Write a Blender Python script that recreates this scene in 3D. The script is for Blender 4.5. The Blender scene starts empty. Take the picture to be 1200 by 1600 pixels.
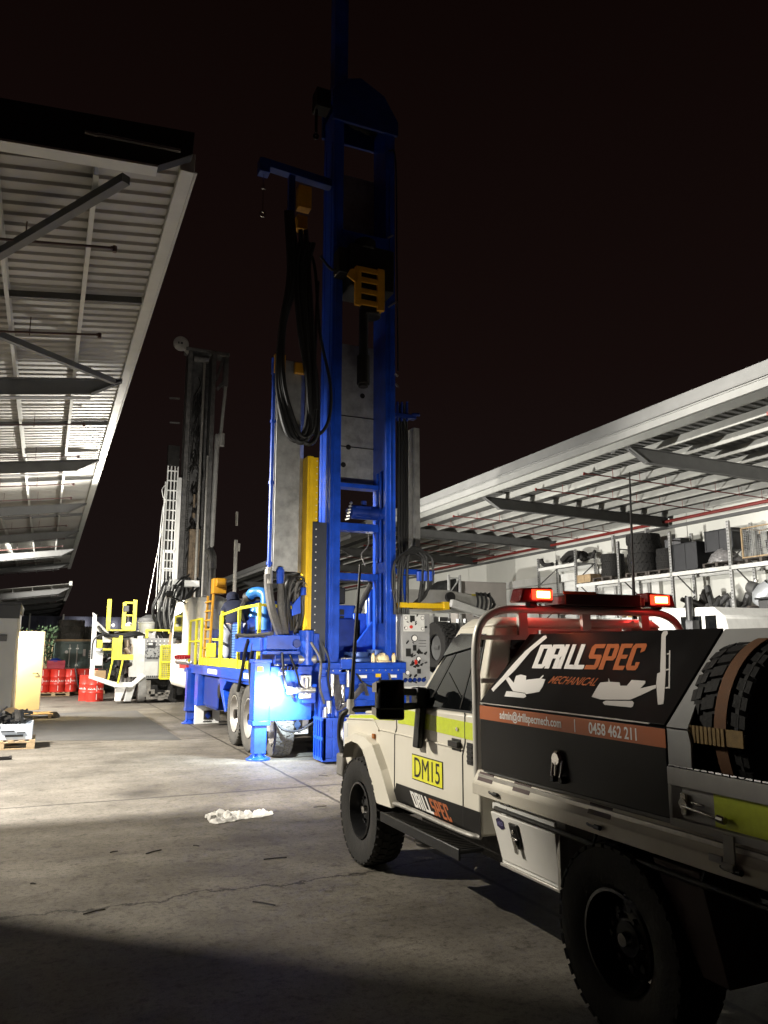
import bpy, bmesh, math, random
from mathutils import Vector, Matrix
random.seed(11)
S = bpy.context.scene; COL = S.collection
R = math.radians
# ------------------------------------------------------------------ camera
EYE = Vector((0, 0, 1.78)); PS = R(23.5); TH = math.atan(215 / 1200)
FWD = Vector((math.sin(PS) * math.cos(TH), math.cos(PS) * math.cos(TH), math.sin(TH)))
RGT = Vector((math.cos(PS), -math.sin(PS), 0)); UPV = RGT.cross(FWD)
cd = bpy.data.cameras.new('camera'); cam = bpy.data.objects.new('camera', cd); COL.objects.link(cam)
cd.sensor_fit = 'VERTICAL'; cd.sensor_height = 36; cd.lens = 27.0; cd.clip_end = 2000; cd.clip_start = .05
M = Matrix((RGT, UPV, -FWD)).transposed().to_4x4(); M.translation = EYE
cam.matrix_world = M; S.camera = cam

def ray(x, y): return FWD + RGT * ((x - 600) / 1200) - UPV * ((y - 800) / 1200)
def at(x, y, ax, v):                       # survey helper: photo pixel + one known world coordinate -> point
    d = ray(x, y); t = (v - EYE[ax]) / d[ax]; return EYE + d * t
def PX(x, y, v): return at(x, y, 0, v)
def PY(x, y, v): return at(x, y, 1, v)
def PZ(x, y, v=0.0): return at(x, y, 2, v)

# ------------------------------------------------------------------ night sky, exposure
W = bpy.data.worlds.new('World'); S.world = W; W.use_nodes = True
nt = W.node_tree; nt.nodes.clear()
out = nt.nodes.new('ShaderNodeOutputWorld'); bg = nt.nodes.new('ShaderNodeBackground')
tc = nt.nodes.new('ShaderNodeTexCoord'); sp = nt.nodes.new('ShaderNodeSeparateXYZ'); rp = nt.nodes.new('ShaderNodeValToRGB')
nt.links.new(tc.outputs['Generated'], sp.inputs[0]); nt.links.new(sp.outputs['Z'], rp.inputs[0])
nt.links.new(rp.outputs[0], bg.inputs[0]); nt.links.new(bg.outputs[0], out.inputs[0])
e = rp.color_ramp.elements
e[0].position = 0.0; e[0].color = (.0105, .0070, .0066, 1)
e[1].position = .75; e[1].color = (.0034, .0014, .0011, 1)
m_ = rp.color_ramp.elements.new(.35); m_.color = (.0068, .0034, .0030, 1)
bg.inputs[1].default_value = 1.0
S.view_settings.view_transform = 'Standard'; S.view_settings.look = 'None'
S.view_settings.exposure = 0; S.view_settings.gamma = 1
S.cycles.max_bounces = 6; S.cycles.sample_clamp_indirect = 4

# ------------------------------------------------------------------ yard floodlights (the fixtures are built below, see floodlight())
def aim(o, target):
    d = (Vector(target) - o.location); o.rotation_euler = d.to_track_quat('-Z', 'Y').to_euler()
def lamp(name, kind, loc, energy, color, size=.05, target=None, cone=60, blend=.3):
    l = bpy.data.lights.new(name, kind); l.energy = energy; l.color = color; l.shadow_soft_size = size
    o = bpy.data.objects.new(name, l); COL.objects.link(o); o.location = loc
    if kind == 'SPOT': l.spot_size = R(cone); l.spot_blend = blend
    if target: aim(o, target)
    return o
FL = [  # location, target, watts, colour, cone, blend, source radius
    ((-3.9, 9.4, 5.6), (3.4, 7.6, .5), 3900, (1, .93, .80), 88, .75, .022),
    ((-4.2, 14.5, 6.05), (2.6, 13.0, -2.4), 15500, (1, .95, .86), 112, .85, .016),
    ((-4.2, 26.3, 6.05), (3.0, 22.5, -2.0), 11000, (1, .95, .87), 150, .6, .016),
    ((-3.0, 8.75, 5.7), (21.0, 10.9, 3.6), 34000, (1, .96, .88), 41, .8, .03),  # unseen lamp added to brighten the workshop wall
    ((-4.2, 40.0, 5.9), (13.5, 49.0, 5.0), 12000, (1, .96, .88), 105, .7, .04),  # unseen lamp added to brighten the far end of the rack canopy
]
for loc, tgt, w, c, cone, bl, rad in FL: lamp('floodlight_beam', 'SPOT', loc, w, c, rad, tgt, cone, bl)

# ------------------------------------------------------------------ materials
MATS = {}
def mat(name, col, rough=.5, metal=0.0, noise=.0, nscale=6, bump=0.0, bscale=40, dirt=0.0, dcol=(.10, .085, .07), spec=.5, coat=0.0, emit=None, estr=0.0):
    if name in MATS: return MATS[name]
    m = bpy.data.materials.new(name); m.use_nodes = True; t = m.node_tree; b = t.nodes['Principled BSDF']
    b.inputs['Roughness'].default_value = rough; b.inputs['Metallic'].default_value = metal
    b.inputs['Specular IOR Level'].default_value = spec; b.inputs['Coat Weight'].default_value = coat
    b.inputs['Base Color'].default_value = (*col, 1)
    tcn = t.nodes.new('ShaderNodeTexCoord')
    if noise or dirt:
        n = t.nodes.new('ShaderNodeTexNoise'); n.inputs['Scale'].default_value = nscale; n.inputs['Detail'].default_value = 6; n.inputs['Roughness'].default_value = .65
        t.links.new(tcn.outputs['Object'], n.inputs['Vector'])
        r = t.nodes.new('ShaderNodeValToRGB'); r.color_ramp.elements[0].position = .3; r.color_ramp.elements[1].position = .72
        k = max(0, 1 - noise)
        r.color_ramp.elements[0].color = (col[0] * k, col[1] * k, col[2] * k, 1); r.color_ramp.elements[1].color = (*[min(1, c * (1 + noise * .5)) for c in col], 1)
        t.links.new(n.outputs['Fac'], r.inputs[0]); src = r.outputs[0]
        if dirt:
            n2 = t.nodes.new('ShaderNodeTexNoise'); n2.inputs['Scale'].default_value = nscale * .6; n2.inputs['Detail'].default_value = 9; n2.inputs['Roughness'].default_value = .75
            mp = t.nodes.new('ShaderNodeMapping'); mp.inputs['Location'].default_value = (3.1, 7.7, 1.3); mp.inputs['Scale'].default_value = (1, 1, .35)
            t.links.new(tcn.outputs['Object'], mp.inputs[0]); t.links.new(mp.outputs[0], n2.inputs['Vector'])
            r2 = t.nodes.new('ShaderNodeValToRGB'); r2.color_ramp.elements[0].position = .5; r2.color_ramp.elements[1].position = .78
            r2.color_ramp.elements[0].color = (0, 0, 0, 1); r2.color_ramp.elements[1].color = (dirt, dirt, dirt, 1)
            t.links.new(n2.outputs['Fac'], r2.inputs[0])
            mx = t.nodes.new('ShaderNodeMixRGB'); mx.inputs[2].default_value = (*dcol, 1)
            t.links.new(r2.outputs[0], mx.inputs[0]); t.links.new(src, mx.inputs[1]); src = mx.outputs[0]
        t.links.new(src, b.inputs['Base Color'])
        mr = t.nodes.new('ShaderNodeMapRange'); mr.inputs[3].default_value = max(.05, rough - .1); mr.inputs[4].default_value = min(1, rough + .15)
        t.links.new(n.outputs['Fac'], mr.inputs[0]); t.links.new(mr.outputs[0], b.inputs['Roughness'])
    if bump:
        nb = t.nodes.new('ShaderNodeTexNoise'); nb.inputs['Scale'].default_value = bscale; nb.inputs['Detail'].default_value = 4
        t.links.new(tcn.outputs['Object'], nb.inputs['Vector'])
        bp = t.nodes.new('ShaderNodeBump'); bp.inputs['Strength'].default_value = bump; bp.inputs['Distance'].default_value = .01
        t.links.new(nb.outputs['Fac'], bp.inputs['Height']); t.links.new(bp.outputs[0], b.inputs['Normal'])
    if emit:
        b.inputs['Emission Color'].default_value = (*emit, 1); b.inputs['Emission Strength'].default_value = estr
    MATS[name] = m; return m

UTE_W = mat('cream white vehicle paint', (.74, .70, .60), .38, 0, .06, 2.5, dirt=.18, dcol=(.38, .32, .25), coat=.25)
UTE_TRIM = mat('grey plastic flare', (.42, .40, .36), .6, 0, .12, 8)
BLACKP = mat('black plastic', (.012, .012, .013), .45, 0, .3, 12, .15, 120)
BLACKG = mat('black satin panel', (.0075, .007, .007), .34, 0, .25, 4, dirt=.12, dcol=(.022, .018, .016), spec=.2)
RUBBER = mat('tyre rubber', (.020, .019, .018), .82, 0, .35, 18, .4, 60, dirt=.5, dcol=(.06, .052, .043))
RUBBERD = mat('dusty tyre rubber', (.06, .056, .05), .85, 0, .35, 9, .4, 40, dirt=.7, dcol=(.17, .155, .13))
STEELB = mat('black wheel steel', (.015, .015, .016), .3, .3, .2, 10)
RIMG = mat('grey wheel steel', (.45, .43, .40), .45, .5, .2, 9, dirt=.4, dcol=(.2, .18, .15))
GLASS = mat('dark window glass', (.004, .0045, .005), .05, 0, spec=.4)
CHROME = mat('chrome', (.62, .60, .57), .14, 1.0, .15, 15)
ALU = mat('brushed aluminium', (.56, .54, .50), .36, .75, .18, 14, dirt=.25, dcol=(.22, .2, .17))
GALV = mat('galvanised steel', (.44, .44, .43), .48, .55, .35, 5, .1, 60, dirt=.55, dcol=(.14, .135, .13))
GALVR = mat('galvanised roof sheet', (.33, .32, .295), .5, .3, .18, 1.2, dirt=.35, dcol=(.17, .155, .135))
BEAMD = mat('dark grey painted beam', (.10, .10, .098), .6, 0, .2, 3)
BEAML = mat('light grey purlin', (.46, .46, .43), .5, .25, .12, 3)
FASC = mat('pale fascia', (.16, .16, .155), .45, 0, .1, 2)
REDP = mat('red sprinkler pipe', (.20, .022, .018), .45, 0, .2, 5)
HIVIS = mat('yellow green reflective tape', (.62, .72, .04), .4, 0, .1, 30)
SIGNY = mat('yellow sign face', (.85, .82, .03), .4)
INK = mat('black lettering', (.01, .01, .01), .5)
WHITEL = mat('white lettering', (.82, .80, .77), .45)
ORANGEL = mat('orange brown lettering', (.42, .11, .030), .45)
GREYL = mat('light grey lettering', (.60, .57, .54), .5)
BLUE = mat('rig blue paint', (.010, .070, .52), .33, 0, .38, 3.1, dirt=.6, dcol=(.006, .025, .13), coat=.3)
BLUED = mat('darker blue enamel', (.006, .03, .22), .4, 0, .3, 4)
BLUEL = mat('light blue radiator paint', (.10, .24, .62), .45, 0, .2, 8)
YEL = mat('rig yellow paint', (.78, .50, .012), .4, 0, .15, 4, dirt=.3, dcol=(.25, .15, .02))
ORY = mat('amber yellow paint', (.62, .30, .015), .45, 0, .2, 6, dirt=.4, dcol=(.16, .08, .02))
LYEL = mat('lemon yellow paint', (.80, .72, .03), .4, 0, .12, 6, dirt=.25, dcol=(.3, .25, .05))
HOSE = mat('black hydraulic hose', (.010, .010, .010), .5, 0, .3, 20)
SLEEVE = mat('grey hose sleeve', (.10, .095, .09), .8, 0, .4, 25, .5, 60)
GREASE = mat('greasy black steel', (.022, .020, .018), .5, .4, .6, 6, .5, 20)
MASTG = mat('weathered mast steel', (.13, .125, .12), .6, .3, .6, 5, .5, 18, dirt=.7, dcol=(.02, .018, .016))
WHT = mat('white machine paint', (.74, .74, .71), .4, 0, .1, 3, dirt=.35, dcol=(.25, .22, .19))
PANELG = mat('grey control panel', (.36, .36, .36), .45, .1, .12, 8)
REDB = mat('red barrel paint', (.62, .035, .022), .38, 0, .15, 4, dirt=.2, dcol=(.2, .02, .015))
CONT = mat('dark green container paint', (.085, .125, .112), .5, 0, .2, 3, dirt=.3, dcol=(.1, .09, .075))
WOOD = mat('pallet timber', (.42, .30, .17), .75, 0, .3, 7, dirt=.4, dcol=(.2, .13, .07))
WALLP = mat('painted wall panel', (.66, .66, .61), .7, 0, .05, .6, dirt=.12, dcol=(.42, .4, .36))
CABIN = mat('cabin wall cladding', (.42, .42, .40), .55, 0, .08, 2)
DARKF = mat('charcoal band', (.022, .023, .025), .5, 0, .1, 3)
DOORM = mat('cream door', (.78, .66, .40), .5, 0, .05, 3)
CRATE = mat('dark steel crate', (.035, .036, .04), .5, .2, .25, 4)
CARD = mat('cardboard', (.33, .22, .12), .8, 0, .15, 6)
WRAP = mat('grey plastic wrap', (.30, .29, .29), .18, 0, .5, 7, .9, 9)
STRAP = mat('orange brown webbing strap', (.13, .058, .024), .8, 0, .2, 40, .3, 200)
STRAPY = mat('yellowed webbing strap', (.24, .16, .065), .8, 0, .3, 30, .3, 200)
NAVY = mat('navy jacket cloth', (.012, .016, .040), .85, 0, .3, 8, .4, 30)
SILV = mat('pale grey work trousers', (.34, .36, .42), .8, 0, .3, 9, .5, 22)
SKIN = mat('skin', (.45, .26, .18), .6)
HATM = mat('cream hard hat', (.80, .66, .40), .4)
RAG = mat('white rag', (.78, .76, .72), .9, 0, .12, 20, .6, 40)
TWIG = mat('dark scrap steel', (.03, .025, .022), .7)
LEDR = mat('lit red beacon lens', (.8, .05, .02), .3, emit=(1, .05, .015), estr=2.2)
LEDC = mat('lit beacon core', (1, .6, .3), .3, emit=(1, .40, .10), estr=16)
LENSD = mat('dark red beacon lens', (.10, .008, .008), .15, spec=.7)
LEDW = mat('lit work lamp lens', (1, 1, 1), .3, emit=(.75, .90, 1), estr=22)
AMBER = mat('amber lens', (.40, .14, .03), .25)
LAMPG = mat('headlamp lens', (.7, .72, .72), .08, spec=.8)
FENCE = mat('dark blue far cladding', (.04, .045, .075), .6, 0, .15, .5)
LEAF = mat('dark shrub leaves', (.03, .06, .022), .7, 0, .4, 5)

def ground_mat():
    m = bpy.data.materials.new('stained concrete yard'); m.use_nodes = True; t = m.node_tree; L = t.links.new; N = t.nodes.new
    b = t.nodes['Principled BSDF']; tcn = N('ShaderNodeTexCoord'); co = tcn.outputs['Object']
    def noise(sc, det=8, ro=.65, scl=None, off=(0, 0, 0)):
        n = N('ShaderNodeTexNoise'); n.inputs['Scale'].default_value = sc; n.inputs['Detail'].default_value = det; n.inputs['Roughness'].default_value = ro
        mp = N('ShaderNodeMapping'); mp.inputs['Location'].default_value = off
        if scl: mp.inputs['Scale'].default_value = scl
        L(co, mp.inputs[0]); L(mp.outputs[0], n.inputs['Vector']); return n.outputs['Fac']
    def ramp(f, a, b_, ca, cb):
        r = N('ShaderNodeValToRGB'); r.color_ramp.elements[0].position = a; r.color_ramp.elements[1].position = b_
        r.color_ramp.elements[0].color = (*ca, 1); r.color_ramp.elements[1].color = (*cb, 1); L(f, r.inputs[0]); return r.outputs[0]
    def mul(a, b_, fac=1.0):
        x = N('ShaderNodeMixRGB'); x.blend_type = 'MULTIPLY'; x.inputs[0].default_value = fac; L(a, x.inputs[1]); L(b_, x.inputs[2]); return x.outputs[0]
    def math_(op, a, b_=None):
        x = N('ShaderNodeMath'); x.operation = op
        for i, v in enumerate((a, b_)):
            if v is None: continue
            if isinstance(v, (int, float)): x.inputs[i].default_value = v
            else: L(v, x.inputs[i])
        return x.outputs[0]
    base = ramp(noise(.35, 10), .30, .72, (.088, .079, .067), (.225, .207, .178))
    c = mul(base, ramp(noise(1.3, 8, .7, None, (5, 2, 0)), .33, .62, (.60, .58, .55), (1.04, 1.03, 1.02)))
    c = mul(c, ramp(noise(.8, 6, .6, (.25, 1.4, 1), (9, 4, 0)), .35, .6, (.74, .72, .70), (1.06, 1.06, 1.05)))
    c = mul(c, ramp(noise(22, 5, .8), .32, .50, (.38, .37, .35), (1.04, 1.04, 1.04)))
    c = mul(c, ramp(noise(6.5, 7, .8, None, (4, 1, 0)), .36, .47, (.50, .48, .45), (1.02, 1.02, 1.02)))
    c = mul(c, ramp(noise(120, 3, .7), .3, .6, (.62, .62, .62), (1.14, 1.14, 1.14)))
    # oil spots
    v = N('ShaderNodeTexVoronoi'); v.inputs['Scale'].default_value = .55; v.inputs['Randomness'].default_value = 1
    wob = N('ShaderNodeMixRGB'); wob.blend_type = 'ADD'; wob.inputs[0].default_value = .25
    nv = N('ShaderNodeTexNoise'); nv.inputs['Scale'].default_value = 3; L(co, nv.inputs['Vector']); L(co, wob.inputs[1]); L(nv.outputs['Color'], wob.inputs[2]); L(wob.outputs[0], v.inputs['Vector'])
    c = mul(c, ramp(v.outputs['Distance'], .06, .20, (.30, .28, .26), (1, 1, 1)), .85)
    s = N('ShaderNodeSeparateXYZ'); L(co, s.inputs[0]); x, y = s.outputs['X'], s.outputs['Y']
    def line(expr, w):
        d = math_('ABSOLUTE', expr); return ramp(d, w, w * 2.2, (.22, .20, .19), (1, 1, 1))
    w1 = math_('MULTIPLY', math_('SUBTRACT', noise(.9, 8, .7, None, (2, 8, 1)), .5), .9)
    w0 = math_('MULTIPLY', math_('SUBTRACT', noise(3, 5, .6), .5), .05)
    for yy in (10.15, 16.4, 26.0, 32.0): c = mul(c, line(math_('ADD', math_('SUBTRACT', y, yy), w0), .016), .95)
    c = mul(c, line(math_('ADD', math_('ADD', x, -3.33), w0), .014), .95)
    c = mul(c, line(math_('ADD', x, 3.2), .010), .8)
    # a wandering crack
    cr = math_('ADD', math_('SUBTRACT', math_('SUBTRACT', y, 6.12), math_('MULTIPLY', x, .02)), w1)
    c = mul(c, line(cr, .010), .95)
    L(c, b.inputs['Base Color'])
    b.inputs['Roughness'].default_value = .72; b.inputs['Specular IOR Level'].default_value = .35
    rr = N('ShaderNodeMapRange'); rr.inputs[3].default_value = .5; rr.inputs[4].default_value = .9; L(noise(1.1, 6), rr.inputs[0]); L(rr.outputs[0], b.inputs['Roughness'])
    bp = N('ShaderNodeBump'); bp.inputs['Strength'].default_value = .25; bp.inputs['Distance'].default_value = .01
    L(noise(70, 5, .7), bp.inputs['Height']); L(bp.outputs[0], b.inputs['Normal'])
    return m

# ------------------------------------------------------------------ mesh builder
def rootloc(o):
    v = Vector((0, 0, 0))
    while o is not None: v = v + o.location; o = o.parent
    return v
class MB:
    def __init__(s): s.v = []; s.f = []; s.m = []; s.k = 0
    def add(s, vs, fs):
        n = len(s.v); s.v += [tuple(a) for a in vs]
        for f in fs: s.f.append([n + i for i in f]); s.m.append(s.k)
        return s
    def hexa(s, p): return s.add(p, [(0, 3, 2, 1), (4, 5, 6, 7), (0, 1, 5, 4), (1, 2, 6, 5), (2, 3, 7, 6), (3, 0, 4, 7)])
    def box(s, x0, x1, y0, y1, z0, z1):
        x0, x1 = sorted((x0, x1)); y0, y1 = sorted((y0, y1)); z0, z1 = sorted((z0, z1))
        return s.hexa([(x0, y0, z0), (x1, y0, z0), (x1, y1, z0), (x0, y1, z0), (x0, y0, z1), (x1, y0, z1), (x1, y1, z1), (x0, y1, z1)])
    def cbox(s, c, d): return s.box(c[0] - d[0] / 2, c[0] + d[0] / 2, c[1] - d[1] / 2, c[1] + d[1] / 2, c[2] - d[2] / 2, c[2] + d[2] / 2)
    def bar(s, p, q, w, h=None, up=(0, 0, 1)):
        p = Vector(p); q = Vector(q); h = h or w; d = (q - p).normalized(); u = Vector(up)
        if abs(d.dot(u)) > .98: u = Vector((0, 1, 0))
        a = d.cross(u).normalized() * (w / 2); b = a.cross(d).normalized() * (h / 2)
        return s.hexa([p - a - b, p + a - b, p + a + b, p - a + b, q - a - b, q + a - b, q + a + b, q - a + b])
    def tube(s, pts, r, n=8, cap=True):
        pts = [Vector(p) for p in pts]; rs = r if isinstance(r, (list, tuple)) else [r] * len(pts)
        vs = []; fs = []; prev = None
        for i, p in enumerate(pts):
            d = (pts[min(i + 1, len(pts) - 1)] - pts[max(i - 1, 0)]).normalized()
            if prev is None:
                u = Vector((0, 0, 1)) if abs(d.z) < .9 else Vector((1, 0, 0)); a = d.cross(u).normalized()
            else:
                a = (prev - d * prev.dot(d)); a = a.normalized() if a.length > 1e-6 else d.orthogonal().normalized()
            prev = a; b = d.cross(a)
            for k in range(n):
                t = 2 * math.pi * k / n; vs.append(p + (a * math.cos(t) + b * math.sin(t)) * rs[i])
        for i in range(len(pts) - 1):
            for k in range(n): fs.append((i * n + k, i * n + (k + 1) % n, (i + 1) * n + (k + 1) % n, (i + 1) * n + k))
        if cap: fs.append(tuple(range(n - 1, -1, -1))); fs.append(tuple((len(pts) - 1) * n + k for k in range(n)))
        return s.add(vs, fs)
    def cyl(s, p, q, r, r2=None, n=20): return s.tube([p, q], [r, r if r2 is None else r2], n)
    def lathe(s, prof, c, ax='z', n=32, close=False):
        vs = []; fs = []; c = Vector(c); m = len(prof)
        for k in range(n):
            t = 2 * math.pi * k / n; co, si = math.cos(t), math.sin(t)
            for (r, h) in prof:
                vs.append(c + Vector({'z': (r * co, r * si, h), 'x': (h, r * co, r * si), 'y': (r * si, h, r * co)}[ax]))
        for k in range(n):
            k2 = (k + 1) % n
            for i in range(m - 1 if not close else m):
                j = (i + 1) % m; fs.append((k * m + i, k * m + j, k2 * m + j, k2 * m + i))
        return s.add(vs, fs)
    def prism(s, poly, ax, a, b):
        def P(p, h): return {'x': (h, p[0], p[1]), 'y': (p[0], h, p[1]), 'z': (p[0], p[1], h)}[ax]
        n = len(poly); vs = [P(p, a) for p in poly] + [P(p, b) for p in poly]
        fs = [tuple(range(n))[::-1], tuple(range(n, 2 * n))] + [(i, (i + 1) % n, n + (i + 1) % n, n + i) for i in range(n)]
        return s.add(vs, fs)
    def slab(s, pts, nrm, th):                   # flat polygon in 3-D with thickness th along nrm
        n = len(pts); q = [Vector(p) for p in pts]; k = Vector(nrm) * th
        vs = q + [p + k for p in q]
        fs = [tuple(range(n))[::-1], tuple(range(n, 2 * n))] + [(i, (i + 1) % n, n + (i + 1) % n, n + i) for i in range(n)]
        return s.add(vs, fs)
    def build(s, name, mats, parent=None, bevel=0, smooth=35, recalc=True):
        if getattr(s, 'mir', False):
            o = MB(); o.v = [(7.0 - p[0], p[1], p[2]) for p in s.v]; o.f = [list(reversed(f)) for f in s.f]; o.m = list(s.m); o.build(name, mats, parent, bevel, smooth, recalc)
        me = bpy.data.meshes.new(name); off = rootloc(parent) if parent else Vector((0, 0, 0))
        me.from_pydata([(a[0] - off.x, a[1] - off.y, a[2] - off.z) for a in s.v], [], s.f)
        if not isinstance(mats, (list, tuple)): mats = [mats]
        for m in mats: me.materials.append(m)
        me.polygons.foreach_set('material_index', s.m)
        if recalc:
            bm = bmesh.new(); bm.from_mesh(me); bmesh.ops.recalc_face_normals(bm, faces=bm.faces); bm.to_mesh(me); bm.free()
        if smooth: me.shade_smooth(); me.set_sharp_from_angle(angle=R(smooth))
        me.update()
        o = bpy.data.objects.new(name, me); COL.objects.link(o)
        if parent: o.parent = parent
        if bevel:
            b = o.modifiers.new('bevel', 'BEVEL'); b.width = bevel; b.segments = 2; b.limit_method = 'ANGLE'; b.angle_limit = R(40)
        return o
def tag(o, label, cat, group=None):
    o['label'] = label; o['category'] = cat
    if group: o['group'] = group
    return o
def thing(name, label, cat, loc=(0, 0, 0), group=None):
    o = bpy.data.objects.new(name, None); COL.objects.link(o); o.location = loc; o.empty_display_size = .2
    return tag(o, label, cat, group)
def struct(o): o['kind'] = 'structure'; return o
def dup(o, loc, label=None, rz=0):
    def rec(a, par):
        c = a.copy(); COL.objects.link(c); c.parent = par
        for ch in a.children: rec(ch, c)
        return c
    c = rec(o, None); c.location = loc; c.rotation_euler = (0, 0, rz)
    if label: c['label'] = label
    return c
def arc(c, r, a0, a1, n, ax='x'):
    o = []
    for i in range(n + 1):
        t = R(a0 + (a1 - a0) * i / n); o.append((c[0] + r * math.cos(t), c[1] + r * math.sin(t)))
    return o
def smoothpath(pts, n=8):                         # Catmull-Rom
    pts = [Vector(p) for p in pts]; P = [pts[0] * 2 - pts[1]] + pts + [pts[-1] * 2 - pts[-2]]; o = []
    for i in range(1, len(P) - 2):
        for k in range(n):
            t = k / n; a, b, c, d = P[i - 1], P[i], P[i + 1], P[i + 2]
            o.append(.5 * ((2 * b) + (c - a) * t + (2 * a - 5 * b + 4 * c - d) * t * t + (3 * b - a - 3 * c + d) * t ** 3))
    return o + [pts[-1]]
def text(name, body, m, parent, origin, xdir, ydir, height, width=None, bold=.0, shear=0, th=.002):
    cu = bpy.data.curves.new(name, 'FONT'); cu.body = body; cu.size = 1; cu.offset = bold; cu.extrude = 0; cu.shear = shear; cu.resolution_u = 3
    tmp = bpy.data.objects.new(name, cu); COL.objects.link(tmp); dg = bpy.context.evaluated_depsgraph_get(); dg.update()
    me = bpy.data.meshes.new_from_object(tmp.evaluated_get(dg)); bpy.data.objects.remove(tmp)
    xs = [v.co.x for v in me.vertices]; ys = [v.co.y for v in me.vertices]
    x0, x1, y0, y1 = min(xs), max(xs), min(ys), max(ys)
    sy = height / (y1 - y0); sx = width / (x1 - x0) if width else sy
    xd = Vector(xdir).normalized(); yd = Vector(ydir).normalized(); nz = xd.cross(yd); off = rootloc(parent) if parent else Vector((0, 0, 0))
    for v in me.vertices: v.co = Vector(origin) - off + xd * ((v.co.x - x0) * sx) + yd * ((v.co.y - y0) * sy) + nz * th
    me.materials.clear(); me.materials.append(m); o = bpy.data.objects.new(name, me); COL.objects.link(o); o.parent = parent; return o

# ------------------------------------------------------------------ wheels
def tyre_mb(c, rad, w, ax='x', lugs=36, rimr=None, lug_h=.012, n=64):
    """tyre with shoulders and raised tread blocks"""
    b = MB(); rimr = rimr or rad * .55; h = w / 2
    prof = [(rimr, -h * .72), (rimr + .02, -h * .86), (rad * .80, -h), (rad * .93, -h * .97), (rad * .985, -h * .82), (rad - lug_h, -h * .55), (rad - lug_h, h * .55), (rad * .985, h * .82), (rad * .93, h * .97), (rad * .80, h), (rimr + .02, h * .86), (rimr, h * .72)]
    b.lathe(prof, c, ax, n)
    def pt(t, r, a):
        co, si = math.cos(t), math.sin(t)
        return Vector(c) + Vector({'x': (a, r * co, r * si), 'y': (r * si, a, r * co), 'z': (r * co, r * si, a)}[ax])
    for k in range(lugs):
        t0 = 2 * math.pi * k / lugs; dt = 2 * math.pi / lugs
        for j, (a0, a1) in enumerate(((-h * 1.0, -h * .58), (-h * .50, -h * .06), (h * .06, h * .50), (h * .58, h * 1.0))):
            s0 = t0 + (.5 * dt if j % 2 else 0); s1 = s0 + dt * .70; sk = dt * .18 * (1 if j < 2 else -1)
            r1 = rad if j in (1, 2) else rad * .996; lo = rad - lug_h * 2
            rs = [r1, r1] if j in (1, 2) else ([r1 * .975, r1] if j == 0 else [r1, r1 * .975])
            b.hexa([pt(s0, lo, a0), pt(s1, lo, a0), pt(s1 + sk, lo, a1), pt(s0 + sk, lo, a1), pt(s0, rs[0], a0), pt(s1, rs[0], a0), pt(s1 + sk, rs[1], a1), pt(s0 + sk, rs[1], a1)])
    # sidewall ribs
    return b
def wheel(parent, c, rad, w, side, tm, rm, holes=8, lugs=36, rimr=None, lug_h=.012):
    rimr = rimr or rad * .55
    t = tyre_mb(c, rad, w, 'x', lugs, rimr, lug_h).build('tyre', tm, parent)
    h = w / 2; f = -1 if side < 0 else 1; b = MB()
    b.lathe([(rimr + .004, f * h * .90), (rimr - .012, f * h * .92), (rimr - .02, f * h * .80), (rimr - .035, f * h * .35), (rimr * .78, f * h * .05), (rimr * .70, f * h * .12), (rimr * .45, f * h * .22), (rimr * .34, f * h * .26), (rimr * .34, f * h * .36), (0.001, f * h * .38)], c, 'x', 40)
    for k in range(6):
        a = 2 * math.pi * k / 6; q = Vector(c) + Vector((f * h * .2, rimr * .46 * math.cos(a), rimr * .46 * math.sin(a))); b.cyl(q, q + Vector((f * .03, 0, 0)), .012, n=8)
    b.k = 1
    for k in range(holes):
        a = 2 * math.pi * (k + .5) / holes; q = Vector(c) + Vector((f * h * .165, rimr * .58 * math.cos(a), rimr * .58 * math.sin(a)))
        b.cyl(q - Vector((f * .01, 0, 0)), q + Vector((f * .012, 0, 0)), rimr * .085, n=10)
    b.build('rim', [rm, INK], t, smooth=40)
    b = MB(); b.cyl(Vector(c) + Vector((f * h * .3, 0, 0)), Vector(c) + Vector((f * h * .62, 0, 0)), rimr * .18, rimr * .13, 16)
    b.build('hub_cap', CHROME if rm is STEELB else rm, t)
    return t

# ================================================================== SETTING
b = MB(); b.add([(-120, -40, 0), (160, -40, 0), (160, 260, 0), (-120, 260, 0)], [(0, 1, 2, 3)])
struct(b.build('ground', ground_mat(), smooth=0))
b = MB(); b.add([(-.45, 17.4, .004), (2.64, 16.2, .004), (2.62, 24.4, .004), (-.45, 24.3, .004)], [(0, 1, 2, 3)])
struct(b.build('painted_shadow', mat('ground shadow tone', (.075, .072, .068), .85, 0, .35, 1.2, .3, 90, dirt=.55, dcol=(.12, .11, .10)), smooth=0))  # darker sheet stands in for the cabin's shadow on the concrete

def corrugated(y0, y1, xa, za, xb, zb, pitch=.25, h=.035, th=.004):
    """trapezoidal roof sheet, ribs run from (xa,za) to (xb,zb)"""
    b = MB(); ys = []; y = y0
    while y < y1:
        for f, u in ((0, 0), (.5, 0), (.6, 1), (.9, 1)): ys.append((y + f * pitch, u * h))
        y += pitch
    vs = []; n = len(ys)
    for (yy, u) in ys: vs += [(xa, yy, za + u), (xb, yy, zb + u), (xa, yy, za + u + th), (xb, yy, zb + u + th)]
    fs = []
    for i in range(n - 1):
        p, q = 4 * i, 4 * i + 4; fs += [(p, p + 1, q + 1, q), (p + 2, q + 2, q + 3, p + 3)]
    return b.add(vs, fs)

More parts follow.
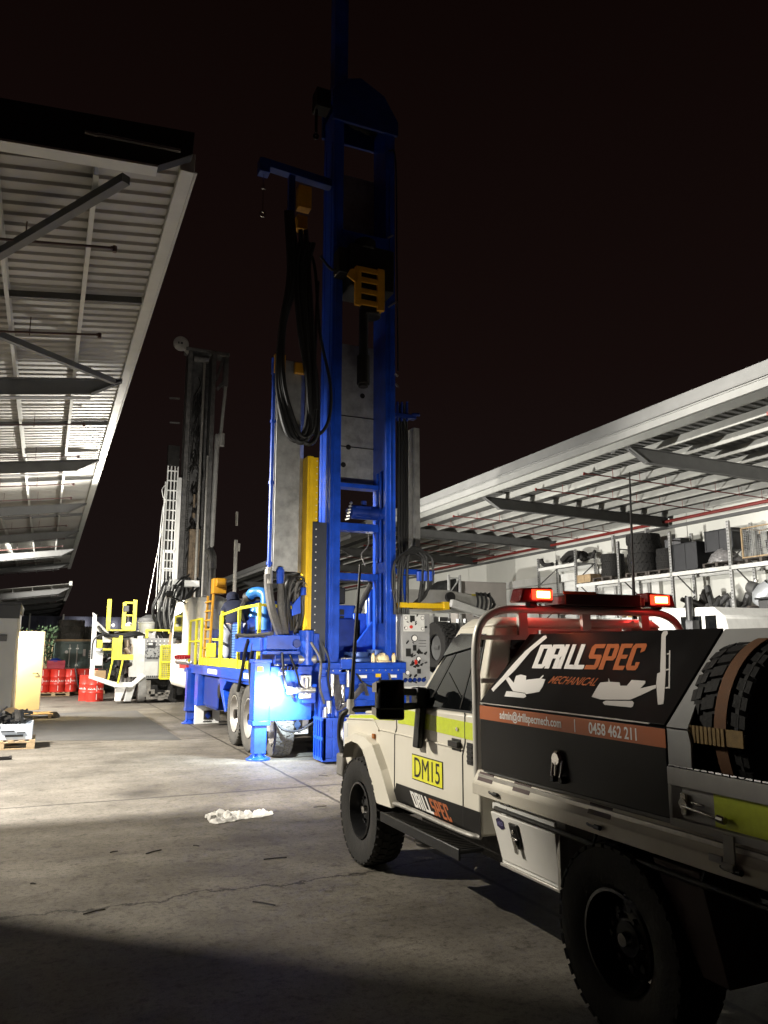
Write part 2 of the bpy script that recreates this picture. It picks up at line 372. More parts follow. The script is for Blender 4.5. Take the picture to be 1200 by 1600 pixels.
def canopy(name, label, cat, xe, xw, ze, zw, y0, y1, rafters, purlins, pm, rm, fm, pipes=(), braces=(), fz=.24, taper=.35, pipe_m=REDP, pipe_end=.75, fasc_w=.16, pdepth=.2, inset=0.0, sheet=None):
    t = thing(name, label, cat, (xw, (y0 + y1) / 2, 0)); sg = 1 if xe > xw else -1
    Z = lambda x: ze + (zw - ze) * (x - xe) / (xw - xe)
    corrugated(y0, y1, xe - sg * .03, ze, xw, zw).build('roof_sheet', sheet or GALVR, t, smooth=0, recalc=False)
    b = MB(); b.box(xe - sg * fasc_w, xe, y0, y1, ze - fz * .42, ze + fz * .58); b.box(xe, xe + sg * .03, y0, y1, ze - fz * .42, ze - fz * .34)
    b.build('fascia', fm, t, .008)
    for x in purlins:
        b = MB(); z = Z(x) - .005
        b.box(x - .028, x + .028, y0 + .1, y1 - .1, z - .006, z); b.box(x - .028, x - .022, y0 + .1, y1 - .1, z - pdepth, z - .006); b.box(x - .022, x + .03, y0 + .1, y1 - .1, z - pdepth, z - pdepth + .006)
        b.build('purlin', pm, t, smooth=0)
    for y in rafters:
        zo = pdepth + .005; xs = xe - sg * (fasc_w + inset); xi = xw; d = .36
        b = MB()
        b.prism([(xs, Z(xs) - zo), (xs - sg * .02, Z(xs) - zo - .08), (xs - sg * .55, Z(xs) - zo - d), (xi, Z(xi) - zo - d), (xi, Z(xi) - zo)], 'y', y - .006, y + .006)
        for dz in (0, -d):
            x0 = xs - sg * (.0 if dz == 0 else .55)
            b.hexa([(x0, y - .09, Z(x0) - zo + dz - .012), (xi, y - .09, Z(xi) - zo + dz - .012), (xi, y + .09, Z(xi) - zo + dz - .012), (x0, y + .09, Z(x0) - zo + dz - .012), (x0, y - .09, Z(x0) - zo + dz), (xi, y - .09, Z(xi) - zo + dz), (xi, y + .09, Z(xi) - zo + dz), (x0, y + .09, Z(x0) - zo + dz)])
        b.bar((xs, y, Z(xs) - zo - .04), (xs - sg * .55, y, Z(xs) - zo - d), .18, .012)
        b.build('rafter', rm, t, smooth=0)
    for y in pipes:
        b = MB(); xs = xe - sg * pipe_end; z0 = Z(xs) - pdepth - .07; z1 = Z(xw) - pdepth - .07
        b.cyl((xs, y, z0), (xw, y, z1), .018, n=8); b.cyl((xs + sg * .03, y, z0 - .05), (xs + sg * .03, y, z0 + .03), .03, n=8)
        b.cyl((xs - sg * .02, y, z0), (xs + sg * .05, y, z0), .026, n=8)
        k = 1
        while abs(xw - xs) > 1.0 * k:
            x = xs - sg * 1.0 * k; z = z0 + (z1 - z0) * (x - xs) / (xw - xs); b.cyl((x, y, z - .05), (x, y, z + .26), .008, n=6); k += 1
        b.build('sprinkler_pipe', pipe_m, t)
    for (xa, ya, xb, yb) in braces:
        b = MB(); b.bar((xa, ya, Z(xa) - pdepth - .10), (xb, yb, Z(xb) - pdepth - .10), .10, .10); b.build('brace', BEAMD , t, smooth=0)
    return t

LRAFT = [15.2, 22.2, 29.2, 36.2, 43.2, 50.2]
lc = canopy('canopy_roof', 'long corrugated steel canopy above the site cabin with grey beams and a black end parapet', 'canopy', 1.18, -6.0, 7.2, 6.27, 8.1, 55.5,
            LRAFT, [.15, -.85, -1.85, -2.85, -3.85, -4.85], BEAML, BEAMD, BEAML,
            pipes=[9.7, 12.7, 18.2, 21.4, 25.2, 27.6, 31, 34, 38, 41, 45, 48], pipe_m=mat('dark red brown pipe', (.06, .025, .022), .5, 0, .2, 5),
            braces=[(.45, 8.05, -2.3, 12.2), (.85, 15.0, -2.3, 11.2)])
b = MB()
for y in (11.75, 18.9, 25.4, 32.6, 39.6, 46.6): b.box(1.0, -5.9, y - .03, y + .03, 7.02, 7.14)
for o_ in [b]:
    # bridging angle between purlins, follows the fall of the roof
    vs = []
    bb = MB()
    for y in (11.75, 18.9, 25.4, 32.6, 39.6, 46.6): bb.bar((1.0, y, 7.2 - .024 - .06), (-5.9, y, 6.27 + .013 - .06), .06, .10)
    bb.build('bridging_angle', BEAMD, lc, smooth=0)
pe = [PY(x, y, 7.6) for x, y in ((0, 150), (305, 205), (302, 240), (247, 257), (0, 215))]; fall = lambda p, q_: p.z - (q_.z - p.z) / (q_.x - p.x) * (p.x + 6)
zt_l, zb_l = fall(pe[0], pe[1]), fall(pe[4], pe[3])
b = MB(); b.prism([(-6, zb_l), (-6, zt_l)] + [(p.x, p.z) for p in (pe[1], pe[2], pe[3])], 'y', 7.62, 7.76)
b.build('end_beam', mat('black end beam paint', (.012, .012, .012), .6, 0, .2, 2), lc, .006)
b = MB(); b.hexa([(-6, 7.60, zb_l - .03), (pe[3].x, 7.60, pe[3].z - .03), (pe[3].x, 7.78, pe[3].z - .03), (-6, 7.78, zb_l - .03), (-6, 7.60, zb_l - .004), (pe[3].x, 7.60, pe[3].z - .004), (pe[3].x, 7.78, pe[3].z - .004), (-6, 7.78, zb_l - .004)]); b.build('end_beam_flange', BEAML, lc)
p, q_ = PY(152, 211, 7.59), PY(282, 237, 7.59); b = MB(); b.bar(p, q_, .03, .012); b.bar(p + Vector((0, -.01, .02)), q_ + Vector((0, -.01, .02)), .008, .008); b.cyl(p, p + Vector((-.12, 0, .0)), .02, n=8); b.build('tube_light', GALV, lc)

# far canopy on the left
d_ = PX(113, 912, 1.18); FY = d_.y
canopy('far_canopy_roof', 'small canopy roof beyond the long one, above the container end of the yard', 'canopy', 1.18, -6.0, d_.z, d_.z - .9, FY, FY + 46, [FY + .2, FY + 8, FY + 16, FY + 24, FY + 32, FY + 40],
       [.15, -.85, -1.85, -2.85, -3.85, -4.85], BEAML, BEAMD, BEAML, pipes=[FY + 5, FY + 12, FY + 20])

# left building behind the canopy
lb = thing('storage_shed', 'long shed wall behind the site cabin, carrying the canopy with the black end beam', 'building', (-6.2, 30, 0))
b = MB(); b.box(-6.4, -6.02, 7, 110, 0, 7.4); b.build('wall', WALLP, lb)
for y in (12, 24, 36):
    b = MB(); b.box(-6.02, -5.95, y, y + 4.2, 0, 4.6); b.build('roller_door', GALV, lb, .01)

# right canopy
RRAFT = [0.7, 7.75, 14.8, 21.85, 28.9, 35.95, 43, 50, 57]
rc = canopy('canopy_roof', 'broad corrugated canopy above the pallet rack with pale purlins and red sprinkler pipes', 'canopy', 12.25, 21.15, 7.06, 6.86, -3, 66,
            RRAFT, [13.1 + .98 * i for i in range(9)], mat('grey purlin', (.36, .36, .335), .5, .25, .12, 3), BEAMD, FASC, inset=.75, sheet=mat('dull grey roof sheet', (.105, .105, .10), .6, .2, .2, 1.2, dirt=.3, dcol=(.06, .055, .05)),
            pipes=[4.5, 11.2, 17.4, 19.8, 25.2, 27.3, 32.2, 34.2, 39, 46], pipe_end=1.6, fz=.30)
b = MB(); b.box(12.30, 12.40, -3, 66, 6.74, 6.925); b.box(12.262, 12.30, -3, 66, 6.90, 6.925); b.build('gutter_lining', mat('mid grey gutter', (.22, .22, .21), .5, .1, .1, 2), rc, smooth=0)
b = MB(); b.cyl((20.9, -3, 6.47), (20.9, 66, 6.47), .06, n=10)
b.build('main_pipe', REDP, rc)
b = MB()
for i in range(7):
    for y in RRAFT[1:6]:
        x = 13.1 + .98 * i; z = 7.06 - .20 * (x - 12.25) / 8.9 - .1
        b.bar((x + .02, y + .12, z + .02), (x + .02, y + .62, z - .10), .004, .16)
b.build('purlin_cleat', BEAMD, rc, smooth=0)

# right building
rb = thing('workshop_building', 'white panel walled workshop with a roller door behind the pallet rack', 'building', (21.3, 30, 0))
b = MB()
for i in range(9): b.box(21.2, 21.45, -3 + i * 8.0 + .012, 5 + i * 8.0 - .012, 0, 6.9)
b.build('wall', WALLP, rb, .004)
dl = PX(705, 890, 21.2); dr = PX(850, 868, 21.2)
b = MB(); z1 = 4.75
for i in range(24): b.box(21.17, 21.19, 22.8, dl.y - .3, z1 * i / 24 + .008, z1 * (i + 1) / 24)
b.build('roller_door', WHT, rb, .003)
b = MB(); b.box(21.02, 21.19, 22.4, 22.8, 0, z1); b.box(21.02, 21.19, dl.y - .3, dl.y, 0, z1); b.box(20.95, 21.19, 22.3, dl.y + .1, z1, z1 + .35)
b.build('door_frame', WHT, rb, .01)
for y in (PX(1010, 840, 21.1).y, PX(957, 835, 21.1).y, PX(708, 890, 21.1).y + 2.6):
    b = MB(); b.cyl((21.1, y, 0), (21.1, y, 6.4), .06, n=10); b.build('downpipe', GALV, rb)
b = MB(); b.cyl((21.17, -3, 5.05), (21.17, 22, 5.05), .012, n=6); b.build('wall_cable', INK, rb)
b = MB(); b.box(21.05, 21.198, -3, 66, 6.24, 6.34); b.build('wall_angle', BEAMD, rb)

# far end: dark cladding band and boundary
fb = thing('far_building', 'low dark blue clad shed closing the far end of the yard', 'building', (0, 62, 0))
b = MB(); b.box(-6, 14, 62, 70, 0, 3.0); b.build('wall', mat('pale block wall', (.30, .29, .26), .8, 0, .15, 1), fb)
b = MB()
for i in range(40): b.box(-6.2 + i * .51, -6.2 + i * .51 + .49, 61.8, 62.0, 3.0, 4.2)
b.build('cladding_band', FENCE, fb)
for x in (1.05, 3.3, 5.6, -1.2, -3.4):
    b = MB(); b.box(x, x + .10, 61.62, 61.78, 0, 4.35); b.build('wall_post', BEAML, fb)
for x in (2.4, 4.6, 6.8): MB().lathe([(.001, -.1), (.09, -.1), (.12, 0), (.001, 0)], (x, 61.75, 3.6), 'y', 12).build('wall_light', mat('lit bulkhead lamp', (1, .95, .85), .4, emit=(1, .92, .8), estr=1.2), fb); o = lamp('wall_light_glow', 'POINT', (0, 0, 0), 55, (1, .93, .85), .1); o.parent = fb; o.location = Vector((x, 61.2, 3.6)) - fb.location

# shipping container, its tyres
ct = thing('shipping_container', 'dark green shipping container with locking bars behind the red barrels', 'container', (1.65, 38, 0))
b = MB(); b.box(.45, 2.9, 36.08, 42, .12, 2.1)
for i in range(22): b.box(.42, .45, 36.3 + i * .26, 36.44 + i * .26, .2, 2.02)
b.build('body', CONT, ct, .01)
for x0, x1 in ((.52, 1.66), (1.70, 2.84)):
    b = MB(); b.box(x0, x1, 36.03, 36.08, .22, 2.02)
    for z in (.45, .95, 1.5): b.box(x0 + .08, x1 - .08, 36.015, 36.03, z, z + .34)
    b.build('container_door', CONT, ct, .006)
b = MB()
for x in (.42, 2.84): b.box(x, x + .09, 36.0, 36.1, .1, 2.12)
b.box(.42, 2.93, 36.0, 36.1, 2.03, 2.13); b.box(.42, 2.93, 36.0, 36.1, .1, .2); b.build('corner_frame', CONT, ct, .01)
for x in (.98, 1.28, 1.95, 2.35):
    b = MB(); b.cyl((x, 35.99, .2), (x, 35.99, 2.0), .024, n=8)
    for z in (.4, 1.1, 1.8): b.box(x - .05, x + .05, 35.975, 36.03, z, z + .05)
    b.build('locking_bar', ALU, ct)
for bb_ in [(.75, 1.05, .98, 1.02), (1.52, 1.62, 1.5, 1.8)] + [(1.75, 2.2 - .05 * i, 1.7 - i * .09, 1.74 - i * .09) for i in range(4)]: MB().box(bb_[0], bb_[1], 36.005, 36.012, bb_[2], bb_[3]).build('door_marking', GREYL, ct)
MB().lathe([(.001, -.01), (.07, -.01), (.07, 0), (.001, 0)], (.86, 36.01, 1.68), 'y', 12).build('door_marking', GREYL, ct)
pk = thing('timber_plank', 'pale timber plank lying across the container roof edge', 'plank', (1.6, 36.2, 2.14))
MB().box(.4, 3.0, 35.95, 36.5, 2.135, 2.22).build('board', WOOD, pk, .006)
def flat_tyre(name, label, grp, loc, rad, w, m=RUBBERD, lugs=26):
    b = tyre_mb((0, 0, 0), rad, w, 'z', lugs, rad * .55, .02, 40); b.v = [(p[0], p[1], p[2] + w / 2 * 1.0) for p in b.v]
    t = thing(name, label, 'tyre', (0, 0, 0), grp); b.build('tread', m, t); b2 = MB(); b2.lathe([(rad * .56, w * .14), (rad * .62, w * .06), (rad * .62, w * .94), (rad * .56, w * .86)], (0, 0, 0), 'z', 32)
    o = b2.build('inner_liner', RUBBER, t); t.location = loc; return t
ty = flat_tyre('stacked_tyre', 'bottom tyre of the taller stack on the green container roof', 'tyres on the container', (1.02, 36.9, 2.22), .56, .28)
dup(ty, (1.05, 36.92, 2.50), 'middle tyre of the taller stack on the green container roof', .4)
dup(ty, (1.0, 36.88, 2.78), 'top tyre of the taller stack on the green container roof', .9)
ty2 = dup(ty, (2.02, 36.95, 2.22), 'lower tyre of the shorter stack on the green container roof', 1.3)
dup(ty, (2.0, 36.9, 2.50), 'upper tyre of the shorter stack on the green container roof', 1.9)

# barrels
def pallet(loc, label, grp=None, dims=(1.17, 1.0, .15), m=WOOD, boards=7):
    t = thing('timber_pallet', label, 'pallet', loc, grp); X, Y, Z = dims
    b = MB()
    for i in range(boards): x = -X / 2 + i * (X - .1) / (boards - 1); b.box(x, x + .1, -Y / 2, Y / 2, Z - .022, Z)
    b.v = [(p[0] + loc[0], p[1] + loc[1], p[2] + loc[2]) for p in b.v]; b.build('deck_boards', m, t, .003)
    b = MB()
    for i in range(3): y = -Y / 2 + i * (Y - .1) / 2; b.box(-X / 2, X / 2, y, y + .1, Z - .045, Z - .024); b.box(-X / 2, X / 2, y, y + .1, 0, .02)
    b.v = [(p[0] + loc[0], p[1] + loc[1], p[2] + loc[2]) for p in b.v]; b.build('runner', m, t, .003)
    for i in range(3):
        for j in range(3): x = -X / 2 + i * (X - .14) / 2 + loc[0]; y = -Y / 2 + j * (Y - .1) / 2 + loc[1]; MB().box(x, x + .14, y, y + .1, loc[2] + .022, loc[2] + Z - .047).build('block', m, t, .003)
    return t
def barrel(label):
    t = thing('steel_drum', label, 'barrel', (0, 0, 0), 'red steel drums')
    b = MB(); r = .286; p = [(.001, .02), (r - .02, .02), (r - .02, 0), (r, 0), (r, .02)]
    for z in (.30, .58): p += [(r, z - .03), (r + .012, z), (r, z + .03)]
    p += [(r, .85), (r + .006, .87), (r - .012, .88), (r - .015, .86), (.001, .86)]
    b.lathe(p, (0, 0, 0), 'z', 32).build('shell', REDB, t)
    b = MB(); b.lathe([(.001, .862), (.03, .862), (.03, .878), (.001, .878)], (.17, .1, 0), 'z', 12); b.build('bung', ALU, t)
    b = MB()                                      # white stripe and a broken white line of print round the belly
    def patch(a0, a1, z0, z1):
        n = 4; rr = r + .004
        v = []
        for i in range(n + 1): a = R(a0 + (a1 - a0) * i / n); v += [(rr * math.cos(a), rr * math.sin(a), z0), (rr * math.cos(a), rr * math.sin(a), z1)]
        b.add(v, [(2 * i, 2 * i + 2, 2 * i + 3, 2 * i + 1) for i in range(n)])
    patch(-87, -83, .06, .26); patch(-87, -83, .34, .54); patch(-87, -83, .62, .84)
    for i, wd in enumerate((5, 3, 6, 3, 4, 6, 3)): patch(-150 + i * 9, -150 + i * 9 + wd, .40, .40 + .03 + .03 * (i % 2)); patch(-78 + i * 9, -78 + i * 9 + wd, .40, .40 + .03 + .03 * ((i + 1) % 2))
    b.build('white_print', WHITEL, t, smooth=0)
    return t
pallet((.42, 33.5, 0), 'timber pallet under the row of red drums beside the green container'); PALH = .15
br0 = barrel('first red drum of the row on the pallet, nearest the cabin door')
br0.location = (-.02, 33.42, PALH)
for (x, y, z, l) in [(.55, 33.4, PALH, 'second red drum in the front row on the pallet, facing the yard'), (.98, 33.55, PALH, 'third red drum in the front row on the pallet, farthest from the cabin'),
                     (.25, 34.05, PALH, 'red drum in the back row of the pallet, peeping between the front drums'), (1.55, 34.6, .12, 'red drum right behind the looping black hose'),
                     (1.98, 34.8, .12, 'red drum against the container, behind the leaning white frame'),
                     (1.72, 29.45, 0, 'front red drum standing alone under the white folded frame'), (1.50, 29.95, 0, 'red drum half hidden behind the lone front drum')]:
    dup(br0, (x, y, z), l, random.uniform(-.35, .35))
pallet((1.8, 34.7, -.0), 'timber pallet carrying the two drums against the container', None, (1.17, 1.0, .12))
t = thing('red_crate', 'red crate with rags sitting on top of the drum row', 'crate', (.45, 33.7, 1.03))
b = MB(); b.box(.12, .78, 33.45, 33.95, 1.04, 1.07); b.box(.12, .78, 33.45, 33.48, 1.07, 1.35); b.box(.12, .78, 33.92, 33.95, 1.07, 1.35); b.box(.12, .15, 33.48, 33.92, 1.07, 1.35); b.box(.75, .78, 33.48, 33.92, 1.07, 1.35)
for z in (1.13, 1.22): b.box(.12, .78, 33.435, 33.45, z, z + .025)
b.build('tub', mat('dull red plastic', (.32, .03, .05), .5, 0, .2, 6), t, .008)
b = MB(); b.lathe([(.001, .12), (.12, .10), (.22, .04), (.27, -.04), (.001, -.05)], (.42, 33.7, 1.34), 'z', 14); b.build('rag_heap', BLUED, t)
t = thing('drum_hose', 'black hose looping down beside the red drums', 'hose', (1.3, 33.2, 0))
MB().tube(smoothpath([(1.15, 33.2, 1.1), (1.22, 33.1, .75), (1.3, 33.05, .4), (1.45, 33.0, .12), (1.75, 32.9, .05), (2.1, 33.0, .2)]), .028, 8).build('hose_loop', HOSE, t)
t = thing('shrub', 'dark leafy shrub growing behind the green container', 'shrub', (.2, 45, 0))
b = MB()
for i in range(520):
    p = Vector((random.gauss(.25, .55), 45 + random.gauss(0, .6), random.uniform(1.0, 3.0))); n = Vector((random.gauss(0, 1), random.gauss(0, 1), random.gauss(0, 1))).normalized(); u = n.orthogonal().normalized() * random.uniform(.06, .13); w = n.cross(u) * .5
    b.add([p - u, p + w, p + u, p - w], [(0, 1, 2, 3)])
b.build('foliage', LEAF, t, smooth=0, recalc=False)
b = MB()
for i in range(5): b.tube([(.2 + .05 * i, 45, 0), (.2 + .1 * (i - 2), 45.05, 1.1), (.2 + .22 * (i - 2), 45, 2.3)], [.04, .03, .012], 6)
b.build('stem', WOOD, t)

# office cabin with its open door
oc = thing('site_cabin', 'grey portable cabin with a charcoal roof band, its cream door open and lit from inside', 'cabin', (-2.2, 23, 0))
xo, xi = -.66, -.72; yd0, yd1 = 22.45, 23.25; zt = 2.86
b = MB(); b.box(-3.9, xo, 21.0, 21.06, .12, zt); b.box(-3.9, -3.84, 21.06, 23.96, .12, zt); b.box(-3.84, xo, 23.90, 23.96, .12, zt)
b.box(xi, xo, 21.06, yd0, .12, zt); b.box(xi, xo, yd1, 23.90, .12, zt); b.box(xi, xo, yd0, yd1, 2.25, zt)
b.box(-3.84, xi, 21.06, 23.90, .12, .2); b.box(-3.84, xi, 21.06, 23.90, zt - .06, zt)
for i in range(7): b.box(-3.6 + i * .42, -3.585 + i * .42, 20.994, 21.0, .14, zt - .35)
b.build('wall', CABIN, oc, .004)
b = MB(); b.box(-3.95, xo + .05, 20.94, 24.02, zt, zt + .06); b.box(-3.94, xo + .04, 20.95, 20.99, zt - .33, zt - .003); b.box(xo + .004, xo + .04, 20.99, 23.96, zt - .16, zt - .003); b.build('roof_band', DARKF, oc, .006)
b = MB(); b.box(-3.9, xo, 21.0, 23.96, 0, .115); b.build('skid_base', BEAMD, oc)
b = MB(); b.box(xo + .002, xo + .02, yd0 - .07, yd0, .2, 2.32); b.box(xo + .002, xo + .02, yd1, yd1 + .07, .2, 2.32); b.box(xo + .002, xo + .02, yd0, yd1, 2.25, 2.32); b.build('door_frame', ALU, oc, .003)
b = MB(); b.box(xo + .03, -.03, yd1 + .01, yd1 + .05, .18, 2.27); dd = b.build('door', DOORM, oc, .004)
b = MB(); b.cyl((-.14, yd1 + .01, 1.15), (-.14, yd1 - .04, 1.15), .02, n=10); b.bar((-.14, yd1 - .045, 1.15), (-.25, yd1 - .045, 1.15), .018); b.build('handle', CHROME, dd)
b = MB(); b.box(-.029, -.018, yd1 + .005, yd1 + .055, .18, 2.27); b.build('edge_strip', ALU, dd)
b = MB(); b.box(-1.18, -.86, 20.9, 20.993, 1.98, 2.14); b.box(-1.16, -.88, 20.86, 20.9, 2.0, 2.12); b.build('wall_socket_box', BEAMD, oc, .006)
b = MB(); b.box(-1.0, -.9, 21.8, 22.0, 2.66, 2.74); b.box(-2.0, -1.0, 22.6, 22.72, 2.72, 2.79); ll = b.build('ceiling_light', mat('lit office lamp', (1, .9, .7), .5, emit=(1, .80, .45), estr=9), oc)
o = lamp('cabin_light', 'POINT', (-.98, 22.62, 2.15), 520, (1, .76, .40), .06); o.parent = oc; o.location = Vector((-.98, 22.62, 2.15)) - oc.location
t = thing('timber_step', 'wooden step pallet lying under the open cabin door', 'step', (-.1, 22.9, 0))
b = MB()
for i in range(5): b.box(-.55, .32, 22.5 + i * .17, 22.64 + i * .17, .10, .125)
b.box(-.5, -.42, 22.5, 23.32, 0, .098); b.box(.2, .28, 22.5, 23.32, 0, .098); b.build('boards', WOOD, t, .004)
b = MB(); b.lathe([(.001, .16), (.08, .15), (.14, .08), (.17, .0), (.001, 0)], (.34, 22.8, 0), 'z', 10); b.build('debris_heap', GREASE, t)
t = thing('lumber_end', 'round timber disc leaning beside the cabin corner', 'timber', (-.62, 20.6, 0))
b = MB(); b.lathe([(.001, -.03), (.22, -.03), (.22, .03), (.001, .03)], (-.62, 20.6, .22), 'y', 24); b.build('disc', WOOD, t)

# pallet with a machine at the left edge
pallet((-.62, 16.35, 0), 'timber pallet holding the pale grey scrap crate before the cabin', None, (1.15, .95, .16))
t = thing('battery_crate', 'pale grey open crate of black scrap on a timber pallet before the cabin', 'crate', (-.62, 16.35, .16))
b = MB(); b.box(-1.15, -.10, 15.92, 15.95, .165, .44); b.box(-1.15, -.10, 16.75, 16.78, .165, .44); b.box(-1.15, -1.12, 15.95, 16.75, .165, .44); b.box(-.13, -.10, 15.95, 16.75, .165, .44); b.box(-1.12, -.13, 15.95, 16.75, .165, .18)
b.build('tray', mat('pale grey tub', (.52, .56, .62), .5, 0, .1, 6), t, .012)
b = MB(); b.box(-.55, -.25, 15.905, 15.918, .22, .26); b.box(-.36, -.22, 15.905, 15.918, .28, .30); b.box(-.62, -.40, 15.905, 15.918, .31, .33); b.build('print_line', INK, t)
b = MB()
for i in range(80):
    p = Vector((random.uniform(-1.05, -.2), random.uniform(16.0, 16.7), .40 + random.uniform(0, .22))); d = Vector((random.gauss(0, 1), random.gauss(0, 1), random.gauss(0, .5))).normalized() * random.uniform(.05, .16); b.bar(p - d, p + d, random.uniform(.02, .07))
b.build('scrap', GREASE, t)
t = thing('scrap_bolt', 'small black bolt lying on the concrete in front of the scrap crate pallet', 'bolt', (-.38, 13.4, 0))
b = MB(); p = PZ(4, 1188); b.bar((p.x - .08, p.y, .03), (p.x + .09, p.y + .03, .03), .05); b.cyl((p.x + .09, p.y + .03, .035), (p.x + .13, p.y + .04, .035), .035, n=6); b.build('shank', TWIG, t)

# litter
rg = PZ(372, 1277)
t = thing('rag', 'crumpled white rag lying flat on the concrete in front of the rig', 'rag', (rg.x, rg.y, 0))
from mathutils import noise as MN
b = MB(); nx, ny = 90, 40; vs = []; fs = []
for i in range(nx + 1):
    u = i / nx; wd = (.25 * (1 - u) ** .35 * min(1, (u + .02) * 9) ** .5 * (1 - .55 * max(0, u - .35) / .65) + .012)
    for j in range(ny + 1):
        v = j / ny * 2 - 1; edge = 1 + .22 * MN.noise(Vector((u * 7, 3 if v > 0 else 9, 0))); x = -.34 + .72 * u + .02 * MN.noise(Vector((v * 3, u * 6, 5))); y = v * wd * edge + .09 * (u - .5) + .05 * math.sin(u * 5)
        fold = abs(MN.noise(Vector((x * 9, y * 16, 1.3)))) * .085 + abs(MN.noise(Vector((x * 24, y * 30, 4.1)))) * .035
        vs.append((rg.x + x, rg.y + y, .006 + fold * (1 - abs(v) ** 4)))
for i in range(nx):
    for j in range(ny): a = i * (ny + 1) + j; fs.append((a, a + ny + 1, a + ny + 2, a + 1))
b.add(vs, fs); o = b.build('cloth', RAG, t, smooth=50); sm = o.modifiers.new('thickness', 'SOLIDIFY'); sm.thickness = .004
sticks = [((130, 1430), (164, 1422), 'short dark steel offcut lying nearest the camera'), ((395, 1410), (430, 1416), 'thin dark steel rod on the concrete between the two cracks'), ((412, 1344), (448, 1341), 'dark welding rod on the concrete directly below the white rag'),
          ((228, 1335), (252, 1329), 'dark welding rod on the dim concrete between the rag and the bolt'), ((172, 1333), (184, 1331), 'small dark nail near the middle of the dim concrete'), ((47, 1382), (55, 1382), 'tiny dark chip on the dim concrete, smallest of the scraps'),
          ((490, 1262), (510, 1260), 'dark sliver on the lit concrete between the rag and the ute'), ((498, 1212), (512, 1213), 'dark sliver on the lit concrete in front of the rig basket'), ((302, 1322), (311, 1323), 'stubby dark fleck on the dim concrete near the rag')]
for (p, q, l) in sticks:
    a = PZ(*p); c = PZ(*q); t = thing('steel_offcut', l, 'offcut', (a.x, a.y, 0), 'scrap rods on the concrete'); b = MB(); b.tube([(a.x, a.y, .007), ((a.x + c.x) / 2, (a.y + c.y) / 2 + .008, .008), (c.x, c.y, .007)], .005, 6); b.build('rod', TWIG, t)

# floodlight fixtures that make the yard light, with added plates that cut the beams
def floodlight(loc, tgt, label, flap):
    t = thing('floodlight', label, 'floodlight', loc, 'yard floodlights'); c = Vector(loc); d = (Vector(tgt) - c).normalized(); bk = c - d * .10
    b = MB(); s_ = d.cross(Vector((0, 0, 1))).normalized(); u = s_.cross(d)
    def q(a, v, w): return c + s_ * a + u * v + d * w
    b.hexa([q(-.22, -.16, -.22), q(.22, -.16, -.22), q(.22, .16, -.22), q(-.22, .16, -.22), q(-.22, -.16, -.12), q(.22, -.16, -.12), q(.22, .16, -.12), q(-.22, .16, -.12)])
    b.build('housing', BLACKP, t, .01)
    b = MB(); b.slab(flap, (Vector(flap[1]) - Vector(flap[0])).cross(Vector(flap[2]) - Vector(flap[0])).normalized(), .004); b.build('flap', BLACKP, t)  # unseen plate added to shape the edge of the light
    b = MB(); b.cyl(c - d * .22, (-6.02, c.y, c.z), .03, n=8); b.build('arm', BEAMD, t); return t
l0 = Vector(FL[0][0]); h = Vector((.757, -.653, 0)); sd = Vector((-.653, -.757, 0)); E0 = l0 + h * .6
floodlight(FL[0][0], FL[0][1], 'black floodlight on an arm under the left canopy nearest the vehicle', [E0 + Vector((0, 0, -.282)), E0 + sd * 1.1 + Vector((0, 0, -.085)), E0 + sd * 1.1 + Vector((0, 0, -1.5)), E0 + Vector((0, 0, -1.5))])
l1 = Vector(FL[1][0]); dv = (Vector((l1.x, 9.75, 0)) - l1).normalized(); ax_ = Vector((1, -.12, 0)).normalized(); up_ = ax_.cross(dv).normalized(); up_ = up_ if up_.z > 0 else -up_; E1 = l1 + dv * .5
floodlight(FL[1][0], FL[1][1], 'black floodlight on an arm under the left canopy opposite the blue rig', [E1 - ax_ * .9, E1 + ax_ * 2.0, E1 + ax_ * 2.0 + up_ * .6, E1 - ax_ * .9 + up_ * .6])
l2 = Vector(FL[2][0]); dv = (Vector((l2.x, 17.2, 0)) - l2).normalized(); up_ = Vector((1, 0, 0)).cross(dv).normalized(); up_ = up_ if up_.z > 0 else -up_; E2 = l2 + dv * .5
floodlight(FL[2][0], FL[2][1], 'black floodlight on an arm under the left canopy behind the lit cabin', [E2 + Vector((-.8, 0, 0)), E2 + Vector((1.6, 0, 0)), E2 + Vector((1.6, 0, 0)) + up_ * .6, E2 + Vector((-.8, 0, 0)) + up_ * .6])
c_ = Vector(FL[3][0]); floodlight(FL[3][0], FL[3][1], 'added unseen floodlight at the near end of the left shed, brightening the workshop wall', [c_ + Vector(p) for p in ((-.1, -.3, -.25), (-.1, -.3, .2), (.3, -.3, .2), (.3, -.3, -.25))])

c_ = Vector(FL[4][0]); floodlight(FL[4][0], FL[4][1], 'added unseen floodlight far down the long shed, brightening the far end of the rack canopy', [c_ + Vector(p) for p in ((-.1, -.3, -.25), (-.1, -.3, .2), (.3, -.3, .2), (.3, -.3, -.25))])

# ================================================================== BLUE DRILL RIG
rig = thing('drill_rig', 'blue truck mounted drill rig with its tall mast raised and yellow handrails', 'drill rig', (4.6, 16, 0))
XL, XR = 3.35, 5.85; YM = 12.6
def part(mb, name, m, bevel=.006, parent=rig, **k): return mb.build(name, m, parent, bevel, **k)
def rect(b, x0, y0, x1, y1, Y0, Y1):                      # front-on box measured at plane Y0
    a, c = PY(x0, y0, Y0), PY(x1, y1, Y0); return b.box(a.x, c.x, Y0, Y1, c.z, a.z)
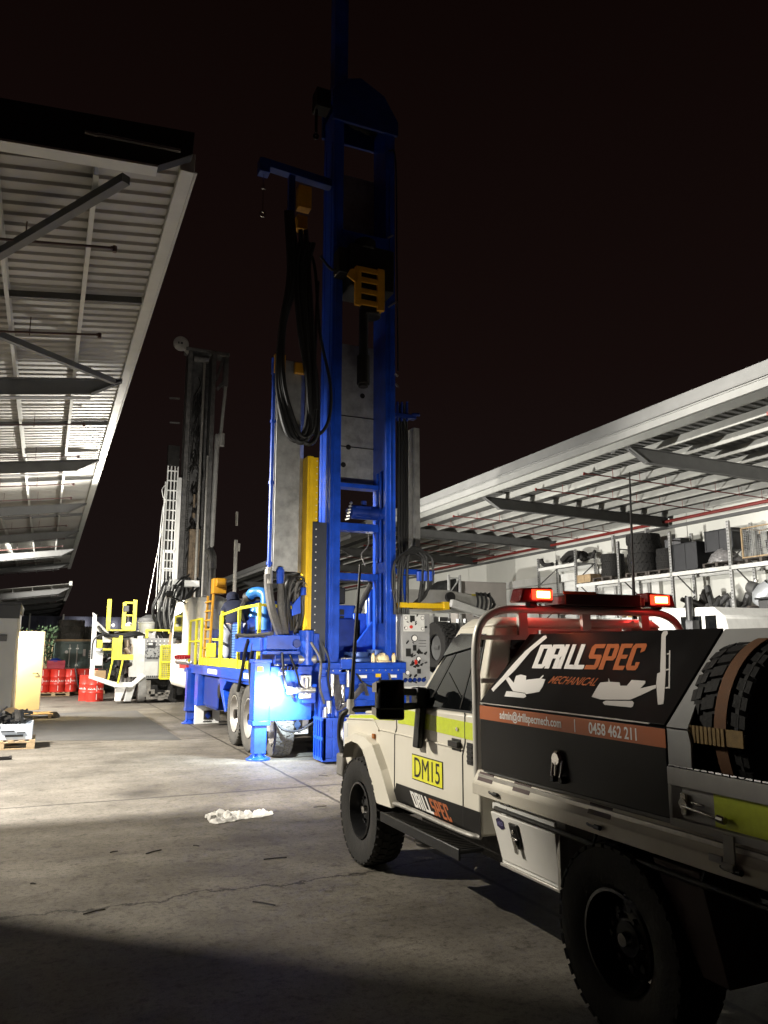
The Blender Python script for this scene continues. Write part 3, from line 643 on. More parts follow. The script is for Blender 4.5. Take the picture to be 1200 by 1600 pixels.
# chassis and deck
b = MB(); b.box(4.15, 4.35, 12.9, 23.6, .75, 1.1); b.box(4.85, 5.05, 12.9, 23.6, .75, 1.1)
for y in (13.2, 15.4, 17.5, 19.5, 21.5): b.box(4.35, 4.85, y, y + .12, .78, 1.05)
part(b, 'chassis_rail', BLUED)
b = MB(); b.box(XL, XR, 13.2, 20.6, 1.30, 1.42); b.box(XL - .02, XL + .06, 13.25, 20.6, 1.22, 1.405); b.box(XR - .06, XR + .02, 13.25, 20.6, 1.22, 1.405); part(b, 'deck', BLUE)
for y0, y1 in ((16.4, 17.4), (13.5, 14.0)): part(MB().box(XL - .026, XL - .018, y0, y1, 1.27, 1.365), 'deck_marking', WHITEL, 0)
# wheels
for y, side in ((13.86, -1), (14.98, -1)):
    wheel(rig, (3.53, y, .585), .585, .30, -1, RUBBERD, RIMG, 8, 44, .34, .008)
    wheel(rig, (3.92, y, .585), .585, .30, 1, RUBBERD, RIMG, 8, 44, .34, .008)
    wheel(rig, (5.32, y, .585), .585, .30, -1, RUBBERD, RIMG, 8, 44, .34, .008)
    wheel(rig, (5.68, y, .585), .585, .30, 1, RUBBERD, RIMG, 8, 44, .34, .008)
wheel(rig, (3.78, 19.9, .56), .56, .32, -1, RUBBERD, RIMG, 8, 44, .33, .008); wheel(rig, (5.50, 19.9, .56), .56, .32, 1, RUBBERD, RIMG, 8, 44, .33, .008)
wheel(rig, (3.75, 13.12, .42), .42, .30, -1, RUBBERD, RIMG, 8, 36, .22, .012)
for y in (13.86, 14.98, 19.9): part(MB().cyl((3.4, y, .57), (5.8, y, .57), .09, n=12), 'axle', GREASE, 0)
# mudguard and slanted stays above the twin wheels
b = MB(); b.prism([(13.15, 1.22), (16.35, 1.22), (16.2, .95), (15.72, .55), (15.62, .58), (15.98, .98), (15.62, 1.16), (13.3, 1.16)], 'x', XL + .02, XL + .62); part(b, 'mudguard', BLUE)
b = MB(); b.prism([(13.12, 1.21), (13.32, 1.21), (13.16, .35), (13.08, .35)], 'x', XL + .02, XL + .10); part(b, 'guard_stay', BLUE)
# tank bay between the axles
b = MB(); b.box(XL + .06, XL + .10, 16.6, 18.2, .55, 1.2); b.box(XL + .10, 4.1, 16.9, 18.2, .5, 1.2); part(b, 'tank_bay', BLUED, .03)
b = MB(); b.cyl((3.42, 17.0, .85), (4.0, 17.0, .85), .20, n=20); b.cyl((3.4, 16.5, .92), (3.9, 16.5, .92), .15, n=20); part(b, 'air_tank', GREASE, .01)
fa, fb_ = PY(303, 1101, 18.9), PY(341, 1130, 18.9)
b = MB(); b.box(fa.x, fa.x + .22, 18.5, 18.9, fa.z, 1.22); b.box(fa.x + .22, fb_.x - .08, 18.86, 18.9, fa.z, fa.z + .12); part(b, 'step_box', BLUE)
b = MB(); b.box(fa.x, fb_.x, 18.78, 18.82, fb_.z, fa.z); fl = part(b, 'mudflap', WHT, .02)
def flapline(par, x, w, y, z, h):                 # one short line of blurred print
    b = MB()
    for i in range(7): b.box(x + w * i / 7, x + w * (i + .78) / 7, y - .006, y + .0005, z, z + h * (.8 + .2 * (i % 2)))
    b.build('flap_print', INK, par, smooth=0)
def dropmark(par, x0, x1, y, z0, z1, col=BLUED):
    b = MB(); b.box(x0, x1, y - .006, y, z0, z1); o = b.build('flap_emblem', INK, par)
    b = MB(); cx = (x0 + x1) / 2; w = (x1 - x0)
    for i in range(6):
        t_ = i / 5; hw = w * .36 * math.sin(math.pi * (.12 + .76 * (t_ ** .8))) * (1 - .1 * t_); z = z1 - (z1 - z0) * (.14 + .13 * i); b.box(cx - hw * (.25 + .75 * min(1, t_ * 1.7)), cx + hw * (.25 + .75 * min(1, t_ * 1.7)), y - .011, y - .007, z - .018, z + .012)
    b.build('emblem_mark', col, par, smooth=0)
fw_ = fb_.x - fa.x; fh_ = fa.z - fb_.z; dropmark(fl, fa.x + fw_ * .36, fa.x + fw_ * .70, 18.77, fb_.z + fh_ * .24, fb_.z + fh_ * .70)
flapline(fl, fa.x + fw_ * .35, fw_ * .35, 18.779, fb_.z + fh_ * .10, fh_ * .08)
b = MB(); b.box(3.52, 3.72, 13.02, 13.06, .42, .70); b.box(3.74, 4.24, 12.98, 13.02, .36, .70); fl = part(b, 'mudflap', WHT, .02)
dropmark(fl, 3.94, 4.12, 12.97, .42, .64, BLUEL); flapline(fl, 4.04, .07, 12.979, .385, .018)
# jacks
def jack(x0, x1, y0, y1, zt, zs):
    b = MB(); b.box(x0, x1, y0, y1, zs, zt); b.box(x0 - .02, x1 + .02, y0 - .02, y1 + .02, zt - .06, zt); b.box(x0 - .015, x1 + .015, y0 - .015, y1 + .015, zs, zs + .08); o = part(b, 'jack_sleeve', BLUE, .01)
    b = MB(); b.box(x0 + .03, x1 - .03, y0 + .03, y1 - .03, .10, zs); b.build('jack_leg', BLUE, o, .01)
    b = MB(); cx, cy = (x0 + x1) / 2, (y0 + y1) / 2; b.lathe([(.001, 0), (.20, 0), (.20, .025), (.10, .06), (.10, .12), (.001, .12)], (cx, cy, 0), 'z', 20)
    for k in range(4): a = R(45 + 90 * k); b.bar((cx + .09 * math.cos(a), cy + .09 * math.sin(a), .1), (cx + .17 * math.cos(a), cy + .17 * math.sin(a), .03), .02)
    b.build('jack_foot', BLUE, o, .004)
jack(3.20, 3.47, 12.72, 12.99, 1.62, .55); jack(3.26, 3.50, 19.6, 19.86, 1.34, .30); jack(5.72, 5.98, 12.75, 13.0, 1.6, .55); jack(5.72, 5.96, 19.6, 19.86, 1.34, .3)
# rear bulkhead panel behind the work lamp
b = MB(); b.box(3.47, 4.2, 12.74, 12.80, .62, 1.50); b.box(3.47, 4.2, 12.70, 12.74, 1.42, 1.50); b.box(3.9, 3.94, 12.70, 12.74, .95, 1.42); b.box(3.98, 4.22, 12.58, 12.74, .9, 1.1); part(b, 'rear_panel', BLUE)
b = MB(); b.box(3.93, 4.12, 12.5, 12.62, .98, 1.36); b.cyl((4.02, 12.48, 1.05), (4.02, 12.48, 1.32), .05, n=12); part(b, 'filter_block', ALU, .01)
# work lamp
lp_ = PY(452, 1079, 12.45); b = MB(); b.cyl((lp_.x + .03, 12.45, lp_.z), (lp_.x + .44, 12.45, lp_.z), .048, n=16); b.cyl((lp_.x - .02, 12.45, lp_.z), (lp_.x + .05, 12.45, lp_.z), .062, n=16)
for i in range(4): b.cyl((lp_.x + .12 + i * .08, 12.45, lp_.z), (lp_.x + .14 + i * .08, 12.45, lp_.z), .055, n=16)
wl = part(b, 'work_lamp', ALU, .003)
b = MB(); b.lathe([(.001, -.012), (.054, -.01), (.056, 0), (.001, 0)], (lp_.x - .022, 12.45, lp_.z), 'x', 20); b.build('lamp_lens', LEDW, wl)
for tg, w_, cn in (((3.50, 12.74, .92), 430, 132), ((3.4, 12.4, .3), 200, 150)):
    o = lamp('work_lamp_beam', 'SPOT', (0, 0, 0), w_, (.72, .88, 1), .03, None, cn, .9); o.parent = rig
    o.location = Vector((lp_.x - .10, 12.16, lp_.z - .02)) - rig.location
    o.rotation_euler = (Vector(tg) - Vector((lp_.x - .10, 12.16, lp_.z - .02))).to_track_quat('-Z', 'Y').to_euler()
# work table / rear base
b = MB(); b.box(4.22, 5.84, 12.45, 13.1, 1.42, 1.56); b.box(4.30, 5.80, 12.50, 13.05, .62, 1.416); b.box(4.24, 4.42, 12.42, 12.5, .5, 1.42); b.box(4.6, 4.86, 12.40, 12.5, 1.40, 1.62); b.box(4.24, 5.8, 12.40, 12.449, 1.38, 1.46)
b.box(4.30, 5.80, 12.47, 12.50, 1.2, 1.24); b.box(4.30, 5.80, 12.47, 12.50, .9, .93)
b.prism([(12.3, .5), (12.62, .5), (12.62, 1.1), (12.5, 1.2)], 'x', 4.35, 4.40); b.prism([(12.3, .5), (12.62, .5), (12.62, 1.1), (12.5, 1.2)], 'x', 4.62, 4.67)
part(b, 'drill_table', BLUE)
b = MB()
for i in range(9): x = 4.62 + i * .028; b.cyl((x, 12.43, 1.62), (x, 12.43, 1.64), .01, n=6)
for i in range(12): x = 4.34 + i * .12; b.cyl((x, 12.39, 1.43), (x, 12.40, 1.43), .012, n=6)
b.cyl((4.98, 12.39, 1.18), (4.98, 12.46, 1.18), .04, n=10); part(b, 'bolt', ALU, 0)
b = MB(); b.lathe([(.001, 1.57), (.30, 1.57), (.30, 1.63), (.22, 1.66), (.22, 1.74), (.001, 1.74)], (5.05, 12.85, 0), 'z', 28); b.lathe([(.001, 1.57), (.16, 1.57), (.16, 1.78), (.001, 1.78)], (5.42, 12.85, 0), 'z', 24); part(b, 'rotary_table', mat('steel blue turntable', (.05, .10, .30), .35, .3, .2, 5), .006)
# step basket
b = MB(); x0, x1, y0, y1 = 4.16, 4.80, 11.95, 12.40
for (xa, ya, xb, yb) in ((x0, y0, x0, y1), (x0, y0, x1, y0)):
    n = 4
    for k in range(n + 1):
        x = xa + (xb - xa) * k / n; y = ya + (yb - ya) * k / n; b.box(x - .022, x + .022, y - .022, y + .022, .06, .70)
    for z in (.06, .38, .68): b.bar((xa, ya, z), (xb, yb, z), .035, .05)
b.box(x0 + .03, x0 + .034, y0, y1, .08, .68); b.box(x0, x1, y0 + .02, y1, .06, .09); b.box(x1 - .06, x1, y0, y1, .06, .2); b.box(x0 + .02, x0 + .30, y0 + .02, y0 + .024, .08, .68)
part(b, 'step_basket', BLUE, .004)
# valve hoses round the table
b = MB()
for i in range(6):
    o_ = i * .022; b.tube(smoothpath([(4.44 + o_, 12.40, 1.36), (4.46 + o_, 12.30, 1.05), (4.50 + o_, 12.25, .80 + o_), (4.72, 12.22, .92 + o_ * .7), (4.95, 12.25, 1.10 + o_), (5.02 + o_ * .4, 12.3, 1.02)]), .012, 6)
for i in range(4): b.tube(smoothpath([(4.22 + i * .05, 12.36, .62), (4.34, 12.2, .52 - i * .02), (4.5, 12.22, .60), (4.56, 12.34, .75)]), .011, 6)
part(b, 'control_hose', mat('pale grey hose', (.06, .057, .065), .4, 0, .4, 10), 0)
b = MB(); b.cyl((4.44, 12.37, 1.02), (4.44, 12.37, 1.38), .035, n=10); b.cyl((4.62, 12.37, .9), (4.62, 12.37, 1.2), .04, n=10); b.cyl((4.36, 12.3, .75), (4.36, 12.3, .95), .045, n=10); part(b, 'valve_cylinder', ALU, 0)

for i, (pts, r, m) in enumerate((([(3.62, 12.55, 1.72), (3.6, 12.42, 1.5), (3.66, 12.45, 1.2), (3.8, 12.5, 1.0)], .02, HOSE), ([(3.75, 12.55, 1.7), (3.82, 12.4, 1.42), (3.9, 12.42, 1.2), (4.06, 12.5, 1.12)], .018, HOSE),
        ([(4.1, 12.5, 1.9), (4.22, 12.35, 1.6), (4.2, 12.32, 1.2), (4.3, 12.36, .9)], .022, SLEEVE), ([(4.28, 12.45, 1.9), (4.36, 12.33, 1.6), (4.34, 12.3, 1.3), (4.42, 12.36, 1.0)], .018, HOSE), ([(3.56, 12.7, .62), (3.7, 12.6, .48), (3.95, 12.6, .46), (4.2, 12.55, .6)], .02, HOSE),
        ([(4.9, 12.44, 1.38), (5.0, 12.36, 1.22), (5.2, 12.36, 1.16), (5.36, 12.44, 1.3)], .016, HOSE), ([(5.5, 12.44, 1.38), (5.55, 12.36, 1.1), (5.62, 12.38, .8), (5.7, 12.46, .65)], .018, SLEEVE))):
    b = MB(); b.tube(smoothpath(pts, 8), r, 8); part(b, 'base_hose', m, 0)
for bb_ in ((4.24, 4.40, 12.36, 12.42, 1.10, 1.34), (4.42, 4.56, 12.38, 12.47, .62, .86), (4.68, 4.80, 12.40, 12.47, .98, 1.14), (4.88, 5.08, 12.42, 12.47, .62, .95), (5.3, 5.44, 12.42, 12.47, .66, 1.1)): part(MB().box(*bb_), 'gusset', BLUE)
for (x, z, w, h_, m) in ((4.94, 1.30, .16, .05, WHITEL), (5.26, 1.31, .10, .06, YEL), (5.52, 1.30, .14, .05, WHITEL), (3.62, 1.36, .12, .05, WHITEL), (3.24, 1.42, .10, .08, YEL)):
    y_ = 12.398 if x > 4.2 else (12.738 if x > 3.5 else 12.702); y_ = 12.466 if 4.2 < x and z < 1.37 else y_; MB().box(x, x + w, y_ - .004, y_ + .001, z, z + h_).build('safety_sticker', m, rig)
for (x, y, z0, z1, r) in ((4.50, 12.36, .55, .98, .05), (4.72, 12.38, 1.18, 1.38, .03), (4.30, 12.33, .6, .8, .04), (3.56, 12.64, 1.54, 1.70, .04), (3.70, 12.66, 1.54, 1.69, .035)):
    b = MB(); b.cyl((x, y, z0), (x, y, z1), r, n=14); b.cyl((x, y, z1), (x, y, z1 + .05), r * .6, n=10); b.cyl((x, y, z0 - .02), (x, y, z0), r * 1.2, n=14); part(b, 'hydraulic_ram', ALU if r < .045 else BLUE, .003)
# ---- mast: two deep box columns, back plate, crossbars, crown
xl0, xl1 = PY(517, 700, YM).x, PY(533, 700, YM).x; xr0, xr1 = PY(603, 700, YM).x, PY(618, 700, YM).x
ztop = 12.2; D = .62
def column(x0, x1, holes):
    b = MB(); y0, y1 = YM, YM + D; w = .03
    # side plates with slots on the lower part, front and back flanges
    b.box(x0, x1, y0, y0 + w, 1.5, ztop); b.box(x0, x1, y1 - w, y1, 1.5, ztop)
    for xs in (x0, x1 - w):
        z = 1.5
        for (h0, h1) in holes:
            b.box(xs, xs + w, y0 + w, y1 - w, z, h0); b.box(xs, xs + w, y0 + w, y0 + .12, h0, h1); b.box(xs, xs + w, y1 - .18, y1 - w, h0, h1); b.box(xs, xs + w, y0 + .27, y0 + .33, h0, h1); z = h1
        b.box(xs, xs + w, y0 + w, y1 - w, z, ztop)
    return part(b, 'mast_column', BLUE, .008)
column(xl0, xl1, [])
column(xr0, xr1, [(2.25, 3.15), (3.35, 4.15), (4.35, 5.05)])
b = MB(); b.box(xl0 - .012, xl0, YM + .12, YM + .18, 1.6, 11.5); b.box(xl0 - .012, xl0, YM + .46, YM + .5, 1.6, 11.5); b.box(xl0 + .05, xl0 + .07, YM - .02, YM, 1.6, 11.0); b.box(xr0 + .08, xr0 + .10, YM - .02, YM, 1.6, 11.0); part(b, 'guide_rail', BLUE, .003)
b = MB(); b.box(xl1 + .004, xr0 - .004, YM + D - .03, YM + D, 4.86, 7.6); b.box(xl1 + .004, xr0 - .004, YM + D - .03, YM + D, 8.9, 11.2); bp_ = part(b, 'back_plate', GALV, .003)
b = MB()
for z in (6.15, 5.55): b.box(xl1, xr0, YM + D - .045, YM + D - .031, z, z + .012)
for (x, z) in ((5.0, 5.55), (5.28, 6.6), (4.9, 5.2)): b.cyl((x, YM + D - .04, z), (x, YM + D - .028, z), .05, n=12)
b.build('plate_seam', GREASE, bp_)
for z0, z1 in ((4.72, 4.80), (3.92, 4.06), (3.02, 3.14), (9.3, 9.62)): part(MB().box(xl1, xr0, YM + .34, YM + D - .04, z0, z1), 'crossbar', BLUE)
part(MB().box(xl1 - .02, xr0 + .02, YM - .03, YM + .3, 9.22, 9.62), 'crossbar', BLUE)
b = MB(); b.cyl((4.98, YM + .42, 4.28), (5.52, YM + .42, 4.28), .13, n=18); b.box(5.05, 5.36, YM + .30, YM + .38, 4.18, 4.38); b.cyl((4.92, YM + .42, 4.28), (4.98, YM + .42, 4.28), .07, n=12); b.cyl((5.25, YM + .42, 4.4), (5.25, YM + .42, 4.5), .05, n=10); wm = part(b, 'winch_motor', BLUED, .006)
b = MB()
for i in range(6): b.cyl((4.86 + .02 * i, YM + .36, 4.12 + i * .06), (4.93 + .01 * i, YM + .33, 4.14 + i * .06), .025, n=8)
b.tube(smoothpath([(5.3, YM + .4, 4.1), (5.33, YM + .38, 3.7), (5.2, YM + .4, 3.5), (5.28, YM + .42, 3.3)]), .01, 6); b.build('motor_fitting', ALU, wm)
b = MB(); b.tube([(5.35, 13.6, 2.45), (5.52, 13.3, 3.0)], .055, 10); b.tube([(5.22, 13.8, 2.0), (5.38, 13.55, 2.55)], .075, 10); part(b, 'tilt_ram', GREASE, 0)
# crown with sheaves
b = MB(); b.prism([(xl0 - .05, 11.9), (xl0 - .05, 12.55), (xl0 + .25, 12.85), (xr0 - .55, 12.95), (xr0 - .05, 12.7), (xr1 + .06, 12.2), (xr1 + .06, 11.9)], 'y', YM - .05, YM + .02); b.prism([(xl0 - .05, 11.9), (xl0 - .05, 12.55), (xl0 + .25, 12.85), (xr0 - .55, 12.95), (xr0 - .05, 12.7), (xr1 + .06, 12.2), (xr1 + .06, 11.9)], 'y', YM + D - .02, YM + D + .05); part(b, 'crown', BLUED, .01)
b = MB(); b.lathe([(.12, -.06), (.36, -.06), (.32, 0), (.36, .06), (.12, .06)], (xl0 + .6, YM + .3, 12.45), 'y', 28, True); b.lathe([(.1, -.05), (.26, -.05), (.23, 0), (.26, .05), (.1, .05)], (xr0 - .25, YM + .3, 12.3), 'y', 28, True); part(b, 'sheave', GREASE, 0)
b = MB(); b.box(xl0 + .02, xl0 + .30, YM + .1, YM + .36, 12.5, 14.9); part(b, 'mast_extension', BLUE, .01)
b = MB(); b.box(xl0 - .34, xl0 - .05, YM + .1, YM + .4, 12.2, 12.6); b.cyl((xl0 - .3, YM + .25, 11.7), (xl0 - .3, YM + .25, 12.2), .03, n=8); b.lathe([(.02, -.02), (.06, -.02), (.06, .02), (.02, .02)], (xl0 - .3, YM + .25, 11.62), 'y', 14, True); part(b, 'crown_hoist', GREASE, .006)
# rotary head, amber guard, drill rod
b = MB(); b.box(xl1 + .02, xr0 + .02, YM - .35, YM + .35, 8.35, 9.2); b.cyl((5.0, YM - .2, 9.15), (5.0, YM - .2, 9.35), .2, n=20); b.box(4.45, 4.9, YM - .3, YM + .1, 8.6, 9.1); b.cyl((5.15, YM - .1, 7.9), (5.15, YM - .1, 8.4), .2, n=20); part(b, 'rotary_head', GREASE, .02)
b = MB(); gx0, gx1 = PY(545, 440, YM - .3).x, PY(597, 440, YM - .3).x
for z in (7.98, 8.20, 8.42, 8.62): b.box(gx0 + .1, gx1 - .02, YM - .42, YM - .38, z, z + .10)
b.box(gx0 + .08, gx0 + .2, YM - .43, YM - .36, 7.95, 8.70); b.box(gx1 - .14, gx1, YM - .43, YM - .36, 7.92, 8.74); b.prism([(gx0 - .08, 8.48), (gx0 - .02, 8.62), (gx0 + .12, 8.66), (gx0 + .12, 8.36)], 'y', YM - .43, YM - .38); b.box(gx1 - .04, gx1, YM - .40, YM, 7.95, 8.7); part(b, 'head_guard', ORY, .008)
b = MB(); b.cyl((5.0, YM - .15, 6.75), (5.0, YM - .15, 8.0), .085, n=16); b.cyl((5.0, YM - .15, 6.55), (5.0, YM - .15, 7.1), .12, n=16); b.cyl((5.0, YM - .15, 6.5), (5.0, YM - .15, 6.56), .09, n=16); part(b, 'drill_spindle', GREASE, .01)
# jib with hook
b = MB(); b.bar((3.05, YM + .2, 10.72), (4.45, YM + .2, 10.62), .18, .16); b.box(3.02, 3.22, YM + .1, YM + .3, 10.5, 10.78); b.bar((3.66, YM + .2, 10.6), (3.66, YM + .2, 9.4), .12); jb = part(b, 'jib', BLUED, .01)
b = MB(); b.cyl((3.12, YM + .2, 9.75), (3.12, YM + .2, 10.5), .012, n=6); b.lathe([(.03, -.015), (.065, -.015), (.065, .015), (.03, .015)], (3.12, YM + .2, 9.7), 'y', 16, True); b.cyl((3.12, YM + .2, 10.2), (3.12, YM + .2, 10.28), .03, n=8); b.build('hook', CHROME, jb)
b = MB(); b.box(3.75, 4.0, YM, YM + .2, 9.9, 10.35); b.box(3.72, 3.92, YM - .02, YM + .15, 9.45, 9.72); part(b, 'winch_bracket', ORY, .01)
# galvanised hose tray, blue pipe, yellow channel, bolted strip
gx0, gx1 = PY(428, 800, YM + .1).x, PY(478, 800, YM + .1).x
b = MB(); b.box(gx0, gx1 - .12, YM + .12, YM + .16, 3.1, 6.9); b.hexa([(gx1 - .12, YM + .16, 3.1), (gx1, YM + .30, 3.1), (gx1, YM + .33, 3.1), (gx1 - .12, YM + .19, 3.1), (gx1 - .12, YM + .16, 6.9), (gx1, YM + .30, 6.9), (gx1, YM + .33, 6.9), (gx1 - .12, YM + .19, 6.9)]); b.box(gx0 - .012, gx0, YM + .02, YM + .3, 3.1, 6.9)
part(b, 'hose_tray', GALV, .004)
b = MB(); b.cyl((gx0 - .06, YM + .1, 2.85), (gx0 - .06, YM + .1, 6.7), .035, n=10); b.cyl((gx0 - .06, YM + .1, 6.6), (gx0 - .06, YM + .1, 6.9), .05, n=10)
for z in (3.2, 4.6, 5.7): b.cyl((gx0 - .06, YM + .1, z), (gx0 - .06, YM + .1, z + .05), .05, n=10)
part(b, 'feed_pipe', BLUE, 0)
part(MB().box(gx0 - .08, gx0 + .12, YM + .0, YM + .1, 6.6, 6.95), 'pipe_clamp', ORY, .01); part(MB().box(gx0 + .3, gx0 + .5, YM + .0, YM + .1, 6.65, 6.85), 'pipe_clamp', ORY, .01)
yx0, yx1 = PY(478, 830, YM + .05).x, PY(497, 830, YM + .05).x
b = MB(); b.box(yx0, yx0 + .11, YM + .02, YM + .30, 2.0, 5.15); b.box(yx0 + .115, yx1, YM + .08, YM + .30, 4.0, 5.15); b.box(yx0 + .03, yx0 + .05, YM, YM + .02, 2.0, 5.15); part(b, 'yellow_channel', YEL, .006)
b = MB(); b.box(yx0 + .13, xl0 - .02, YM + .1, YM + .3, 1.55, 3.99); bs = part(b, 'bolted_strip', mat('dark slate strip', (.045, .05, .065), .5, .2, .2, 5), .006)
b = MB()
for i in range(17): z = 1.7 + i * .135; b.cyl((yx0 + .20, YM + .085, z), (yx0 + .20, YM + .1, z), .012, n=6)
for i in range(10): z = 4.05 + i * .115; b.cyl((yx1 - .03, YM + .065, z), (yx1 - .03, YM + .08, z), .010, n=6)
b.build('strip_bolt', WHITEL, bs)
# hanging hose loops
def hz(name, pts, r, m=HOSE, n=8): b = MB(); b.tube(smoothpath(pts, 10), r, n); return part(b, name, m, 0)
P3 = lambda x, y, Y=YM - .12: PY(x, y, Y)
for i, (dx, dy) in enumerate(((0, 0), (8, 3), (14, -4), (20, 6))):
    hz('hanging_hose', [P3(448 + dx * .4, 330), P3(452 + dx * .6, 430), P3(440 + dx * .2, 510), P3(434 + dx * .5, 600, YM - .1 - i * .03), P3(446 + dx, 668 + dy, YM - .16), P3(462 + dx, 688 + dy, YM - .16), P3(478 + dx * .9, 668 + dy, YM - .12), P3(481 + dx * .7, 600, YM - .08), P3(468 + dx * .8, 510), P3(462 + dx, 420), P3(470 + dx, 380)], .052 if i < 2 else .042, HOSE)
hz('hanging_hose', [P3(478, 380), P3(492, 420), P3(500, 520), P3(516, 600), P3(515, 650), P3(502, 676), P3(490, 668), P3(492, 560), P3(497, 440)], .03)
hz('hanging_hose', [P3(470, 360), P3(474, 460), P3(480, 560), P3(484, 640), P3(488, 680)], .05)
hz('hanging_hose', [P3(478, 360), P3(486, 480), P3(490, 560), P3(494, 640)], .045)
hz('hanging_hose', [P3(500, 400), P3(520, 422), P3(535, 410)], .025)
# hoses from tray down to the deck
for i, (x0, x1, y0, y1, r, m) in enumerate(((419, 437, 915, 990, .075, SLEEVE), (438, 445, 915, 985, .06, SLEEVE))):
    hz('sleeved_hose', [PY(x0, y0 - 18, YM + .1), PY(x0 + 1, y0 + 5, YM + .1), PY((x0 + x1) / 2 - 3, (y0 + y1) / 2, YM), PY(x1, y1, YM + .2), PY(x1 + 4, y1 + 12, YM + .3)], r, m)
for x in (420, 438):
    b = MB(); a = PY(x, 890, YM + .1); c = PY(x, 912, YM + .1); b.cyl(a, c, .07, n=12); b.cyl(a + Vector((0, 0, .04)), a, .05, n=10); part(b, 'hose_coupling', ALU if x == 420 else BLUE, .003)
rj = random.Random(77); J = lambda: rj.uniform(-4.5, 4.5)
for i in range(13):
    u = rj.uniform(0, 30); hz('bundle_hose', [PY(447 + u * .5, 985, YM + .25), PY(445 + u * .6 + J(), 935 + u * .2 + J(), YM + .1), PY(450 + u * .6 + J(), 905 + u * .4 + J(), YM + .05 - i * .008), PY(462 + u * .3 + J(), 897 + u * .6 + J(), YM + .05), PY(472 + u * .15 + J(), 910 + u * .5 + J(), YM + .05), PY(474 - u * .1 + J(), 950 + J(), YM + .1), PY(470 - u * .3 + J(), 990, YM + .25)], rj.uniform(.016, .03), (HOSE, HOSE, SLEEVE)[i % 3])
b = MB(); a, c = PY(457, 958, YM + .0), PY(478, 920, YM + .0); b.slab([PY(457, 945, YM + .02), PY(457, 962, YM + .02), PY(470, 958, YM + .02), PY(470, 930, YM + .02)], (0, 1, 0), .03); b.cyl(PY(474, 918, YM + .02), PY(474, 930, YM + .02), .05, n=10); part(b, 'manifold', BLUE, .006)
# slide arms at the mast foot
b = MB()
a = PX(373, 1003, 3.5); b.box(3.36, 4.22, 12.62, 12.80, 1.78, 2.02); b.box(3.36, 4.22, 12.60, 12.86, 1.70, 1.76); b.box(3.34, 3.62, 13.4, 14.9, 1.74, 2.0); b.box(3.3, 3.5, 12.8, 13.4, 1.76, 1.98); b.cyl((4.06, 12.64, 1.52), (4.06, 12.64, 2.1), .13, n=20); b.box(3.9, 4.3, 12.66, 12.9, 1.6, 2.05); part(b, 'slide_arm', BLUE, .01)
b = MB(); b.cyl((3.88, 12.58, 1.88), (3.88, 12.62, 1.88), .07, n=16); b.cyl((3.5, 12.62, 1.62), (3.9, 12.62, 1.62), .08, n=16); part(b, 'arm_pin', BLUED, .004)
b = MB(); b.cyl((3.9, 12.6, 1.62), (4.22, 12.6, 1.62), .075, n=16); part(b, 'arm_ram', ALU, .003)
b = MB()
for i in range(5): b.cyl((3.62 + i * .06, 12.56, 1.44), (3.64 + i * .06, 12.56, 1.5), .025, n=8)
part(b, 'valve_knob', INK, 0)
# engine bay and compressor
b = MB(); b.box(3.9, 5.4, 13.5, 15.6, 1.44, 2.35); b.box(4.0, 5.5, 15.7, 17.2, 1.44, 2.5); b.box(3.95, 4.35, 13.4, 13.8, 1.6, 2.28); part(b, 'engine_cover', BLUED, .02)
b = MB(); b.box(5.25, 5.72, 13.5, 14.6, 1.44, 2.45); b.box(5.5, 5.8, 13.35, 13.5, 1.5, 2.9); b.prism([(5.0, 1.62), (5.8, 1.62), (5.8, 2.2), (5.55, 2.3)], 'y', 13.3, 13.36); part(b, 'pump_housing', BLUE, .02)
b = MB(); b.box(4.55, 5.45, 13.9, 14.0, 2.36, 2.62); ec = part(b, 'engine_badge_panel', BLUE, .02)
bx_ = MB(); bx_.box(4.6, 5.1, 13.893, 13.899, 2.52, 2.56); bx_.build('badge_strip', INK, ec)
b = MB(); b.prism([(4.5, 1.9), (5.3, 2.3), (5.3, 2.6), (4.5, 2.6)], 'y', 13.6, 13.7); part(b, 'intake_cowl', BLUE, .01)
b = MB()
for r_ in range(2):
    for k in range(4): b.box(4.68 + k * .11, 4.76 + k * .11, 13.575, 13.598, 2.3 + .12 * r_, 2.4 + .12 * r_)
part(b, 'louvre_slot', INK, 0)
b = MB(); b.box(4.62, 5.2, 13.8, 14.4, 2.64, 2.95); b.cyl((4.7, 14, 2.9), (5.1, 14, 2.9), .14, n=16); part(b, 'air_filter', INK, .02)
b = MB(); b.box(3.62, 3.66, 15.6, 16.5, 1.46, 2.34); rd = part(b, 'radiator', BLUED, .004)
b = MB()
for k in range(13):
    for q in range(2): b.box(3.605, 3.62, 15.64 + q * .43, 15.64 + q * .43 + .39, 1.62 + k * .054, 1.62 + k * .054 + .034)
b.build('louvre', BLUEL, rd, 0)
hz('charge_pipe', [PY(391, 930, 14.6), PY(395, 926, 14.5), PY(406, 925, 14.4), PY(414, 930, 14.3), PY(415, 950, 14.25), PY(415, 985, 14.2)], .095, mat('mid blue pipe', (.03, .16, .45), .35, 0, .1, 6), 14)
hz('charge_pipe', [PY(395, 965, 14.6), PY(400, 952, 14.6), PY(405, 955, 14.5), PY(406, 985, 14.4)], .085, mat('mid blue pipe', (.03, .16, .45)), 14)
b = MB(); b.cyl(PY(386, 935, 14.7), PY(393, 932, 14.6), .12, n=14); b.tube(smoothpath([PY(386, 938, 14.7), PY(380, 950, 14.8), PY(384, 968, 14.9)]), .07, 8); part(b, 'turbo_hose', GREASE, 0)
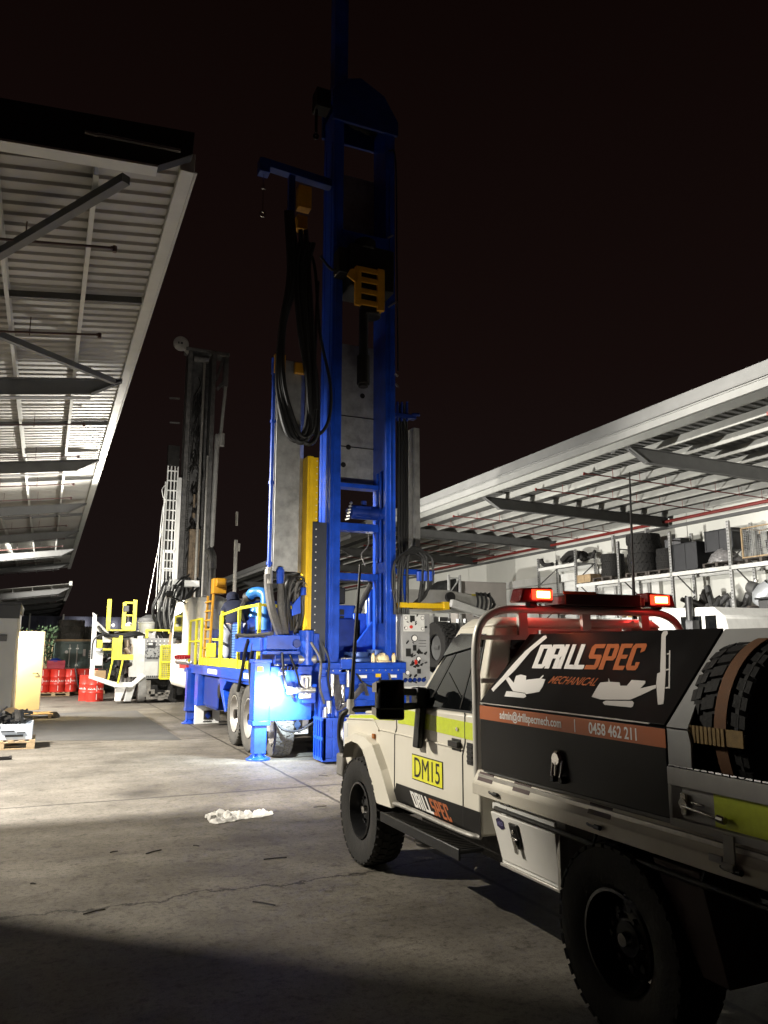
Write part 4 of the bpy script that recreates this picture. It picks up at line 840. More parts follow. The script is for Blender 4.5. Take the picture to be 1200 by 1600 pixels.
b = MB(); b.box(3.7, 5.4, 17.4, 19.0, 1.44, 2.25); b.box(4.0, 5.3, 17.6, 18.6, 2.25, 2.9); part(b, 'compressor_housing', BLUED, .02)
# yellow rails on the near side
def rail(pts, r=.024): b.tube(pts, r, 8)
xr = XL + .03
b = MB()
def V(y, z): return Vector((xr, y, z))
for y in (13.2, 14.72, 16.3): b.box(xr - .03, xr + .03, y - .03, y + .03, 1.42, 2.58)
b.bar(V(13.2, 2.55), V(14.72, 2.56), .05); b.bar(V(14.72, 2.55), V(16.3, 2.50), .05); b.bar(V(13.2, 1.98), V(14.72, 2.0), .045)
b.bar(V(13.2, 2.55), Vector((4.1, 13.15, 2.50)), .05); b.bar(V(13.2, 2.0), Vector((4.1, 13.15, 2.0)), .045)
b.box(xr - .012, xr + .012, 13.9, 14.7, 1.43, 1.58); b.box(xr - .012, xr + .012, 14.75, 18.8, 1.43, 1.60); b.box(xr - .014, xr + .014, 16.9, 17.9, 1.62, 1.92)
b.box(xr - .03, xr + .03, 16.32, 16.42, 1.42, 2.5); b.bar(V(16.4, 1.98), V(17.2, 2.0), .045)
for y in (18.6, 20.2, 19.3): b.box(xr - .03, xr + .03, y - .03, y + .03, 1.42, 2.52)
b.bar(V(18.6, 2.5), V(20.2, 2.5), .05); b.bar(V(18.6, 1.98), V(20.2, 1.98), .045)
part(b, 'handrail', LYEL, .006)
b = MB()
for y in (17.62, 18.25): b.bar(V(y, 1.42), Vector((xr + .05, y, 3.02)), .05)
for i in range(7): z = 1.6 + i * .21; b.bar(V(17.62, z), V(18.25, z), .035)
part(b, 'access_ladder', ORY, .004)
b = MB(); b.box(3.45, 3.75, 17.75, 18.05, 3.05, 3.4); b.cyl((3.5, 17.7, 3.3), (3.7, 17.7, 3.3), .1, n=14); part(b, 'ladder_lamp_bracket', ORY, .01)
# black hoses over the rail
for (pts, r) in (([(388, 1000), (384, 1015), (378, 1050), (372, 1080)], .035), ([(396, 1005), (391, 1040), (391, 1065), (393, 1080)], .03), ([(370, 998), (371, 992), (390, 993), (425, 990)], .03)):
    b = MB(); b.tube(smoothpath([PX(x, y, XL - .03) for x, y in pts], 8), r, 8); part(b, 'deck_hose', HOSE, 0)
# coupling rack at the front of the deck
b = MB()
for i in range(7):
    p = PX(282 + i * 2.5, 1030, XL - .02); b.tube(arcp := [Vector((p.x - .05, p.y, p.z + .06 * math.cos(k * .8) - .06)) + Vector((-.08 * math.sin(k * .8), 0, 0)) for k in range(7)], .022, 6)
part(b, 'coupling_hose', ALU, 0)
b = MB()
for i in range(5): p = PX(281 + i * 4, 1026, XL); b.cyl(p, p + Vector((-.14, 0, -.02)), .05, n=8)
b.box(XL - .08, XL, 19.9, 21.0, 1.30, 1.40); part(b, 'red_coupling', mat('red anodised coupling', (.5, .02, .03), .3, .3), 0)
# truck cab at the front of the rig
b = MB(); b.prism([(20.9, .75), (23.7, .75), (23.75, 1.9), (23.5, 2.85), (23.2, 3.15), (21.1, 3.18), (20.9, 2.9)], 'x', 3.42, 5.78); cb = part(b, 'cab', WHT, .14)
b = MB(); b.prism([(21.7, 1.95), (23.3, 1.95), (23.15, 2.75), (21.7, 2.8)], 'x', 3.405, 3.418); b.prism([(3.6, 1.9), (5.6, 1.9), (5.5, 2.75), (3.7, 2.75)], 'y', 20.885, 20.898); b.build('cab_window', GLASS, cb, .003)
b = MB(); b.cyl((3.9, 20.2, 1.42), (3.9, 20.2, 3.0), .38, n=28); b.lathe([(.38, 3.0), (.34, 3.1), (.2, 3.16), (.001, 3.18)], (3.9, 20.2, 0), 'z', 28); part(b, 'receiver_tank', mat('pale steel tank', (.55, .55, .53), .35, .5, .15, 4, dirt=.3), 0)
b = MB(); b.cyl((3.75, 19.6, 2.9), (3.75, 19.6, 3.8), .10, n=14); b.tube(smoothpath([(3.75, 19.6, 3.8), (3.74, 19.62, 4.1), (3.68, 19.7, 4.3)]), .12, 12); part(b, 'exhaust_stack', mat('grey exhaust tube', (.16, .155, .15), .45, .5, .5, 3, dirt=.5, dcol=(.02, .02, .02)), 0)
b = MB(); a_ = PX(366, 930, 4.2); b.cyl((4.2, a_.y, 2.4), (4.2, a_.y, PX(367, 845, 4.2).z), .045, n=8); b.cyl((4.2, a_.y, 5.2), (4.2, a_.y, PX(367, 823, 4.2).z), .03, n=8); b.cyl((4.24, a_.y, PX(367, 862, 4.2).z), (4.24, a_.y, PX(367, 850, 4.2).z), .07, n=8); part(b, 'aerial_post', ALU, 0)
# lamp added on the cab side to brighten the white rig ahead
cl = Vector((2.98, 21.5, 3.25)); b = MB(); b.box(2.90, 3.06, 21.30, 21.44, 3.16, 3.34); b.cyl((3.0, 21.36, 3.2), (3.45, 21.36, 3.0), .025, n=8); part(b, 'added_cab_lamp', BLACKP, .01)
o = lamp('added_cab_beam', 'SPOT', (0, 0, 0), 1600, (1, .97, .90), .05, None, 125, .6); o.parent = rig; o.location = cl - rig.location; o.rotation_euler = (Vector((1.3, 31, 2.6)) - cl).to_track_quat('-Z', 'Y').to_euler()
cl = Vector((5.98, 23.0, 3.0)); b = MB(); b.box(5.80, 5.94, 22.9, 23.1, 2.92, 3.1); part(b, 'added_cab_lamp', BLACKP, .01)  # second lamp added to brighten the workshop wall and its canopy
o = lamp('added_cab_beam', 'SPOT', (0, 0, 0), 7600, (1, .97, .90), .05, None, 128, .6); o.parent = rig; o.location = cl - rig.location; o.rotation_euler = (Vector((20.5, 17.5, 4.8)) - cl).to_track_quat('-Z', 'Y').to_euler()
# right-hand hose mast: pipes, cover, bracket loops, control panel
b = MB()
for i, x in enumerate((622, 627, 632, 637)):
    a, c = PY(x, 632, YM + .35), PY(x, 960, YM + .35); b.cyl((a.x, YM + .35 + .02 * i, c.z - .6), (a.x, YM + .35 + .02 * i, a.z), .030, n=8)
part(b, 'riser_pipe', HOSE, 0)
b = MB(); a, c = PY(645, 668, YM + .3), PY(657, 858, YM + .3); b.box(a.x, c.x, YM + .3, YM + .55, c.z, a.z); b.box(a.x + .02, a.x + .05, YM + .28, YM + .3, c.z, a.z); part(b, 'pipe_cover', GALV, .005)
b = MB()
for x in (621, 628, 636): a, c = PY(x, 628, YM + .32), PY(x, 658, YM + .32); b.cyl(c, a, .025, n=8)
a, c = PY(618, 645, YM + .3), PY(650, 655, YM + .3); b.box(a.x, c.x, YM + .28, YM + .42, c.z, a.z); b.cyl(PY(655, 648, YM + .3), PY(644, 648, YM + .3), .035, n=8); part(b, 'riser_clamp', BLUED, .005)
b = MB(); a, c = PY(615, 888, YM - .05), PY(679, 899, YM - .05); b.box(a.x, c.x, YM - .05, YM + .08, c.z, a.z); a, c = PY(629, 899, YM), PY(636, 950, YM); b.box(a.x, c.x, YM, YM + .08, c.z, a.z)
for x in (655, 664, 672): b.cyl(PY(x, 893, YM - .1), PY(x, 908, YM - .1), .05, n=10)
part(b, 'hose_bracket', BLUE, .006)
for i in range(8):
    u = i * 3.2
    hz('looped_hose', [PY(616 + u, 960, YM - .06), PY(614 + u + J(), 905 + J(), YM - .12), PY(620 + u * .8 + J(), 875 - i * .6 + J(), YM - .16), PY(640 + u * .5 + J(), 862 - i * .8 + J(), YM - .18), PY(661 + u * .4 + J(), 870 + J(), YM - .16), PY(663 + u * .5 + J(), 895 + J(), YM - .12), PY(660 + u * .4 + J(), 925 + J(), YM - .1), PY(650 - u * .5 + J(), 950, YM - .06)], rj.uniform(.014, .022))
# control panel
cx0, cx1 = PY(628, 1000, YM - .05).x, PY(672, 1000, YM - .05).x
b = MB(); b.box(cx0, cx1, YM - .04, YM + .18, 1.0, 2.42); b.box(cx0 + .02, cx0 + .44, YM - .065, YM - .04, 2.1, 2.40); cp = part(b, 'control_panel', PANELG, .01)
MB().box(cx0 + .02, cx0 + .44, YM - .07, YM - .066, 2.1, 2.40).build('white_plate', WHT, cp); MB().box(cx0 + .02, cx1 - .02, YM - .046, YM - .041, 1.02, 1.14).build('white_plate', WHT, cp)
gm = MB(); gk = MB(); rnd = random.Random(5)
for (gx, gz, r) in ((.07, 2.34, .035), (.40, 2.34, .035), (.07, 2.16, .035), (.24, 1.98, .06), (.32, 1.62, .045), (.10, 1.38, .045), (.40, 2.15, .03)):
    gk.lathe([(.001, -.012), (r, -.012), (r, .004), (.001, .004)], (cx0 + gx, YM - .06, gz), 'y', 18); gm.lathe([(.001, -.016), (r * .8, -.016), (r * .8, -.012), (.001, -.012)], (cx0 + gx, YM - .06, gz), 'y', 18)
gk.build('gauge_rim', INK, cp); gm.build('gauge_face', WHITEL, cp)
b = MB()
b.box(cx0 + .15, cx0 + .24, YM - .085, YM - .06, 2.28, 2.38); b.box(cx0 + .08, cx0 + .17, YM - .06, YM - .04, 1.66, 1.80); b.box(cx0 + .22, cx0 + .28, YM - .06, YM - .04, 1.76, 1.86); b.box(cx0 + .30, cx0 + .36, YM - .07, YM - .04, 1.36, 1.44)
for i in range(36):
    x = cx0 + rnd.uniform(.03, .48); z = rnd.choice((1.24, 1.30, 1.5, 1.56, 1.68, 1.72, 1.9, 2.16, 2.22, 2.28, 2.34)) + rnd.uniform(-.02, .02); r = rnd.uniform(.010, .022); MB().cyl((x, YM - .04, z), (x, YM - rnd.uniform(.08, .12), z + rnd.uniform(-.02, .05)), r, r * .8, 8).build('switch', INK, cp)
for r_ in range(3):
    for k in range(7): b.cyl((cx0 + .34 + k * .022, YM - .05, 1.84 + r_ * .05), (cx0 + .34 + k * .022, YM - .041, 1.84 + r_ * .05), .006, n=6)
b.build('switch', INK, cp, smooth=30)
b = MB(); b.cyl((cx0 + .17, YM - .07, 2.18), (cx0 + .17, YM - .09, 2.18), .03, n=12); b.box(cx0 + .25, cx0 + .30, YM - .06, YM - .04, 1.52, 1.60); b.build('stop_button', REDB, cp)
b = MB()
for i in range(5): b.cyl((cx0 + .06 + i * .09, YM - .08, 1.26), (cx0 + .06 + i * .09, YM - .04, 1.24), .036, n=10)
b.build('blue_knob', BLUED, cp)
b = MB(); b.box(cx0 + .14, cx0 + .36, YM - .052, YM - .047, .78, 1.0)
b.build('label_grid', BLUED, cp)
b = MB(); a, c = PY(625, 941, YM - .1), PY(702, 951, YM - .1); b.box(a.x, c.x, YM - .1, YM + .35, c.z, a.z); b.box(c.x - .12, c.x, YM - .12, YM + .37, c.z - .02, a.z + .03); part(b, 'panel_roof', YEL, .008)
# thin line down the right of the mast
hz('mast_cable', [PY(607, 235, YM), PY(618, 250, YM), PY(620, 400, YM), PY(622, 580, YM)], .014, INK, 6)
b = MB()
for (x0, y0, x1, y1) in ((606, 372, 614, 368), (607, 480, 619, 472), (617, 584, 622, 588), (618, 600, 622, 604)): b.bar(PY(x0, y0, YM - .02), PY(x1, y1, YM - .02), .03)
part(b, 'cable_clip', ALU, 0)

# hard hat and bottles on the table
t = thing('hard_hat', 'cream hard hat resting on the blue drill table', 'hard hat', (5.42, 12.52, 1.565)); hx = PY(600, 1026, 12.48).x
b = MB(); b.lathe([(.16, 0), (.165, .012), (.125, .03), (.122, .07), (.10, .115), (.05, .14), (.001, .145)], (hx, 12.56, 1.567), 'z', 26); b.box(hx - .012, hx + .012, 12.46, 12.66, 1.66, 1.72); b.build('shell', HATM, t, .004)
for px, lb_ in ((583, 'cream bottle beside the hard hat, nearer the mast column'), (615, 'cream bottle beside the hard hat, nearer the control panel')):
    bx = PY(px, 1026, 12.5).x; t = thing('bottle', lb_, 'bottle', (bx, 12.5, 1.565), 'bottles on the drill table'); b = MB(); b.lathe([(.001, 0), (.036, 0), (.038, .02), (.038, .10), (.025, .13), (.02, .135), (.001, .135)], (bx, 12.5, 1.565), 'z', 14); o = b.build('body', HATM, t)
    b = MB(); b.lathe([(.021, .136), (.022, .155), (.001, .158)], (bx, 12.5, 1.565), 'z', 12); b.build('cap', YEL, t)

# ================================================================== PERSON ON THE RIG DECK
def skin_body(name, joints, edges, m, parent, root=0, sub=2):
    me = bpy.data.meshes.new(name); off = rootloc(parent)
    me.from_pydata([Vector(j[0]) - off for j in joints], edges, []); o = bpy.data.objects.new(name, me); COL.objects.link(o); o.parent = parent
    sk = o.modifiers.new('skin', 'SKIN'); sk.use_smooth_shade = True
    ly = me.skin_vertices[0] if me.skin_vertices else None
    if ly is None:
        o.data.skin_vertices.new() if hasattr(o.data.skin_vertices, 'new') else None; ly = me.skin_vertices[0] if me.skin_vertices else None
    if ly:
        for i, j in enumerate(joints):
            r = j[1]; ly.data[i].radius = r if isinstance(r, tuple) else (r, r); ly.data[i].use_root = (i == root)
    ss = o.modifiers.new('smooth', 'SUBSURF'); ss.levels = sub; ss.render_levels = sub
    me.materials.append(m); return o
pb = Vector((3.72, 16.75, 1.44))
per = thing('person', 'person in a hooded navy jacket and pale trousers bending over on the rig deck', 'person', tuple(pb))
q = lambda x, y, z: (pb.x + x, pb.y + y, pb.z + z)
q = lambda x, y, z: (pb.x + x, pb.y - y, pb.z + z)
body_j = [(q(0, 0, .86), (.155, .14)), (q(.06, -.10, 1.06), (.12, .10)), (q(.10, -.22, 1.24), (.13, .10)), (q(.09, -.30, 1.33), (.08, .08)), (q(.06, -.37, 1.37), (.06, .06)),
          (q(.03, -.42, 1.42), (.085, .10)), (q(.02, -.44, 1.50), (.085, .10)), (q(.02, -.43, 1.57), (.05, .06)),
          (q(-.12, -.23, 1.27), .085), (q(-.20, -.38, 1.04), .06), (q(-.08, -.56, .90), .042), (q(-.04, -.62, .87), .03),
          (q(.31, -.25, 1.25), .085), (q(.38, -.42, 1.04), .06), (q(.24, -.60, .92), .042), (q(.20, -.66, .89), .03),
          (q(-.11, .0, .80), (.11, .12)), (q(-.12, -.10, .46), .08), (q(-.12, .02, .10), .055), (q(-.12, -.12, .05), (.05, .045)),
          (q(.13, .0, .80), (.11, .12)), (q(.16, -.06, .46), .08), (q(.16, .06, .10), .055), (q(.16, -.08, .05), (.05, .045))]
ed = [(0, 1), (1, 2), (2, 3), (3, 4), (4, 5), (5, 6), (6, 7), (2, 8), (8, 9), (9, 10), (10, 11), (2, 12), (12, 13), (13, 14), (14, 15), (0, 16), (16, 17), (17, 18), (18, 19), (0, 20), (20, 21), (21, 22), (22, 23)]
bo = skin_body('body', body_j, ed, SKIN, per)
jk = [(q(0, .02, .80), (.20, .18)), (q(.03, -.06, .96), (.21, .19)), (q(.07, -.13, 1.10), (.24, .20)), (q(.10, -.22, 1.25), (.26, .20)), (q(.09, -.30, 1.36), (.16, .15)),
      (q(-.12, -.23, 1.27), .11), (q(-.20, -.38, 1.04), .082), (q(-.09, -.55, .91), .058), (q(.31, -.25, 1.25), .11), (q(.38, -.42, 1.04), .082), (q(.25, -.59, .93), .058)]
skin_body('jacket', jk, [(0, 1), (1, 2), (2, 3), (3, 4), (3, 5), (5, 6), (6, 7), (3, 8), (8, 9), (9, 10)], NAVY, per)
hd = [(q(.09, -.28, 1.34), (.12, .12)), (q(.05, -.35, 1.42), (.15, .15)), (q(.03, -.36, 1.51), (.155, .155)), (q(.03, -.34, 1.62), (.11, .11))]
skin_body('hood', hd, [(0, 1), (1, 2), (2, 3)], NAVY, per)
tr = [(q(0, .02, .86), (.165, .15)), (q(-.11, .0, .78), (.13, .135)), (q(-.12, -.10, .46), .105), (q(-.12, .02, .12), .085), (q(.13, .0, .78), (.13, .135)), (q(.16, -.06, .46), .105), (q(.16, .06, .12), .085)]
skin_body('trousers', tr, [(0, 1), (1, 2), (2, 3), (0, 4), (4, 5), (5, 6)], SILV, per)
b = MB()
for x in (-.12, .16): b.lathe([(.001, 0), (.055, 0), (.06, .03), (.055, .09), (.05, .14), (.001, .14)], q(x, .02, .0), 'z', 14); b.hexa([q(x - .05, -.20, 0), q(x + .05, -.20, 0), q(x + .05, .02, 0), q(x - .05, .02, 0), q(x - .04, -.19, .06), q(x + .04, -.19, .06), q(x + .045, .02, .10), q(x - .045, .02, .10)])
b.build('boot', INK, per, .015)
# five bent fingers per hand
for hx, hy, hz_ in ((-.05, -.62, .87), (.20, -.66, .89)):
    b = MB()
    for k in range(4):
        L_ = (.07, .08, .075, .06)[k]; x = hx - .03 + k * .02; b.tube([q(x, hy, hz_), q(x, hy - L_ * .5, hz_ - .005), q(x, hy - L_ * .75, hz_ - .03), q(x, hy - L_ * .7, hz_ - .055)], [.010, .0095, .009, .007], 6)
    b.tube([q(hx + .04, hy + .03, hz_), q(hx + .06, hy - .01, hz_ - .015), q(hx + .05, hy - .035, hz_ - .035)], [.012, .010, .008], 6); b.build('finger', SKIN, bo)
fc = MB()
for x in (-.012, .058): fc.lathe([(.001, -.008), (.012, -.006), (.014, 0), (.001, .002)], q(x, -.535, 1.50), 'y', 10)
fc.build('eye', INK, bo)
b = MB(); b.hexa([q(.012, -.53, 1.475), q(.036, -.53, 1.475), q(.03, -.53, 1.51), q(.018, -.53, 1.51), q(.014, -.56, 1.475), q(.034, -.56, 1.475), q(.028, -.54, 1.51), q(.02, -.54, 1.51)]); b.build('nose', SKIN, bo, .004)
b = MB(); b.box(*[a for p in zip(q(0, -.545, 1.435), q(.05, -.53, 1.445)) for a in p]); b.build('mouth', mat('lips', (.3, .12, .1), .6), bo)

# ================================================================== WHITE DRILL RIG (left, far)
wr = thing('drill_rig', 'dirty white drill rig with a dark raised mast and yellow rails behind the blue rig', 'drill rig', (3.8, 30, 0))
Yw = 28.0
def wp(mb, name, m, bevel=.006, **k): return mb.build(name, m, wr, bevel, **k)
def wrect(b, x0, y0, x1, y1, Y0=Yw, Y1=None): return rect(b, x0, y0, x1, y1, Y0, Y1 or Y0 + .2)
# carrier
b = MB(); b.box(2.9, 5.3, 28.8, 34.5, .9, 1.25); b.box(3.0, 5.2, 29.5, 34, .55, .9); wp(b, 'chassis', GREASE)
for y in (30.2, 31.6, 33.4): wheel(wr, (3.05, y, .52), .52, .32, -1, RUBBERD, RIMG, 8, 30, .3, .01); wheel(wr, (5.2, y, .52), .52, .32, 1, RUBBERD, RIMG, 8, 30, .3, .01)
b = MB(); b.box(3.2, 5.3, 29.0, 33.6, 1.26, 2.5); wp(b, 'engine_housing', WHT, .03)
# mast
a = PY(283, 905, 28.6); ml, mr = PY(281, 850, 28.6).x, PY(327, 850, 28.6).x; mt = PY(300, 548, 28.6).z
b = MB(); y0 = 28.6; y1 = 29.25
for x0, x1 in ((ml, ml + .16), (mr - .16, mr)):
    b.box(x0, x1, y0, y1, 3.2, mt)
b.box(ml + .16, mr - .16, y1 - .05, y1, 3.4, mt - .1); wp(b, 'mast_column', MASTG, .01)
b = MB(); b.box(ml - .2, ml - .02, y0 + .1, y0 + .5, 1.2, 8.1); wp(b, 'mast_edge_plate', WHT)
b = MB()
for i in range(95): z = 3.5 + i * .085; b.box(ml + .19, ml + .24, y0 + .1, y0 + .14, z, z + .045); b.box(mr - .30, mr - .25, y0 + .1, y0 + .14, z, z + .045)
wp(b, 'feed_chain', MASTG, 0, smooth=0)['kind'] = 'stuff'
b = MB(); b.cyl((mr - .45, y0 + .05, 3.4), (mr - .45, y0 + .05, mt - .4), .05, n=8); b.cyl((mr - .2, y0 - .03, 3.3), (mr - .2, y0 - .03, 9), .045, n=8); wp(b, 'feed_pipe', ALU, 0)
b = MB(); rnd = random.Random(3)
for i in range(70):
    z = rnd.uniform(4, mt - .7); x = rnd.uniform(ml + .35, mr - .45); b.tube(smoothpath([(x, y0 + .3, z), (x + rnd.uniform(-.12, .12), y0 + .2, z - .3), (x + rnd.uniform(-.2, .2), y0 + .28, z - rnd.uniform(.5, .9))], 4), rnd.uniform(.012, .03), 5)
wp(b, 'mast_hose', GREASE, 0)
b = MB(); b.box(ml + .35, ml + .75, y0 + .1, y0 + .4, 4.4, 6.2); b.cyl((ml + .55, y0 + .15, 3.4), (ml + .55, y0 + .15, 5.5), .09, n=12); b.box(ml + .42, ml + .52, y0 + .05, y0 + .1, 6.6, 6.8); b.box(ml + .42, ml + .50, y0 + .05, y0 + .1, 7.0, 7.5); b.box(ml + .56, ml + .62, y0 + .05, y0 + .1, 7.2, 7.6); wp(b, 'drill_head', mat('rusty drill head', (.20, .15, .10), .7, .2, .6, 6, .4, 20), .02)
b = MB(); b.box(ml - .1, mr + .5, y0, y1, mt, mt + .14); b.box(mr + .32, mr + .5, y0 + .1, y0 + .4, mt - 1.2, mt); b.bar((mr + .05, y0 + .2, mt - 1.0), (mr + .30, y0 + .2, mt), .10); b.bar((mr + .10, y0 + .2, mt - 1.35), (mr + .42, y0 + .2, mt - .9), .12); b.cyl((ml + .2, y0 + .1, mt - .25), (mr - .3, y0 + .1, mt - .25), .14, n=16); wp(b, 'crown', MASTG, .015)
dsk = PY(283, 537, 28.7); b = MB(); b.lathe([(.001, -.05), (.25, -.05), (.29, -.03), (.29, .05), (.001, .05)], (dsk.x, 28.7, dsk.z), 'y', 26); b.bar((dsk.x + .08, 28.75, dsk.z - .1), (ml + .12, 28.75, mt - .15), .22, .1); sh = wp(b, 'crown_sheave', mat('pale sheave guard', (.42, .40, .36), .6, 0, .2, 5), .006)
b = MB(); b.box(dsk.x - .12, dsk.x - .07, 28.643, 28.65, dsk.z - .03, dsk.z + .05); b.box(dsk.x - .02, dsk.x + .06, 28.643, 28.65, dsk.z - .03, dsk.z + .05); b.build('sheave_mark', INK, sh)
b = MB(); b.bar((mr + .42, y0 + .2, mt - 1.2), (mr + .30, y0 + .2, mt - 3.2), .11); b.cyl((mr + .34, y0 + .2, mt - 3.6), (mr + .34, y0 + .2, mt - 3.1), .13, n=12); b.bar((mr + .1, y0 + .2, mt - 3.2), (mr + .36, y0 + .2, mt - 3.25), .12)
b.cyl((mr + .12, y0 + .2, 5.6), (mr + .18, y0 + .2, mt - 3.2), .10, n=12); b.cyl((mr + .08, y0 + .2, 3.3), (mr + .12, y0 + .2, 5.6), .06, n=10); wp(b, 'side_ram', mat('grey ram', (.38, .37, .35), .45, .3, .2, 5, dirt=.3), .004)
b = MB()
for y in (565, 603, 660): a, c = PY(265, y + 57, 28.7), PY(281, y + 58, 28.7); b.bar(a, c, .05)
wp(b, 'mast_bracket', MASTG, 0)
# rod rack ladder
la, lb2 = PY(257, 840, 28.3).x, PY(273, 840, 28.3).x; zt2 = PY(265, 728, 28.3).z
b = MB()
for x in (la, la + (lb2 - la) * .35, la + (lb2 - la) * .7, lb2): b.bar((x, 28.3, 3.0), (x, 28.3, zt2), .045)
for i in range(15): z = 3.1 + i * (zt2 - 3.1) / 14.5; b.bar((la, 28.28, z), (lb2, 28.28, z), .045)
for (x0, x1, z0, z1) in ((la - .04, la + .03, 3.2, 5.3), (lb2 - .03, lb2 + .05, 3.2, 5.3), (la, lb2, 5.2, 5.3), (la, lb2, 3.9, 3.98), (la, lb2, 4.6, 4.66)): b.box(x0, x1, 28.2, 28.27, z0, z1)
wp(b, 'rod_ladder', WHT, .004)
b = MB()
for i in range(5): x = la + .03 + i * (lb2 - la - .06) / 4; b.cyl((x, 28.45, 2.8), (x, 28.45, zt2 - .1), .05, n=10)
b.box(la - .02, lb2 + .04, 28.34, 28.56, zt2 + .05, zt2 + .8); wp(b, 'drill_rod', GREASE, .004)
b = MB(); b.tube(smoothpath([(la - .05, 28.2, 7.7), (la - .18, 28.2, 7.5), (la - .12, 28.2, 7.2), (la - .02, 28.2, 7.1), (la - .12, 28.2, 6.8), (la - .18, 28.2, 5.5), (la - .20, 28.2, 3.2)]), .014, 6); b.cyl((la - .1, 28.25, 3), (la - .06, 28.25, 7.8), .03, n=8); wp(b, 'rack_cable', WHT, 0)
gw = PY(260, 790, 29); g2 = PY(228, 958, 29); b = MB(); b.cyl((gw.x, 29, gw.z), (g2.x, 29, g2.z), .010, n=5); wp(b, 'guy_wire', ALU, 0)
# white cross-head and hose bundles under the mast
b = MB(); wrect(b, 262, 905, 312, 917, 28.3, 28.8); b.bar(PY(262, 915, 28.2), PY(280, 955, 28.2), .18); b.bar(PY(276, 950, 28.2), PY(296, 940, 28.2), .15); b.box(PY(276, 960, 28.2).x, PY(286, 960, 28.2).x, 28.1, 28.4, 1.2, PY(276, 950, 28.2).z); wp(b, 'mast_cradle', WHT, .03)
b = MB(); rnd = random.Random(8)
for i in range(26):
    x0 = rnd.uniform(249, 290); y0_ = rnd.uniform(905, 945); x1 = x0 + rnd.uniform(-12, 6); b.tube(smoothpath([PY(x0 + rnd.uniform(0, 22), y0_ - rnd.uniform(0, 10), 28.1 + rnd.random() * .4), PY(x0, y0_ + 15, 28.0), PY(x1 - 4, y0_ + 50, 27.95 + rnd.random() * .2), PY(x1 + rnd.uniform(0, 25), min(1010, y0_ + 95), 28.1)], 6), rnd.uniform(.025, .05), 6)
wp(b, 'hose_bundle', HOSE, 0)
b = MB()
for i in range(4):
    x0 = 252 + i * 4; b.tube(smoothpath([PY(x0 + 6, 915, 27.95), PY(x0 + J(), 945 + J(), 27.9), PY(x0 - 3 + J(), 965 + J(), 27.9), PY(x0 + 3 + J(), 985, 27.95)], 6), .03, 6)
wp(b, 'pale_hose', mat('pale hose', (.13, .13, .125), .5, 0, .2, 6), 0)
# folded white frame on the left
def frame_px(pts, w, m, name, Y=27.6):
    b = MB()
    for (p, q_) in zip(pts[:-1], pts[1:]): b.bar(PY(*p, Y), PY(*q_, Y), w, .10, up=(0, 1, 0))
    return wp(b, name, m, .01)
b = MB(); b.slab([PY(x, y, 27.5) for x, y in ((145.5, 957), (151.5, 961), (151, 990), (147.5, 1056), (181, 1066), (206, 1066), (222, 1052), (228, 1056), (207, 1074), (179, 1074), (139, 1060), (141, 1040))], (0, 1, 0), .12); wp(b, 'folded_frame', WHT, .01)
b = MB(); b.slab([PY(x, y, 27.62) for x, y in ((151, 970), (158, 976), (167, 985), (172, 992), (160, 990), (151, 986))], (0, 1, 0), .1); wp(b, 'frame_gusset', WHT, .01)
b = MB()
for i in range(4): b.tube(smoothpath([PY(154 + i * 2, 978 + i * 2, 27.5), PY(163, 988 + i * 2, 27.45), PY(176, 992 + i, 27.5), PY(196, 990 + i * 2, 27.55), PY(212, 987 + i * 2, 27.6), PY(226, 992, 27.7)], 6), .03, 6)
b.tube(smoothpath([PY(172, 992, 27.4), PY(158, 992, 27.4), PY(146, 1002, 27.4), PY(143, 1030, 27.4)], 6), .03, 6); wp(b, 'frame_hose', HOSE, 0)
# cladding panels
b = MB(); b.slab([PY(x, y, 27.6) for x, y in ((205, 997), (227, 998), (225, 1058), (201, 1058), (201, 1043), (207, 1040), (207, 1020), (208, 1008))], (0, 1, 0), .12); wp(b, 'side_panel', WHT, .012)
b = MB(); b.slab([PY(x, y, 27.9) for x, y in ((180, 1072), (198, 1072), (188, 1096), (180, 1096))], (0, 1, 0), .4); b.slab([PY(x, y, 27.9) for x, y in ((199, 1074), (214, 1066), (204, 1096), (193, 1096))], (0, 1, 0), .3); wp(b, 'stair_plate', WHT, .01)
b = MB(); a, c = PY(215, 1065, 27.8), PY(223, 1100, 27.8); b.lathe([(.001, -.12), (.46, -.12), (.48, -.06), (.48, .06), (.46, .12), (.001, .12)], ((a.x + c.x) / 2 + .05, 28.1, .49), 'x', 32); wp(b, 'guide_wheel', mat('pale concrete grey rubber', (.35, .34, .32), .7, 0, .3, 5), 0)
# control panel
b = MB(); wrect(b, 226, 997, 262, 1060, 27.7, 27.95); wcp = wp(b, 'control_panel', PANELG, .01)
a, c = PY(226, 997, 27.7), PY(262, 1060, 27.7); wcw = c.x - a.x; wch = a.z - c.z; rnd = random.Random(9)
b = MB(); b.box(a.x + .03, a.x + wcw * .58, 27.685, 27.699, c.z + .05, c.z + wch * .42); b.build('white_plate', WHT, wcp)
gk = MB(); gm = MB()
for i in range(12):
    x = a.x + .1 + (i % 6) * .14; z = a.z - .1 - (i // 6) * .13; gk.lathe([(.001, -.01), (.045, -.01), (.045, .002), (.001, .002)], (x, 27.69, z), 'y', 12); gm.lathe([(.001, -.014), (.034, -.014), (.034, -.011), (.001, -.011)], (x, 27.69, z), 'y', 12)
gk.build('gauge_rim', INK, wcp); gm.build('gauge_face', WHITEL, wcp)
for i in range(60): x = a.x + rnd.uniform(.05, wcw - .05); z = c.z + rnd.uniform(.5, .82) * wch; MB().box(x - .012, x + .012, 27.66, 27.70, z - .015, z + .02).build('switch', INK, wcp)
b = MB()
